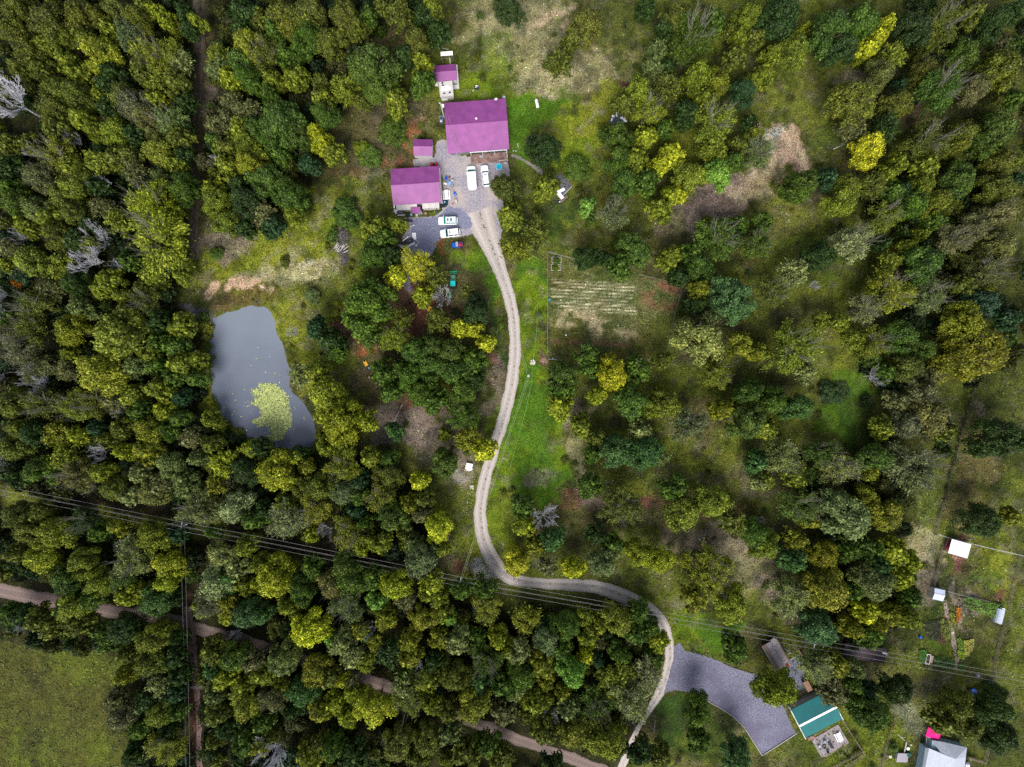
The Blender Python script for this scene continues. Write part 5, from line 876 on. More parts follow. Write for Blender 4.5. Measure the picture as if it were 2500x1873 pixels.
MB().box(0, 0, .35, .7, .6, .2).obj('frame', DARK, t); MB().box(0, 0, .6, .35, .35, .12).obj('seat', BLACK, t); wheels(t, [(.6, .42), (.6, -.42), (-.6, .42), (-.6, -.42)], .22, .16)
MB().tube((.2, 0, .45), (.32, 0, .8), .02).obj('steering_column', DARK, t)
# tractor
q = Z6(968, 470, .8); t = thing('tractor', 'green tractor with front loader bucket and turquoise canopy', 'tractor', (q.x, q.y, 0), R_(91))
MB().loft([outline(1.5, .62, .15, .65, .65), outline(1.5, .62, .18, 1.15, .65), outline(1.35, .45, .18, 1.25, .62)]).obj('hood', GREEN, t); MB().box(-.2, 0, .6, 2.6, .5, .35).obj('chassis', DARK, t)
bk = MB(); bk.add([(2.0,-.92,.15),(2.7,-.92,.15),(2.0,-.92,.8),(2.0,.92,.15),(2.7,.92,.15),(2.0,.92,.8)], [(0,1,4,3),(0,3,5,2),(0,2,1),(3,4,5)]); bk.box(2.35, .9, .35, .66, .05, .4); bk.box(2.35, -.9, .35, .66, .05, .4); bk.box(2.03, 0, .5, .06, 1.84, .66); bk.obj('loader_bucket', GREEN, t)
for s in (-1, 1): MB().tube((.1, s*.5, 1.0), (1.3, s*.5, 1.15), .05).tube((1.3, s*.5, 1.15), (2.0, s*.45, .5), .05).obj('loader_arm', LGREY, t)
MB().tube((1.5, -.5, 1.0), (1.5, .5, 1.0), .04).obj('crossbar', LGREY, t)
MB().loft([outline(1.35, 1.3, .15, 2.2, -.75), outline(1.38, 1.32, .2, 2.26, -.75), outline(1.2, 1.1, .2, 2.34, -.75)]).obj('canopy', TEAL, t)
for x in (-1.25, -.25):
    for y in (-.5, .5): MB().tube((x, y, .8), (x, y, 2.2), .03).obj('canopy_post', DARK, t)
MB().box(-.7, 0, 1.0, .45, .5, .15).box(-.95, 0, 1.25, .1, .5, .45).obj('seat', mat('seat_yellow', (.4, .3, .02)), t)
for s in (-1, 1):
    MB().tube((-.95, s*.5, .65), (-.95, s*.85, .65), .65, n=18).obj('wheel', BLACK, t); MB().tube((1.1, s*.45, .38), (1.1, s*.68, .38), .38, n=14).obj('wheel', BLACK, t)
MB().box(-1.9, 0, .5, .8, .12, .1).tube((-1.5, .3, .5), (-2.3, .0, .4), .04).tube((-1.5, -.3, .5), (-2.3, 0, .4), .04).obj('hitch', DARK, t)
q = Z6(880, 800, .6); t = thing('post_hole_auger', 'pale green implement behind the green tractor', 'implement', (q.x, q.y, 0), R_(80)); MB().box(0, 0, .45, 2.2, .5, .3, 0, 0, 0, .7).obj('deck', mat('pale_green', (.12, .4, .25), .6, .3), t); wheels(t, [(-.9, .3), (-.9, -.3)], .2, .12); MB().tube((1.1, 0, .4), (1.7, 0, .45), .04).obj('drawbar', DARK, t)
def jumble(name, label, cat, p, rz, parts):
    t = thing(name, label, cat, (p.x, p.y, 0), rz)
    for nm, m, bx in parts:
        b = MB()
        for k in bx:
            if k[0] == 'b': b.box(*k[1:])
            elif k[0] == 't': b.tube(k[1], k[2], k[3])
            else: b.lathe(*k[1:])
        b.obj(nm, m, t)
    return t
q = Z6(410, 1160, .5); jumble('hay_rake', 'yellow slotted machine under the trees right of the workshop', 'machine', q, R_(-25), [('deck', YEL, [('b',x,0,.55,.28,1.35,.12) for x in (-.5,-.17,.17,.5)]), ('frame', DARK, [('b',0,.5,.4,1.4,.12,.15),('b',0,-.5,.4,1.4,.12,.15),('b',.2,.85,.45,.5,.5,.5)]), ('wheel', BLACK, [('t',(-.75,-.1,.2),(-.75,.1,.2),.2)]), ('wheel', BLACK, [('t',(.75,-.1,.2),(.75,.1,.2),.2)])])
q = Z6(567, 885, .4); tag(MB().lathe(0, 0, [(.2, 0), (.33, .1), (.35, .6), (.25, .75), (.05, .78)], 12, .85, 1.2).obj('fuel_drum', DRED, None, (q.x, q.y, 0)), 'dark red drum between the bare tree and the yellow machine', 'drum')
q = Z6(512, 1045, .4); tag(MB().lathe(0, 0, [(.2, 0), (.3, .1), (.3, .4), (.1, .5)], 12).obj('fuel_can', DRED, None, (q.x, q.y, 0)), 'small dark red can right next to the yellow machine', 'can')
ZF = lambda x, y, z=0.: Z(860, 860, 12.69, x, y, z)
q = ZF(415, 345, .4); jumble('yellow_cart', 'yellow cart with a broken front on the red dirt', 'cart', q, R_(25), [('tray', YEL, [('b',0,-.15,.45,.85,1.1,.1),('b',-.3,.55,.45,.22,.35,.1),('b',.3,.5,.45,.22,.3,.1)]), ('axle', DARK, [('t',(-.45,-.2,.2),(.45,-.2,.2),.03)]), ('wheel', BLACK, [('t',(-.5,-.2,.2),(-.4,-.2,.2),.2)]), ('wheel', BLACK, [('t',(.5,-.2,.2),(.4,-.2,.2),.2)])])
q = ZF(555, 590, .5); jumble('garden_tractor', 'dark red garden tractor beside the yellow cart', 'tractor', q, R_(20), [('hood', DRED, [('b',0,-.35,.55,.6,1.0,.4)]), ('body', DARK, [('b',.1,.3,.45,.75,.8,.3),('b',.25,.55,.8,.35,.3,.3)]), ('seat', BLUE2, [('l',.1,.8,[(.25,.6),(.28,.75),(.15,.85),(.02,.86)],10)])] + [('wheel', BLACK, [('t',(s*.35,y,.25),(s*.55,y,.25),.25)]) for s in (-1,1) for y in (-.5,.55)])
q = ZF(525, 785, .3); tag(MB().box(0, 0, .15, .22, .4, .3, 0, 0, 0, .8).obj('jerry_can', WHITE, None, (q.x, q.y, 0), .4), 'small white jug on the dirt below the garden tractor', 'jug')
# propane tank
q = P(1311, 253, .6); t = thing('propane_tank', 'long white propane tank on the green lawn', 'gas tank', (q.x, q.y, 0), R_(-78)); b = MB(); b.loft([[(x, r*math.cos(6.283*i/14), .7+r*math.sin(6.283*i/14)) for i in range(14)] for x, r in ((-1.2, .05), (-1.12, .25), (-.95, .4), (.95, .4), (1.12, .25), (1.2, .05))]); b.obj('tank', WHITE, t, smooth=True)
for x in (-.7, .7): MB().box(x, 0, .18, .15, .6, .34).obj('saddle', GREY, t)
MB().lathe(0, 0, [(.16, 1.08), (.16, 1.22), (.05, 1.26)], 12).obj('valve_dome', LGREY, t)
q = Z1(1235, 1145, .6); jumble('grill', 'black barbecue grill with a white side shelf on the lawn', 'grill', q, R_(-8), [('body', DARK, [('b',0,0,.75,1.2,.9,.45,0,0,0,.85)]), ('shelf', WHITE, [('b',.1,.32,1.02,.8,.14,.04),('b',0,.05,1.02,.4,.12,.04),('b',-.1,-.15,1.02,.3,.12,.04)])] + [('leg', GREY, [('t',(x,y,0),(x,y,.6),.03)]) for x in (-.5,.5) for y in (-.35,.35)] + [('handle', WHITE, [('t',(-.6,-.4,.4),(-.85,-.95,.2),.04)])])
def pool(name, label, p, r, rim, wat, h=.5):
    t = thing(name, label, 'pool', (p.x, p.y, 0)); MB().lathe(0, 0, [(r, 0), (r, h), (r-.12, h), (r-.12, .02)], 28).obj('rim', rim, t); MB().lathe(0, 0, [(r-.13, .02), (r-.13, h*.7), (.01, h*.7)], 28).obj('water', wat, t)
pool('paddling_pool', 'round turquoise paddling pool at the edge of the gravel yard', T('B', 2065, 1405, .4), .82, mat('pool_rim', (.35, .68, .8), .4, .4), mat('pool_water', (.0, .42, .6), .1, .5))
q = T('B', 2117, 1375, .3); tag(MB().box(0, 0, .2, 1.0, .4, .35, 0, 0, 0, .9).obj('pool_bench', OFFW, None, (q.x, q.y, 0), R_(4)), 'low cream bench beside the turquoise paddling pool', 'bench')
# picnic table, chairs
def picnic(label, p, rz, L=2.4, m=WHITE, top=.95, group='picnic tables'):
    t = thing('picnic_table', label, 'picnic table', (p.x, p.y, 0), rz, group); MB().box(0, 0, .75, top, L, .05).obj('tabletop', m, t)
    for s in (-1, 1): MB().box(s*(top/2+.3), 0, .45, .26, L, .05).obj('bench', m, t)
    for y in (-L*.35, L*.35): MB().box(0, y, .4, top+.8, .08, .08).tube((-.3, y, .75), (-.6, y, 0), .04).tube((.3, y, .75), (.6, y, 0), .04).obj('leg', m, t)
picnic('white picnic table between the workshop and the panel van', Z4(1505, 855, .8), R_(5))
def chair(p, rz, m, label, grp='camp chairs in the gravel yard'):
    t = thing('camp_chair', label, 'chair', (p.x, p.y, 0), rz, grp); MB().box(0, 0, .42, .6, .6, .05).obj('seat', m, t); MB().box(0, .32, .72, .6, .06, .55, 0, 0, R_(-14)).obj('backrest', m, t)
    for s in (-1, 1): MB().box(s*.32, 0, .62, .07, .55, .05).obj('armrest', DARK, t)
    for x in (-.27, .27):
        for y in (-.27, .27): MB().tube((x*1.1, y*1.1, 0), (x, y, .42), .02).obj('leg', DARK, t)
chair(Z4(1505, 470, .5), .6, BLUE, 'bright blue camp chair, uppermost of the cluster by the workshop')
chair(Z4(1480, 595, .5), 1.2, WHITE, 'white camp chair nearest to the workshop wall')
chair(Z4(1640, 520, .5), -1.3, LGREY, 'grey camp chair nearest to the panel van')
chair(Z4(1640, 645, .5), 2.6, OFFW, 'pale camp chair, lowest of the cluster by the workshop')
chair(Z4(1740, 1030, .5), .3, OFFW, 'pale camp chair alone below the blue wagon')
q = Z4(1580, 580, .7); t = thing('round_table', 'pale blue round table among the camp chairs', 'table', (q.x, q.y, 0)); MB().lathe(0, 0, [(.5, .68), (.52, .72), (.5, .75), (.01, .75)], 18).obj('tabletop', BLUE2, t); MB().tube((0, 0, 0), (0, 0, .7), .05).lathe(0, 0, [(.28, 0), (.26, .05), (.05, .08)], 12).obj('pedestal', GREY, t)
q = Z4(1575, 420, .5); tag(MB().lathe(0, 0, [(.2, 0), (.24, .4), (.2, .45), (.02, .46)], 10).obj('stool', DRED, None, (q.x, q.y, 0)), 'small dark red stool above the camp chairs', 'stool')
q = Z4(1715, 840, .4); jumble('pull_wagon', 'blue pull wagon with a black handle', 'wagon', q, R_(28), [('tray', BLUE, [('b',0,0,.35,.5,.95,.25)]), ('cushion', BLUE2, [('b',.02,-.25,.5,.35,.3,.08)]), ('handle', BLACK, [('t',(0,.48,.35),(0,1.15,.5),.03)])] + [('wheel', BLACK, [('t',(s*.25,y,.14),(s*.33,y,.14),.14)]) for s in (-1,1) for y in (-.35,.35)])
q = Z4(1660, 1085, .2); tag(MB().lathe(0, 0, [(.02, 0), (.14, .05), (.2, .2), (.14, .35), (.02, .4)], 10).obj('red_ball', RED, None, (q.x, q.y, 0)), 'red ball on the gravel beside the lone pale chair', 'ball')
p0 = [Z4(*a) for a in ((1400, 990), (1555, 985), (1550, 1100), (1480, 1170), (1390, 1180), (1200, 1210), (1190, 1075), (1380, 1060))]
o = sheet('ground_tarp', XY(p0), .03, mat('dark_teal_tarp', (.008, .03, .045), .6, .3)); o['kind'] = 'thing'; tag(o, 'dark teal ground tarp at the workshop corner', 'tarp')
for a, b, r, m, nm, lb in ((1460, 1040, .24, BLUE2, 'bucket', 'pale blue bucket on the dark tarp, nearest the picnic table'), (1470, 1140, .26, DARK, 'bucket', 'dark bucket on the lower right of the tarp'), (1385, 1150, .26, DARK, 'bucket', 'dark bucket in the middle of the tarp'), (1262, 1295, .34, mat('slate_blue', (.03, .07, .12)), 'barrel', 'slate blue barrel on the grass below the tarp'), (640, 1500, .3, DARK, 'barrel', 'dark barrel on gravel below the lean-to, right of its twin'), (558, 1495, .42, DARK, 'barrel', 'wide dark barrel on gravel below the lean-to'), (575, 1350, .38, DARK, 'barrel', 'dark barrel right of the white trough'), (995, 1320, .32, mat('terracotta', (.4, .2, .17)), 'flower_pot', 'terracotta pot on the grass below the workshop'), (697, 1297, .15, YEL, 'yellow_ball', 'small yellow ball under the purple awning')):
    q = Z4(a, b, .4); tag(MB().lathe(0, 0, [(r*.8, 0), (r, r*.5), (r, r*2), (r*.8, r*2.02), (r*.75, r*1.7), (.01, r*1.7)], 14).obj(nm, m, None, (q.x, q.y, 0.02)), lb, nm.replace('_', ' '), 'drums and buckets around the workshop')
q = Z4(265, 1250, .6); jumble('white_tarp_heap', 'crumpled white tarp below the left corner of the workshop', 'tarp', q, R_(-20), [('tarp', MWHITE, [('b',0,0,.25,1.3,.9,.5,0,.1,.08,.6),('b',.2,-.35,.15,.8,.6,.3,.6,0,0,.7)])])
q = Z4(400, 1300, .6); jumble('work_bench', 'dark work bench with grey tools beside the white tarp', 'bench', q, R_(3), [('bench_top', DARK, [('b',0,0,.8,1.3,.7,.06)]), ('tool', LGREY, [('b',-.2,.05,.9,.6,.15,.12)]), ('tool', GREY, [('b',.3,-.15,.88,.35,.2,.1)])] + [('leg', GREY, [('t',(x,y,0),(x,y,.78),.03)]) for x in (-.55,.55) for y in (-.3,.3)])
q = Z4(398, 1357, .3); tag(MB().box(0, 0, .25, 1.85, .28, .25, 0, 0, 0, .9).obj('feed_trough', WHITE, None, (q.x, q.y, 0), R_(3)), 'long white trough below the work bench', 'trough')
q = Z4(780, 1357, .3); tag(MB().box(0, 0, .25, .6, .6, .5, 0, 0, 0, .94).obj('white_crate', OFFW, None, (q.x, q.y, 0), R_(3)), 'square white crate below the purple awning', 'crate')
q = Z4(640, 1345, .4); tag(MB().lathe(0, 0, [(.3, 0), (.32, .5), (.25, .55), (.02, .55)], 10).obj('cooler', mat('pale_teal', (.3, .45, .48)), None, (q.x, q.y, 0)), 'pale teal cooler between the dark barrel and the white crate', 'cooler')
q = Z4(870, 1300, .4); jumble('toy_slide', 'blue and white toy slide beside the terracotta pot', 'slide', q, R_(15), [('slide', BLUE2, [('b',.15,0,.4,.35,1.0,.06,0,0,R_(25))]), ('platform', BLUE, [('b',.1,.5,.7,.5,.3,.06)]), ('basin', OFFW, [('l',-.35,0,[(.25,0),(.3,.2),(.2,.2),(.02,.1)],12)])])
q = Z5(405, 418, 1.0); t = thing('basketball_hoop', 'fallen white basketball pole on the gravel, leaning over tree tops', 'pole', (q.x, q.y, 0), R_(20)); MB().tube((-1.1, 0, .25), (1.1, 0, .3), .07).obj('pole', WHITE, t); MB().box(1.25, -.15, .3, .12, .7, .1, .6).obj('bracket', OFFW, t)
q = Z5(512, 670, .2); tag(MB().box(0, 0, .12, 1.0, 1.75, .08, 0, 0, 0, 1)  .obj('white_door_sheet', WHITE, None, (q.x, q.y, 0), R_(4)), 'white panel lying flat above the scrap heap', 'panel')
q = Z5(380, 830, .3); jumble('scrap_heap', 'heap of black and white scrap on the dark gravel', 'scrap heap', q, 0, [('beam', WHITE, [('b',-.65,.9,.9,1.9,.22,.12,R_(38))]), ('siding', LGREY, [('b',.6,-.6,.55,2.2,.45,.06,R_(28))]+[('b',.1+.28*i,-.78+.15*i,.6,.06,.5,.05,R_(28)) for i in range(6)]), ('black_scrap', DARK, [('b',random.Random(i).uniform(-1.5,1.2),random.Random(i+50).uniform(-.5,.9),.25,random.Random(i+9).uniform(.3,.9),random.Random(i+19).uniform(.2,.5),.4,i,.1*(i%3),0) for i in range(14)]), ('frame', OFFW, [('b',2.3,.35,.4,1.4,.12,.1,R_(-45)),('b',2.3,-.2,.4,1.0,.12,.1,R_(50)),('b',1.95,-.7,.35,.7,.55,.08,R_(30))]), ('washer', OFFW, [('b',-1.75,-1.0,.45,.8,.65,.8,R_(-10)),('b',-2.3,-.7,.4,.8,.3,.3,R_(-15))])])
# white crosses on the right of the large house: slates and planters
for i, (a, b, r_) in enumerate(((2050, 1230, 1.4), (2057, 1285, 1.7), (1945, 1388, .9), (2005, 1395, 0))):
    q = Z2(a, b); tag(MB().box(0, 0, .06, .42, .22, .1).obj('paving_stone', OFFW, None, (q.x, q.y, .01), r_), 'small white stone on the lawn right of the large house', 'stone', 'white stones on the lawn')
# white tarped frame in the upper middle
ZW = lambda x, y, z=0.: Z(1460, 250, 10.57, x, y, z)
q = ZW(520, 500, 1.5); t = thing('lean_to_frame', 'dark roofed shelter with torn white sheeting along its top', 'shelter', (q.x, q.y, 0), R_(-28)); MB().box(0, -.2, 1.6, 3.0, 2.2, .06, 0, 0, R_(6)).obj('roof', mat('dark_felt', (.07, .085, .09), .8), t)
b = MB(); b.box(.1, 1.15, 1.75, 2.6, .6, .1, 0, 0, R_(-15)); b.box(-1.0, 1.5, 1.8, .9, .8, .08, .2); b.box(.6, 1.5, 1.78, .9, .5, .08, -.1); b.box(1.5, .9, 1.7, .8, .4, .08, .15); b.box(-1.75, .55, 1.7, .7, .55, .08, .1); b.box(-1.65, -.4, 1.66, .4, .8, .08, .1); b.obj('white_sheeting', MWHITE, t)
for x in (-1.4, 1.4):
    for y in (-1.1, 1.0): MB().tube((x, y, 0), (x, y, 1.6), .05).obj('leg', GREY, t)
# slate corner junk
ZS = lambda x, y, z=0.: Z(1320, 400, 7.93, x, y, z)
q = ZS(320, 420, .3); jumble('lumber_heap', 'heap of pinkish boards and boxes left on the slate gravel', 'scrap heap', q, 0, [('boards', mat('pinkish_board', (.42, .33, .3), .8), [('b',.05,.75,.35,.75,.9,.4,.2),('b',-.2,-.1,.3,1.1,1.1,.5,.35),('b',-.3,-.7,.25,.9,.5,.3,.1)]), ('bag', DARK, [('l',.3,1.35,[(.3,0),(.35,.3),(.1,.5)],10),('l',.55,-.5,[(.3,0),(.3,.3),(.1,.4)],10)]), ('box', WHITE, [('b',-.1,-.9,.6,.6,.6,.3,.3),('b',.1,1.5,.6,.25,.25,.2)])])
q = ZS(395, 520, .5); tag(MB().box(0, 0, .45, 2.0, .75, .3).obj('white_table', MWHITE, None, (q.x, q.y, 0), R_(27)), 'upper white bench top by the slate gravel', 'table')
q = ZS(385, 620, .5); tag(MB().box(0, 0, .45, 1.75, .9, .35).obj('white_cabinet', WHITE, None, (q.x, q.y, 0), R_(-50)), 'white cabinet lying below the white bench top', 'cabinet')
q = ZS(450, 670, .5); t = thing('wooden_sled', 'brown slatted pallet below the white cabinet', 'pallet', (q.x, q.y, 0), R_(40))
for i in range(4): MB().box(0, -.33+i*.22, .4, 2.1, .17, .06).obj('plank', WOOD, t)
MB().box(-.8, 0, .2, .1, .8, .36).box(.8, 0, .2, .1, .8, .36).obj('frame', WOOD, t)
pa, pb = ZS(430, 612), ZS(605, 445); tag(MB().tube((pa.x, pa.y, .12), (pb.x, pb.y, .12), .1).obj('gutter_pipe', OFFW), 'long pale pipe edging the slate gravel corner', 'pipe')
q = ZS(345, 740, .4); jumble('push_mower', 'black push mower with a white cover beside the pallet', 'mower', q, .3, [('body', DARK, [('b',-.2,0,.3,.8,.6,.35,0,0,0,.8)]), ('cover', MWHITE, [('b',.3,-.02,.4,.4,.3,.3,.2,0,0,.6)]), ('handle', DARK, [('t',(-.5,.2,.4),(-.9,.5,.8),.02),('t',(-.5,-.2,.4),(-.9,.1,.8),.02)])] + [('wheel', BLACK, [('t',(x,y,.12),(x,y+.06,.12),.12)]) for x in (-.5,.1) for y in (-.33,.3)])
# brush pile
ZB = lambda x, y, z=0.: Z(780, 530, 7.93, x, y, z)
r = random.Random(4); q = ZB(430, 560); t = thing('brush_pile', 'pile of grey sticks and logs left of the yard trees', 'brush pile', (q.x, q.y, 0)); b1, b2, b3 = MB(), MB(), MB()
for i in range(520):
    f_ = r.random(); yy = 4.2-f_*9.2; ww = 2.2 if .2 < f_ < .7 else 1.1; xx = r.gauss(.2 if f_ < .6 else .8, ww*.45); z = r.uniform(.1, 1.2)*max(.2, 1-abs(xx)/3); a = r.gauss(.55, .6); L = r.uniform(.5, 1.5); bb = b1 if i % 3 else b3
    bb.tube((xx-L*math.cos(a)/2, yy-L*math.sin(a)/2, z), (xx+L*math.cos(a)/2, yy+L*math.sin(a)/2, z+r.uniform(-.3, .3)), r.uniform(.02, .05), n=4)
for i in range(15):
    xx, yy = r.uniform(-1.6, 1.3), r.uniform(-1.7, .2); a = r.gauss(.6, .25); L = r.uniform(.8, 1.9); b2.tube((xx-L*math.cos(a)/2, yy-L*math.sin(a)/2, .9), (xx+L*math.cos(a)/2, yy+L*math.sin(a)/2, 1.05), r.uniform(.05, .11), n=6)
b1.obj('twigs', mat('grey_twigs', (.16, .145, .16), .9), t); b3.obj('dark_twigs', mat('brown_twigs', (.06, .035, .035), .9), t); b2.obj('logs', mat('pale_logs', (.45, .42, .4), .9), t)
# driveside cushion / white cabinet
ZC = lambda x, y, z=0.: Z(1110, 1110, 12.69, x, y, z)
q = ZC(450, 360, .7); t = thing('hot_tub', 'white rounded tub shell left of the lower drive', 'tub', (q.x, q.y, 0), R_(-12)); MB().box(0, -.1, .4, 1.75, 1.7, .75, 0, 0, 0, .95).obj('shell', MWHITE, t); MB().box(0, .5, .82, 1.4, .45, .06).obj('seat', WHITE, t); MB().box(0, .2, .8, 1.4, .05, .04).obj('crease', GREY, t); MB().box(-.1, -1.1, .15, .9, .5, .25, .1).box(.65, -.8, .2, .9, .45, .2, .7).obj('loose_panel', OFFW, t)
for i, (tx_, ty_, s_, lb) in enumerate(((('J'), (1835, 900), .65, 'round pale slab, uppermost of the rubble left of the drive'), (('J'), (1803, 1028), .35, 'small pale slab, lowest of the rubble left of the drive'))):
    q = T(tx_, *ty_); r = random.Random(i); b = MB()
    for k in range(7 if i == 0 else 2): b.box(r.uniform(-s_, s_)*.7, r.uniform(-s_, s_)*.7, .1, s_*.7, s_*.55, .16, r.random()*3, .1, .1, .85)
    tag(b.obj('concrete_rubble', CONC, None, (q.x, q.y, .03)), lb, 'rubble', 'concrete rubble left of the drive')
ZG = lambda x, y, z=0.: Z(1250, 850, 7.93, x, y, z)
q = ZG(405, 285); r = random.Random(8); b = MB()
for k in range(16): a = r.random()*6.28; d = r.uniform(0, .75); b.box(d*math.cos(a), d*math.sin(a), .1+.05*r.random(), .4, .32, .16, r.random()*3, .1, .05, .85)
tag(b.obj('stone_ring', mat('white_stone', (.62, .58, .55), .9), None, (q.x, q.y, .02)), 'round heap of white stones on the lawn right of the drive', 'stone heap')
# ---------------------------------------------------------------- poles and wires
def pole(name, label, base, h, rz, arm=2.3, second=None, tr=False):
    t = thing(name, label, 'power pole', (base.x, base.y, 0), rz, 'power poles'); MB().tube((0, 0, 0), (0, 0, h+.3), .17, .1, 10).obj('mast', mat('pole_wood', (.3, .28, .26), .85), t)
    c = MB().box(0, 0, h-.1, .14, arm, .14).obj('crossarm', LGREY, t); b = MB()
    for y in (-arm/2+.05, 0, arm/2-.05): b.lathe(0, y, [(.08, h-.03), (.1, h+.1), (.05, h+.2), (.01, h+.22)], 8)
    b.obj('insulator', OFFW, c)
    if second is not None: MB().box(0, 0, h-.9, .14, 2.2, .14, second).obj('crossarm', LGREY, t)
    if tr: MB().lathe(.35, .1, [(.02, h-1.5), (.25, h-1.5), (.25, h-.6), (.02, h-.55)], 12).obj('transformer', LGREY, t)
    return t
PH = 8.0
A1 = P(442.4, 1285, PH); A2 = P(1123.8, 1419.5, PH); A3 = P(1989.6, 1572.5, PH); A0 = P(-330, 1133, PH); A4 = P(2720, 1705, PH)
for p_, nm, lb, kw in ((A1, 'power_pole', 'tall power pole with two crossarms in the left woods', dict(second=R_(-65))), (A2, 'power_pole', 'tall power pole with one crossarm just left of the drive bend', {}), (A3, 'power_pole', 'tall power pole with a grey transformer above the barn', dict(tr=True))):
    pole(nm, lb, p_, PH, R_(-12), **kw)
pole('power_pole', 'power pole out beyond the left woods', A0, PH, R_(-12)); pole('power_pole', 'power pole out beyond the right fields', A4, PH, R_(-12))
def wire(mb, a, b, sag=.6, r=.035, n=14):
    pts = []
    for i in range(n+1):
        t = i/n; q = a.lerp(b, t); q.z -= sag*4*t*(1-t); pts.append(q)
    for i in range(n): mb.tube(pts[i], pts[i+1], r, n=4, cap=False)
ch = [A0, A1, A2, A3, A4]; off = Vector((math.sin(R_(12)), math.cos(R_(12)), 0))
for k, (o_, dz, r_) in enumerate(((1.1, .2, .024), (.12, .22, .02), (-.12, -.0, .02), (-1.1, .2, .024))):
    mb = MB()
    for i in range(4): wire(mb, ch[i]+off*o_+Vector((0, 0, dz)), ch[i+1]+off*o_+Vector((0, 0, dz)), .5, r_)
    tag(mb.obj('power_line', WIRE), ['topmost line of the power line across the woods', 'upper middle line of the power line across the woods', 'lower middle line of the power line across the woods', 'bottommost line of the power line across the woods'][k], 'power line', 'power lines between the poles')
S1 = P(461, 1950, PH-1)
for k, dx in enumerate((-.6, .35)):
    mb = MB(); wire(mb, A1+Vector((dx, -.3, -.8)), S1+Vector((dx, 0, 0)), .3, .018); tag(mb.obj('branch_line', WIRE), ['left', 'right'][k]+' one of two thin lines running down along the lane', 'power line', 'branch lines along the lane')
SP = ZG(320, 535, 7.5); t = thing('service_pole', 'lone service pole with a white cap right of the drive', 'power pole', (SP.x, SP.y, 0), 0, 'power poles'); MB().tube((0, 0, 0), (0, 0, 7.6), .14, .1, 10).obj('mast', MATS['pole_wood'], t); MB().lathe(0, 0, [(.28, 7.3), (.3, 7.45), (.2, 7.62), (.01, 7.66)], 12).obj('cap', OFFW, t); MB().box(0, 0, 7.2, .8, .1, .1, .6).obj('crossarm', LGREY, t)
HP = Z2(262, 485, 5.2); mb = MB(); wire(mb, SP+Vector((-.2, .1, 0)), HP, .5, .028); tag(mb.obj('house_line', WIRE), 'thin line from the service pole over the yard to the large house', 'power line')
mb = MB(); wire(mb, SP+Vector((.15, .2, 0)), HP+Vector((.8, -.4, -.2)), .7, .022); tag(mb.obj('house_line', mat('thin_wire', (.3, .34, .2))), 'second thinner line from the service pole towards the large house', 'power line')
for k, dx in enumerate((-.15, .25)):
    mb = MB(); wire(mb, SP+Vector((dx, 0, -.1)), A2+Vector((dx, 0, -.2)), .6, .026); tag(mb.obj('drive_line', MATS['thin_wire']), ['left', 'right'][k]+' one of the twin lines over the grass beside the drive', 'power line', 'twin lines beside the drive')
mb = MB(); pts = [P(1312, 732, .6), P(1311, 800, .6), P(1302, 877, .5), P(1298, 930, .5), P(1284, 1000, .5), P(1243, 1150, .5)]
for i in range(5): mb.tube(pts[i], pts[i+1], .028, n=4)
for q in pts: mb.tube((q.x, q.y, 0), q, .02, n=4)
tag(mb.obj('wire_fence', mat('green_wire', (.2, .45, .15))), 'thin green wire on low stakes between the drive and vegetable plot', 'fence')
# yard mast by the large house
q = P(1084.5, 287); t = thing('service_pole', 'wooden pole at the left wall of the large house', 'power pole', (q.x, q.y, 0), 0, 'power poles'); MB().tube((0, 0, 0), (0, 0, 9), .15, .12, 10).obj('mast', mat('pale_pole', (.5, .5, .46), .8), t); MB().box(-.2, 0, 8.9, .5, .2, .2).obj('cap', OFFW, t); MB().lathe(.5, -.3, [(.02, 7.5), (.28, 7.5), (.28, 8.5), (.02, 8.55)], 12).obj('transformer', MWHITE, t)
q = P(1931, 1593.6); t = thing('service_pole', 'short pale pole between the barn and the transformer pole', 'power pole', (P(1907.7, 1575.5).x, P(1907.7, 1575.5).y, 0), 0, 'power poles'); MB().tube((0, 0, 0), (0, 0, 5.2), .15, .11, 10).obj('mast', MATS['pale_pole'], t); MB().box(0, 0, 5.1, .5, .1, .1).obj('crossarm', LGREY, t)
mb = MB(); wire(mb, P(1930.2, 1592.9, 5.1), A3+Vector((-.3, 0, -.6)), .2, .025, 8); tag(mb.obj('barn_line', WIRE), 'short line from the pale barn pole up to the transformer pole', 'power line')
# ---------------------------------------------------------------- fences
def fence(name, label, pts, h=1.2, step=3, m=GREY, rails=2, r=.045, pr=.05, cat='fence', group=None, solid=False):
    p0 = pts[0]; t = thing(name, label, cat, (p0.x, p0.y, 0), 0, group); rl = MB(); np_ = 0
    for i in range(len(pts)-1):
        a, b = pts[i]-p0, pts[i+1]-p0; a.z = b.z = 0; L = (b-a).length; k = max(1, round(L/step))
        for j in range(k+(1 if i == len(pts)-2 else 0)):
            q = a.lerp(b, j/k); MB().tube((q.x, q.y, 0), (q.x, q.y, h), pr).obj('post', m, t)
        for z in range(rails):
            zz = h*(z+1)/rails-.05
            if solid: rl.add([(a.x, a.y, zz-.07), (b.x, b.y, zz-.07), (b.x, b.y, zz+.07), (a.x, a.y, zz+.07)], [(0, 1, 2, 3)]); rl.tube((a.x, a.y, zz), (b.x, b.y, zz), r)
            else: rl.tube((a.x, a.y, zz), (b.x, b.y, zz), r, n=4)
    rl.obj('rail', m, t); return t
GW = mat('galvanised_wire', (.22, .23, .22), .5)
g = lambda L, tl='G': [T(tl, *q) for q in L]
fence('garden_fence', 'wire fence along the left and top of the vegetable plot', g([(335,1440),(333,1340),(335,540),(560,600)]), 1.3, 3, GW, 3, .03)
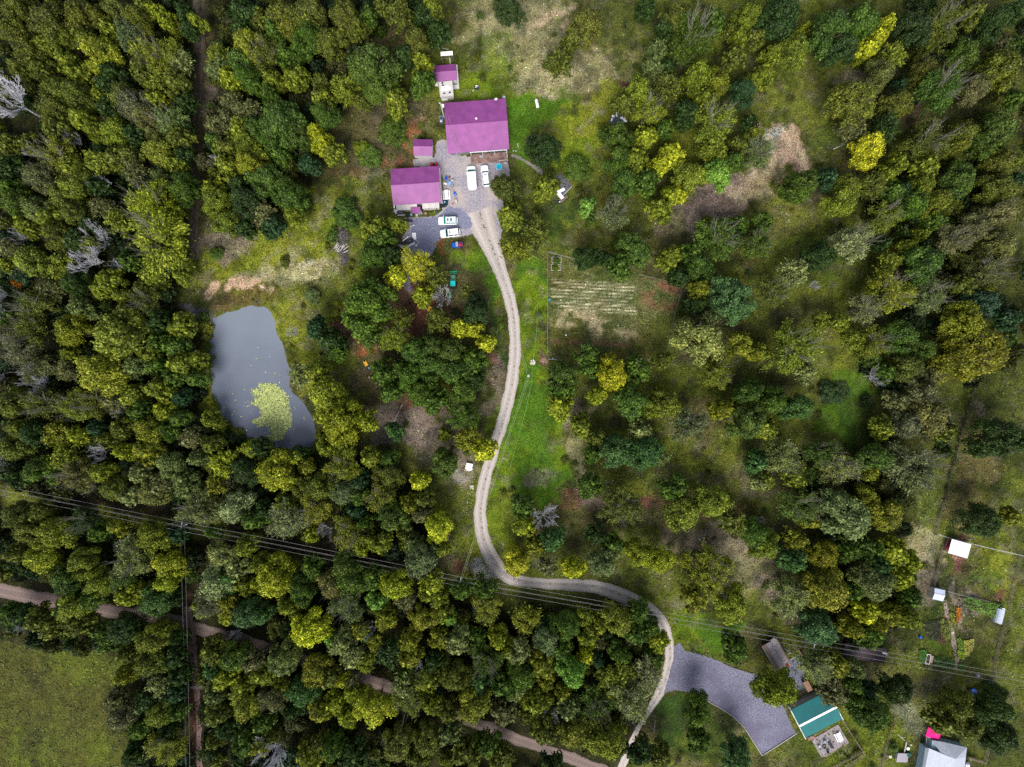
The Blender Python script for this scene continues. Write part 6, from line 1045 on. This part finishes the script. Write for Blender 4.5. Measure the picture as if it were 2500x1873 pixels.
fence('garden_fence', 'wire fence along the right side of the vegetable plot', g([(1100,730),(1290,775),(1460,825),(1440,920),(1400,1060),(1370,1200),(1330,1390)]), 1.2, 3, GW, 2, .025)
fence('garden_fence', 'wire fence at the lower left corner of the vegetable plot', g([(335,1440),(460,1445)]), 1.3, 1.8, LGREY, 2, .05)
fence('garden_fence', 'brown rail fence along the bottom of the vegetable plot', g([(925,1475),(1040,1485),(1210,1500),(1330,1510)]), 1.0, 3, WOOD, 2, .05)
for i, (x, y, lb) in enumerate(((410, 605, 'upper planter bed with leafy plants in the vegetable plot corner'), (405, 668, 'lower planter bed with leafy plants in the vegetable plot corner'))):
    q = T('G', x, y); t = thing('planter_bed', lb, 'planter', (q.x, q.y, 0), 0, 'planter beds in the vegetable plot'); b = MB(); b.box(0, .75, .2, 2.4, .08, .4); b.box(0, -.75, .2, 2.4, .08, .4); b.box(1.2, 0, .2, .08, 1.5, .4); b.box(-1.2, 0, .2, .08, 1.5, .4); b.obj('frame', OFFW, t); MB().box(0, 0, .15, 2.3, 1.4, .3).obj('soil', mat('soil', (.05, .035, .025)), t)
q = T('G', 350, 942, .3); tag(MB().lathe(0, 0, [(.35, 0), (.4, .5), (.34, .5), (.3, .1), (.01, .1)], 16).obj('water_tub', mat('green_tub', (.08, .3, .25)), None, (q.x, q.y, 0)), 'green tub at the left fence of the vegetable plot', 'tub')
for x, y, m_, lb in ((490, 1238, WHITE, 'white bucket on the lower left rows of the vegetable plot'), (928, 1157, LGREY, 'grey bucket in the middle of the vegetable plot'), (378, 1435, WHITE, 'white bucket at the lower left corner post')):
    q = T('G', x, y, .2); tag(MB().lathe(0, 0, [(.16, 0), (.2, .35), (.17, .35), (.14, .1), (.01, .1)], 10).obj('bucket', m_, None, (q.x, q.y, 0)), lb, 'bucket', 'buckets in the vegetable plot')
for x, y, lb in ((412, 1428, 'pale hose ring at the lower left corner of the vegetable plot'), (1172, 1447, 'green hose ring at the bottom of the vegetable plot')):
    q = T('G', x, y); b = MB(); n = 16
    for i in range(n): a = 6.283*i/n; c_ = 6.283*(i+1)/n; b.tube((.4*math.cos(a), .4*math.sin(a), .05), (.4*math.cos(c_), .4*math.sin(c_), .05), .04, n=5)
    tag(b.obj('hose_ring', CONC if x < 500 else MATS['green_tub'], None, (q.x, q.y, .02)), lb, 'hose')
# farm gate on the lane
q = T('M', 1665, 972); t = thing('farm_gate', 'white metal gate across the lane in the lower left', 'gate', (q.x, q.y, 0), R_(2))
for z in (.4, .7, 1.0, 1.3): MB().tube((-1.7, 0, z), (1.7, 0, z), .035).obj('rail', LGREY, t)
for x in (-1.75, 1.75): MB().tube((x, 0, 0), (x, 0, 1.5), .08).obj('post', LGREY, t)
# long fence with dark hedge line on the right
L_ = [T('L', *q) for q in [(1800,20),(1770,80),(1730,230),(1680,380),(1650,520),(1620,640),(1570,800),(1530,1000),(1480,1150),(1450,1290)]]
fence('field_fence', 'long wire fence running down the right side fields', L_, 1.3, 4, WOOD, 3, .03)
hb = []; rs = np.random.RandomState(3)
for i in range(8):
    a, b = L_[i], L_[i+1]; n_ = int((b-a).length*(24 if i < 7 else 12))
    t_ = rs.rand(n_); hb.append(np.stack([a.x+(b.x-a.x)*t_+rs.normal(size=n_)*.25, a.y+(b.y-a.y)*t_+rs.normal(size=n_)*.25, rs.uniform(.1, 1.5, n_)], 1))
hb = np.concatenate(hb); v, f = quads(hb[:, 0], hb[:, 1], hb[:, 2], rs.normal(size=(len(hb), 3))+np.array((0, 0, .3)), rs.uniform(.12, .26, len(hb)), .6, rs)
tag(link('fence_weeds', np_mesh('fence_weeds', v, f, LEAFC, tone=np.repeat(rs.rand(len(hb)), 4), col=np.tile(np.array([[.02, .024, .008]]), (len(v), 1)))), 'dark weeds climbing the long field fence', 'weeds', kind='stuff')
ZQ = lambda x, y, z=0.: Z(2220, 1290, 4.532, x, y, z)
ZR = lambda x, y, z=0.: Z(2220, 1480, 4.532, x, y, z)
fence('garden_fence', 'wire fence with white posts above the white canopy', [ZQ(290,62), ZQ(415,95), ZQ(575,140), ZQ(690,170), ZQ(935,228), ZQ(1245,298)], 1.3, 5, LGREY, 2, .03)
fence('garden_fence', 'dark wire fence left of the white canopy', [ZQ(405,100), ZQ(350,230), ZQ(300,430), ZQ(250,640)], 1.2, 4, WOOD, 3, .04)
fence('garden_fence', 'thin wire fence at the far left of the canopy garden', [ZQ(290,62), ZQ(245,180), ZQ(190,360)], 1.2, 4, GW, 2, .03)
fence('garden_fence', 'dark wire fence down the right side of the canopy garden', [ZQ(1215,295), ZQ(1150,560), ZQ(1090,790), ZQ(1085,900)], 1.2, 4, WOOD, 3, .04)
fence('garden_fence', 'dark wire fence from the greenhouse down to the power line', [ZR(1030,220), ZR(960,450), ZR(930,600), ZR(925,740)], 1.2, 4, WOOD, 3, .05)
fence('garden_fence', 'low wire fence between the blue shed and the greenhouse', [ZQ(400,690), ZQ(640,750), ZQ(870,800)], 1.1, 3, GW, 2, .03)
fence('yard_fence', 'long curving wire line right of the teal-roofed house', [T('P', *q) for q in [(1120,1170),(1110,1260),(1070,1360),(1040,1450),(1010,1560),(1000,1680)]], 1.2, 4, WOOD, 3, .04)
# white canopy, sheds
q = (ZQ(468,118,2.4)+ZQ(683,180,2.4)+ZQ(645,333,2.4)+ZQ(430,272,2.4))/4; t = thing('white_canopy', 'large white flat canopy in the fenced garden at right', 'canopy', (q.x, q.y, 0), R_(-16)); MB().box(0, 0, 2.4, 5.0, 3.6, .06).obj('roof', MWHITE, t)
for x in (-2.4, 2.4):
    for y in (-1.7, 1.7): MB().tube((x, y, 0), (x, y, 2.38), .05).obj('leg', GREY, t)
q = ZQ(425, 190, .5); tag(MB().box(0, 0, .5, 1.3, 2.6, 1.0).obj('compost_bin', DRED, None, (q.x, q.y, 0), R_(-16)), 'dark red bin beside the white canopy', 'bin')
q = (ZQ(280,655,2.2)+ZQ(400,690,2.2)+ZQ(375,815,2.2)+ZQ(270,790,2.2))/4
gable('metal_shed', 'pale blue metal shed below the white canopy', q, 2.7, 2.8, R_(-12), 2.0, .35, mat('pale_blue_metal', (.48, .55, .68), .4, .5), LGREY, WALLW, .08, .3, openings=[('door','s',0,.95,.8,1.7)])
q = (ZR(1000,30,2)+ZR(1088,65,2)+ZR(1045,210,2)+ZR(965,180,2))/4; t = thing('greenhouse', 'ribbed glass greenhouse at the right edge of the garden', 'greenhouse', (q.x, q.y, 0), R_(-14))
b = MB(); rg = []
for i in range(9): a = math.pi*i/8; rg.append((-1.0*math.cos(a), .9+1.1*math.sin(a)))
b.loft([[(x, y, z) for x, z in [(-1.0, 0)]+rg+[(1.0, 0)]] for y in (-1.75, 1.75)]); b.obj('glazing', mat('milky_glazing', (.38, .45, .55), .35, .5), t); b = MB()
for k in range(8):
    y = -1.75+k*.5
    for i in range(8): b.tube((rg[i][0]*1.02, y, rg[i][1]*1.01), (rg[i+1][0]*1.02, y, rg[i+1][1]*1.01), .035, n=4)
b.tube((0, -1.75, 2.05), (0, 1.75, 2.05), .04); b.obj('rib', WHITE, t)
q = ZR(1050, 40, 2); tag(MB().box(0, 0, .9, .7, .5, 1.8).obj('tool_box', MWHITE, None, (q.x, q.y, 0), R_(-14)), 'white locker at the top of the greenhouse', 'locker')
q = ZR(128, 345, .8); tag(MB().lathe(0, 0, [(.3, 0), (.34, .1), (.34, .9), (.28, .95), (.02, .95)], 14).obj('water_barrel', BLUE, None, (q.x, q.y, 0)), 'bright blue barrel at the left of the garden beds', 'barrel')
q = ZR(205, 585, .3); t = thing('planter_bed', 'white framed raised bed by the power line', 'planter', (q.x, q.y, 0), R_(-10)); b = MB(); b.box(-.5, 0, .25, .1, 2.4, .5); b.box(.5, 0, .25, .1, 2.4, .5); b.box(0, 1.2, .25, 1.1, .1, .5); b.box(0, -1.2, .25, 1.1, .1, .5); b.obj('frame', WHITE, t); MB().box(0, 0, .18, .95, 2.3, .36).obj('soil', MATS['soil'], t)
q = ZR(238, 590, .3); tag(MB().box(0, 0, .2, .6, 1.8, .4).obj('sand_box', mat('tan_board', (.38, .28, .2)), None, (q.x+.2, q.y, 0), R_(-14)), 'tan box beside the white framed raised bed', 'box')
q = ZR(477, 295); b = MB(); [b.tube((.25*math.cos(6.283*i/12), .25*math.sin(6.283*i/12), .1), (.25*math.cos(6.283*(i+1)/12), .25*math.sin(6.283*(i+1)/12), .1), .07, n=6) for i in range(12)]; tag(b.obj('tyre_ring', WHITE, None, (q.x, q.y, .02)), 'small white ring on the garden path', 'ring')
q = ZR(758, 768, .3); tag(MB().box(0, 0, .3, .8, .7, .6, 0, 0, 0, .9).obj('meter_box', GREY, None, (q.x, q.y, 0), -.2), 'small grey box under the power line below the garden', 'box')
pa, pb = ZR(365, 808), ZR(450, 775); tag(MB().tube((pa.x, pa.y, .06), (pb.x, pb.y, .06), .05).obj('loose_pipe', CONC), 'thin pale pipe lying in the grass below the garden', 'pipe')
pool('blue_tub', 'round bright blue tub on the dark grass at lower right', ZR(712, 945, .5), .72, BLUE, mat('deep_blue', (.01, .2, .65), .2, .5), .6)
q = ZR(655, 920, .4); tag(MB().lathe(0, 0, [(.35, 0), (.45, .3), (.4, .7), (.1, .9)], 9).obj('trash_bag', BLACK, None, (q.x, q.y, 0)), 'black bag leaning at the blue tub', 'bag')
# garden crops
rs = np.random.RandomState(12)
def leafpatch(name, label, cat, poly, nl, h, col, a=.14, kind=None):
    xs = [p.x for p in poly]; ys = [p.y for p in poly]; x = rs.uniform(min(xs), max(xs), nl*2); y = rs.uniform(min(ys), max(ys), nl*2)
    k = sdf(x, y, XY(poly)) > -.15*rs.rand(nl*2); x, y = x[k][:nl], y[k][:nl]; bump_ = fbm(x, y, .9, 301); nr = rs.normal(size=(len(x), 3))*.5; nr[:, 2] += 1
    v, f = quads(x, y, h*(.3+.9*bump_)*rs.uniform(.75, 1, len(x)), nr, rs.uniform(.6, 1.3, len(x))*a, .75, rs)
    c = np.array(col)*(.5+bump_[:, None]); o = link(name, np_mesh(name, v, f, LEAFC, tone=np.repeat(rs.rand(len(x)), 4), col=np.repeat(c, 4, 0))); return tag(o, label, cat, kind=kind)
leafpatch('vine_row', 'leafy green vine row leading to the greenhouse, upper one', 'vine row', [ZQ(*q) for q in [(560,790),(640,750),(800,800),(1000,840),(1005,880),(860,870),(700,830)]], 1500, 1.5, (.08, .15, .02))
leafpatch('vine_row', 'leafy green vine row leading to the greenhouse, lower one', 'vine row', [ZQ(*q) for q in [(580,830),(680,850),(850,890),(980,900),(960,960),(930,990),(780,930),(640,880)]], 1500, 1.4, (.09, .15, .02))
for k, (pl, c_, lb) in enumerate((([(430,60),(480,80),(500,200),(470,190)], (.16,.17,.02), 'yellow green plants along the garden path, upper strip'), ([(510,10),(555,10),(550,120),(510,180)], (.3,.1,.01), 'orange flowering plants right of the garden path'), ([(520,350),(580,380),(590,460),(540,470)], (.12,.2,.02), 'green plants below the path ring'), ([(600,380),(700,360),(690,460),(640,540),(600,560),(590,480)], (.3,.28,.06), 'arc of pale yellow leaves in the garden'), ([(520,480),(600,510),(590,580),(530,560)], (.18,.25,.02), 'bright yellow green plants near the garden path end'), ([(260,560),(400,550),(500,600),(500,680),(380,690),(260,640)], (.05,.1,.02), 'long bed of green plants under the power line'), ([(530,630),(610,640),(600,710),(530,700)], (.06,.12,.02), 'small square bed of green plants under the power line'), ([(100,480),(180,480),(170,600),(110,600)], (.06,.14,.02), 'green plants left of the white framed raised bed'), ([(330,130),(440,160),(450,350),(400,380),(330,280)], (.11,.12,.02), 'olive green plants left of the garden path'), ([(140,180),(330,150),(340,380),(200,370)], (.035,.04,.02), 'dark bean bed right of the blue barrel'))):
    leafpatch('garden_plants', lb, 'plants', [ZR(*q) for q in pl], 900, .7, c_)
for k, (x, y) in enumerate(((410, 605), (405, 668))): leafpatch('planter_plants', ('upper' if k == 0 else 'lower')+' patch of leafy plants growing in the plot corner beds', 'plants', [T('G', x-30, y-20), T('G', x+30, y-20), T('G', x+30, y+20), T('G', x-30, y+20)], 400, .8, ((.13, .2, .02), (.16, .16, .02))[k])
leafpatch('reed_clump', 'dark green spiky shrub bed right of the pink junk heap', 'shrub', [T('L', *q) for q in [(520,20),(700,10),(740,120),(640,200),(560,170)]], 1600, 1.3, (.025, .04, .012))
q = ZP = T('L', 525, 130, .4); jumble('junk_heap', 'small heap of pink and grey junk among the right trees', 'scrap heap', q, R_(-25), [('pink_bag', mat('pink_cloth', (.6, .35, .38), .8), [('b',.1,-.1,.35,.9,.6,.4,.3,.1,.1,.7),('b',-.5,-.35,.3,.7,.5,.4,.8,0,0,.7),('b',.5,-.65,.3,.6,.5,.3,.2,0,0,.7)]), ('crate', LGREY, [('b',-.55,.75,.45,.35,.9,.5,.1),('b',-.1,.9,.4,.35,.8,.4,.1)]), ('bin', DARK, [('b',-.2,.3,.3,.9,.5,.5,.2)])])
# ---------------------------------------------------------------- lower right: teal house, patio, barn
ZT = lambda x, y, z=0.: Z(1900, 1680, 5.77, x, y, z)
a, b_, c_, d_ = ZT(165,330,3.0), ZT(690,60,3.0), ZT(910,405,3.0), ZT(395,710,3.0); ct = (a+b_+c_+d_)/4; ang = math.atan2((b_-a).y, (b_-a).x); w_ = (b_-a).length; d2 = (d_-a).length
HT, HTR = gable('teal_roof_house', 'house with a teal metal roof and a white ridge', ct, w_, d2, ang, 2.9, 1.0, TROOF, TROOF, WALLW, .3, .4, ridge_m=WHITE, openings=[('window','s',-2.5,1.5,1.2,1),('door','s',0,1.05,.9,2),('window','s',2.5,1.5,1.2,1)])
MB().box(-w_/2-.02, 0, 3.3, .12, d2+.1, .14).obj('gable_trim', WHITE, HTR); MB().box(w_/2+.02, 0, 3.3, .12, d2+.1, .14).obj('gable_trim', WHITE, HTR)
pl = [ZT(*q) for q in [(475,745),(520,700),(835,515),(985,765),(860,830),(790,880),(690,950),(600,960)]]
t = thing('patio', 'paved patio with stone edging below the teal-roofed house', 'patio', (pl[0].x, pl[0].y, 0)); b = MB(); b.prism([(p.x-pl[0].x, p.y-pl[0].y) for p in pl][::-1], .02, .12); b.obj('paving', mat('patio_gravel', (.26, .23, .24), .9, .1, var=.4, vs=3), t); b = MB()
for i in range(len(pl)-1): u, v_ = pl[i]-pl[0], pl[i+1]-pl[0]; b.tube((u.x, u.y, .1), (v_.x, v_.y, .1), .11, n=6)
b.obj('edging', mat('pinkish_edging', (.35, .26, .24)), t)
q = ZT(460, 700, .3); tag(MB().box(0, 0, .2, 1.6, .7, .35).box(0, -.35, .1, 1.8, .5, .16).obj('door_step', DECK, None, (q.x, q.y, 0), ang), 'wooden step between the teal-roofed house and patio', 'step')
picnic('white picnic table on the patio of the teal-roofed house', ZT(862, 700, .8), R_(25), 2.3, MWHITE, .8)
q = ZT(650, 830, .4); b = MB(); n = 14
for i in range(n): u, v_ = 6.283*i/n, 6.283*(i+1)/n; b.tube((.42*math.cos(u), .42*math.sin(u), .25), (.42*math.cos(v_), .42*math.sin(v_), .25), .07, n=6); b.box(.42*math.cos(u), .42*math.sin(u), .12, .14, .14, .24, u)
tag(b.obj('fire_pit', DARK, None, (q.x, q.y, .12)), 'black ring fire pit in the middle of the patio', 'fire pit')
for x, y, m_, r_, lb in ((655, 755, BLUE2, .3, 'pale blue patio chair above the fire pit'), (580, 825, LGREY, 1.3, 'grey patio chair left of the fire pit'), (725, 785, DARK, -1, 'dark patio chair right of the fire pit, upper one'), (750, 830, DARK, -1.4, 'dark patio chair right of the fire pit, lower one'), (700, 885, DARK, 2.9, 'dark patio chair below the fire pit')): chair(ZT(x, y, .5), r_, m_, lb, 'chairs around the fire pit')
fence('rail_fence', 'wooden rail fence right of the patio', [ZT(885, 420), ZT(1000, 620), ZT(1100, 765), ZT(1190, 915)], 1.2, 2.2, WOOD, 2, .08, .08)
fence('rail_fence', 'double wooden rail fence below the patio, meeting the right one', [ZT(1190, 915), P(2075, 1862), P(2025, 1890)], 1.2, 2.2, WOOD, 2, .08, .08)
fence('rail_fence', 'inner wooden rail fence just above the lower patio fence', [P(2098, 1833), P(2072, 1848), P(2020, 1878)], 1.0, 2.2, WOOD, 2, .07, .07)
fence('drive_edging', 'timber edging along the lower side of the gravel pad', [T('O', *q) for q in [(1650,1080),(1790,1160),(1900,1230),(1990,1320),(2060,1430),(2140,1558)]]+[T('P', 150, 1462), T('P', 290, 1372)], .22, 3, mat('grey_timber', (.4, .37, .36)), 1, .1, .09)
fence('drive_edging', 'dark timber edging along the upper side of the gravel pad', [T('O', *q) for q in [(1810,780),(1880,815),(1960,838),(2060,868)]], .2, 3, WOOD, 1, .08, .08)
q = ZT(795, 482, 1.2); tag(MB().box(0, 0, 1.2, .6, .14, .08).tube((0, 0, 0), (0, 0, 1.2), .04).obj('sign_post', WHITE, None, (q.x, q.y, 0), .1), 'small white marker post above the patio', 'post')
ZD = lambda x, y, z=0.: Z(1860, 1540, 5.77, x, y, z)
a, b_, c_, d_ = ZD(10,235,2.6), ZD(195,110,2.6), ZD(410,495,2.6), ZD(215,560,2.6); ct = (a+b_+c_+d_)/4; ang = math.atan2((c_-b_).y, (c_-b_).x); t = thing('barn', 'weathered open barn with a ribbed tin roof and a red end', 'barn', (ct.x, ct.y, 0), ang); L = (c_-b_).length; Wd = 4.1
for i, (y, w2, m_) in enumerate(((-1.45, 1.3, WOOD), (-.15, 1.2, mat('rusty_tin', (.27, .23, .25), .6, .3, var=.4)), (1.1, 1.1, MATS['rusty_tin']), (1.9, .45, WOOD))): MB().box(-.3 if i < 3 else 0, y, 2.55+.06*i, L-(.8 if i < 2 else 0), w2, .07).obj('roof', m_, t)
MB().box(L/2-.5, 1.2, 2.72, 1.1, .8, .08).obj('red_end_panel', DRED, t)
b = MB()
for y in (-2.1, -.8, .52, 1.68): b.box(0, y, 2.9, L, .07, .07)
b.obj('batten', OFFW, t); MB().box(-.3, 0, 1.1, L-1.6, Wd-1.0, 2.2).obj('wall', mat('dark_boards', (.06, .04, .035)), t)
for x in (-L/2+.2, L/2-.3):
    for y in (-1.9, 1.9): MB().tube((x, y, 0), (x, y, 2.5), .08).obj('post', WOOD, t)
fence('corral_fence', 'thin metal frame at the upper end of the barn', [ZD(20,190), ZD(150,110), ZD(160,135)], 1.6, 2, LGREY, 2, .05)
fence('corral_fence', 'red brown rails right of the barn', [ZD(495,245), ZD(545,330), ZD(605,410)], 1.2, 2, mat('red_rail', (.25, .13, .12)), 2, .07)
pa, pb = ZD(400, 400), ZD(515, 340); tag(MB().tube((pa.x, pa.y, .15), (pb.x, pb.y, .15), .12).obj('log_beam', OFFW), 'pale beam on the ground right of the barn', 'beam')
q = ZD(640, 775, 1.2); t = thing('wooden_hutch', 'brown wooden hutch above the teal-roofed house', 'hutch', (q.x, q.y, 0), R_(-62)); MB().box(0, 0, 1.5, 2.7, 1.4, .1).obj('roof', mat('brown_boards', (.24, .14, .1), .9, .1, var=.3), t); MB().box(0, 0, .75, 2.4, 1.1, 1.4).obj('wall', MATS['dark_boards'], t)
q = ZD(600, 880, .5); t = thing('firewood_rack', 'dark wooden rack below the brown hutch', 'rack', (q.x, q.y, 0), R_(30))
for y in (-.5, 0, .5): MB().box(0, y, .5, 2.2, .14, .1).obj('plank', WOOD, t)
for x in (-1, 1): MB().box(x, 0, .25, .12, 1.3, .5).obj('leg', WOOD, t)
q = P(2111, 1595, 2.4); t = thing('dark_ribbed_roof', 'long dark ribbed roof shed under the power line', 'shed', (q.x, q.y, 0), R_(-8)); MB().box(0, 0, 2.4, 10.5, 3.8, .08, 0, 0, R_(4)).obj('roof', mat('dark_tin', (.035, .02, .03), .5, .4), t); b = MB()
for i in range(22): b.box(-5.1+i*.49, 0, 2.47, .06, 3.8, .05, 0, 0, R_(4))
b.obj('roof_rib', mat('dark_tin_rib', (.07, .04, .055), .5), t); MB().box(0, 0, 1.15, 10, 3.3, 2.3).obj('wall', MATS['dark_boards'], t)
q = P(2152, 1589, .8); tag(MB().box(0, 0, 2.6, 1.5, .35, .1, -.3).box(.5, -.25, 2.6, .6, .3, .1, .3).tube((0,0,0),(0,0,2.6),.05).obj('white_bracket', WHITE, None, (q.x, q.y, 0)), 'white bracket at the right end of the dark ribbed roof', 'bracket')
# grey house and pink canopy
ZH = lambda x, y, z=0.: Z(2140, 1700, 5.504, x, y, z)
q = ZH(910, 800, 0); t = thing('grey_roof_house', 'large grey-roofed house cut by the bottom edge', 'house', (q.x, q.y, 0))
e = 2.8; L0 = lambda x, y, z=0.: ZH(x, y, z)-Vector((q.x, q.y, 0))
b = MB(); A = [L0(740,590,e), L0(900,610,e), L0(1215,690,e), L0(1200,820,e), L0(1140,1300,e), L0(560,1240,e), L0(655,690,e), L0(720,700,e)]
b.prism([(p.x*.96, p.y*.96) for p in A][::-1], 0, e-.05); b.obj('wall', mat('blue_grey_wall', (.25, .36, .44), .7), t)
R1, R2 = L0(705,700,e+.9), L0(1060,845,e+1.6); R3 = L0(1000,1300,e+1.6); R0 = L0(600,1250,e+.9)
b = MB(); b.add([R1, R2, R3, R0], [(0,1,2,3)]); b.add([R2, L0(1200,815,e), L0(1140,1300,e), R3], [(0,1,2,3)]); b.add([L0(655,690,e), R1, R0, L0(560,1240,e)], [(0,1,2,3)]); b.obj('roof', mat('pale_shingle', (.42, .45, .52), .8, .2, var=.12, vs=2), t)
b = MB(); b.add([L0(740,590,e+.1), L0(900,615,e+.15), L0(1215,690,e+.1), L0(1200,815,e+.1), R2+Vector((0,0,.03)), L0(860,755,e+1.1)], [(0,1,5),(1,2,4,5),(2,3,4)]); b.obj('roof', SHING, t)
b = MB(); b.add([L0(725,640,1.2), L0(790,660,1.2), L0(855,750,1.2), L0(720,695,1.2)], [(0,1,2,3)]); b.obj('porch_floor', mat('porch_boards', (.12, .12, .14)), t)
b = MB(); b.add([L0(680,545,1.0), L0(725,575,1.0), L0(705,700,1.0), L0(660,680,1.0)], [(0,1,2,3)]); b.obj('deck', DECK, t)
b = MB()
for u, v_ in (((680,540),(660,680)),((680,540),(730,570)),((725,640),(720,695))): u, v_ = L0(*u, 1.9), L0(*v_, 1.9); b.tube(u, v_, .05); b.tube((u.x, u.y, 1), u, .05); b.tube((v_.x, v_.y, 1), v_, .05)
b.obj('railing', OFFW, t)
for x, y in ((650, 905), (640, 945)): u = L0(x, y, 1.6); MB().box(u.x+.3, u.y, 1.6, .08, .7, .9).obj('window', GLASS, t)
u = L0(765, 565, 1.5); MB().box(u.x, u.y, 1.5, 1.2, .7, .1).obj('step_platform', LGREY, t)
q = ZH(785, 490, 2.4); t = thing('pink_canopy', 'bright pink pop-up canopy above the grey-roofed house', 'canopy', (q.x, q.y, 0), R_(-14)); b = MB(); s_ = 1.9
c = [(-s_,-s_+.4,2.1),(s_-.3,-s_,2.1),(s_,s_-.8,2.1),(-s_+.3,s_,2.1),(.3,-.1,3.0)]; b.add(c+[(x,y,z-.03) for x,y,z in c], [(0,1,4),(1,2,4),(2,3,4),(3,0,4),(6,5,9),(7,6,9),(8,7,9),(5,8,9)]); b.obj('cover', PINK, t)
for x, y, z in c[:4]: MB().tube((x*.95, y*.95, 0), (x*.95, y*.95, z-.04), .04).obj('leg', LGREY, t)
q = P(2364.5, 1870, 1); tag(MB().lathe(0, 0, [(.5, 0), (.62, .3), (.55, .8), (.3, 1.1), (.02, 1.2)], 16).obj('gas_dome', MWHITE, None, (q.x, q.y, 0)), 'pale blue white dome right of the grey-roofed house', 'tank')
fence('yard_fence', 'short wooden rail fence right of the grey-roofed house', [ZH(1200,800), ZH(1330,835)], 1.3, 2, WOOD, 3, .07); fence('yard_fence', 'wooden deck rails right of the grey-roofed house, crossing the short fence', [T('P',1720,1570), T('P',1865,1605), T('P',1885,1500)], 1.3, 2, WOOD, 3, .06)
# little scrap corner left of the grey house
q = ZH(335, 820, .8); jumble('scrap_corner', 'grey sheet and white tubs beside a shrub left of the grey-roofed house', 'scrap heap', q, R_(-12), [('sheet', mat('lilac_sheet', (.28, .26, .3)), [('b',.2,0,1.0,3.0,2.4,.06,.1,.12,.1,.8)]), ('tub', WHITE, [('l',1.5,2.3,[(.4,0),(.45,.4),(.3,.5),(.02,.5)],10)]), ('tub', OFFW, [('l',-2.4,-.7,[(.35,0),(.4,.3),(.02,.35)],10),('l',1.9,-.7,[(.2,0),(.2,.3),(.02,.3)],8)]), ('green_bin', mat('dark_green_bin', (.01, .07, .05)), [('b',1.7,1.0,.5,1.1,.9,1.0)]), ('black_rack', DARK, [('b',-1.3,.2,.6,1.1,1.4,1.0)])])
pa, pb = ZH(345, 780), ZH(385, 600); tag(MB().tube((pa.x, pa.y, .6), (pb.x, pb.y, .6), .14).tube((pb.x, pb.y, 0), (pb.x, pb.y, .6), .08).tube((pa.x, pa.y, 0), (pa.x, pa.y, .6), .08).obj('clothes_pole', OFFW), 'long pale pole on stands left of the grey-roofed house', 'pole')
pa, pb, pc, pd_ = ZH(275, 500), ZH(380, 595), ZH(325, 542), ZH(385, 552); tag(MB().tube((pa.x, pa.y, .1), (pb.x, pb.y, .1), .06).tube((pc.x, pc.y, .1), (pd_.x, pd_.y, .1), .05).obj('fallen_branch', CONC), 'thin forked pale branch above the long pale pole', 'branch')
q = ZH(460, 650); tag(MB().box(0, 0, .12, .5, .4, .24, .3, .1, .1, .8).obj('white_stone', CONC, None, (q.x, q.y, 0)), 'single pale stone on the dirt path left of the pink canopy', 'stone')
for x, y, a_, L_2, lb in ((430, 1220, 70, 3.0, 'fallen bleached branches on the grass near the straw mound'),):
    q = T('D', 110, 1120); r = random.Random(31); b = MB()
    for i in range(16): u = r.uniform(-.6, .6); a2 = r.uniform(-1.2, .9); l_ = r.uniform(.8, 2.4); x0 = r.uniform(-1.6, .4); b.tube((x0, u, .3), (x0+l_*math.cos(a2), u+l_*math.sin(a2), r.uniform(.2, .7)), .05, .02, n=4)
    b.tube((1.2, .6, .2), (3.6, 2.2, .3), .07, .03, n=5); tag(b.obj('fallen_branches', DEADW, None, (q.x, q.y, 0)), lb, 'branches')
for tl, u, v_, lb in (('D', (600,1258), (700,1215), 'pale fallen log left of the round yellow tree'), ('J', (1180,345), (1250,200), 'grey fallen log in the clearing below the dense cluster'), ('F', (650,1560), (660,1495), 'thin pale log standing out near the pond bank trees')):
    pa, pb = T(tl, *u), T(tl, *v_); tag(MB().tube((pa.x, pa.y, .15), (pb.x, pb.y, .2), .13, .07).obj('fallen_log', CONC), lb, 'log')
pa, pb = P(1593, 1785, .1), P(1598, 1752, .1)
tag(MB().tube((pa.x, pa.y, 0), (pa.x, pa.y, 1.4), .07).tube((pa.x, pa.y, 1.35), (pb.x, pb.y, 1.35), .05).obj('marker_rail', OFFW), 'thin white rail on the dark grass left of the gravel pad', 'rail')
print('script built')
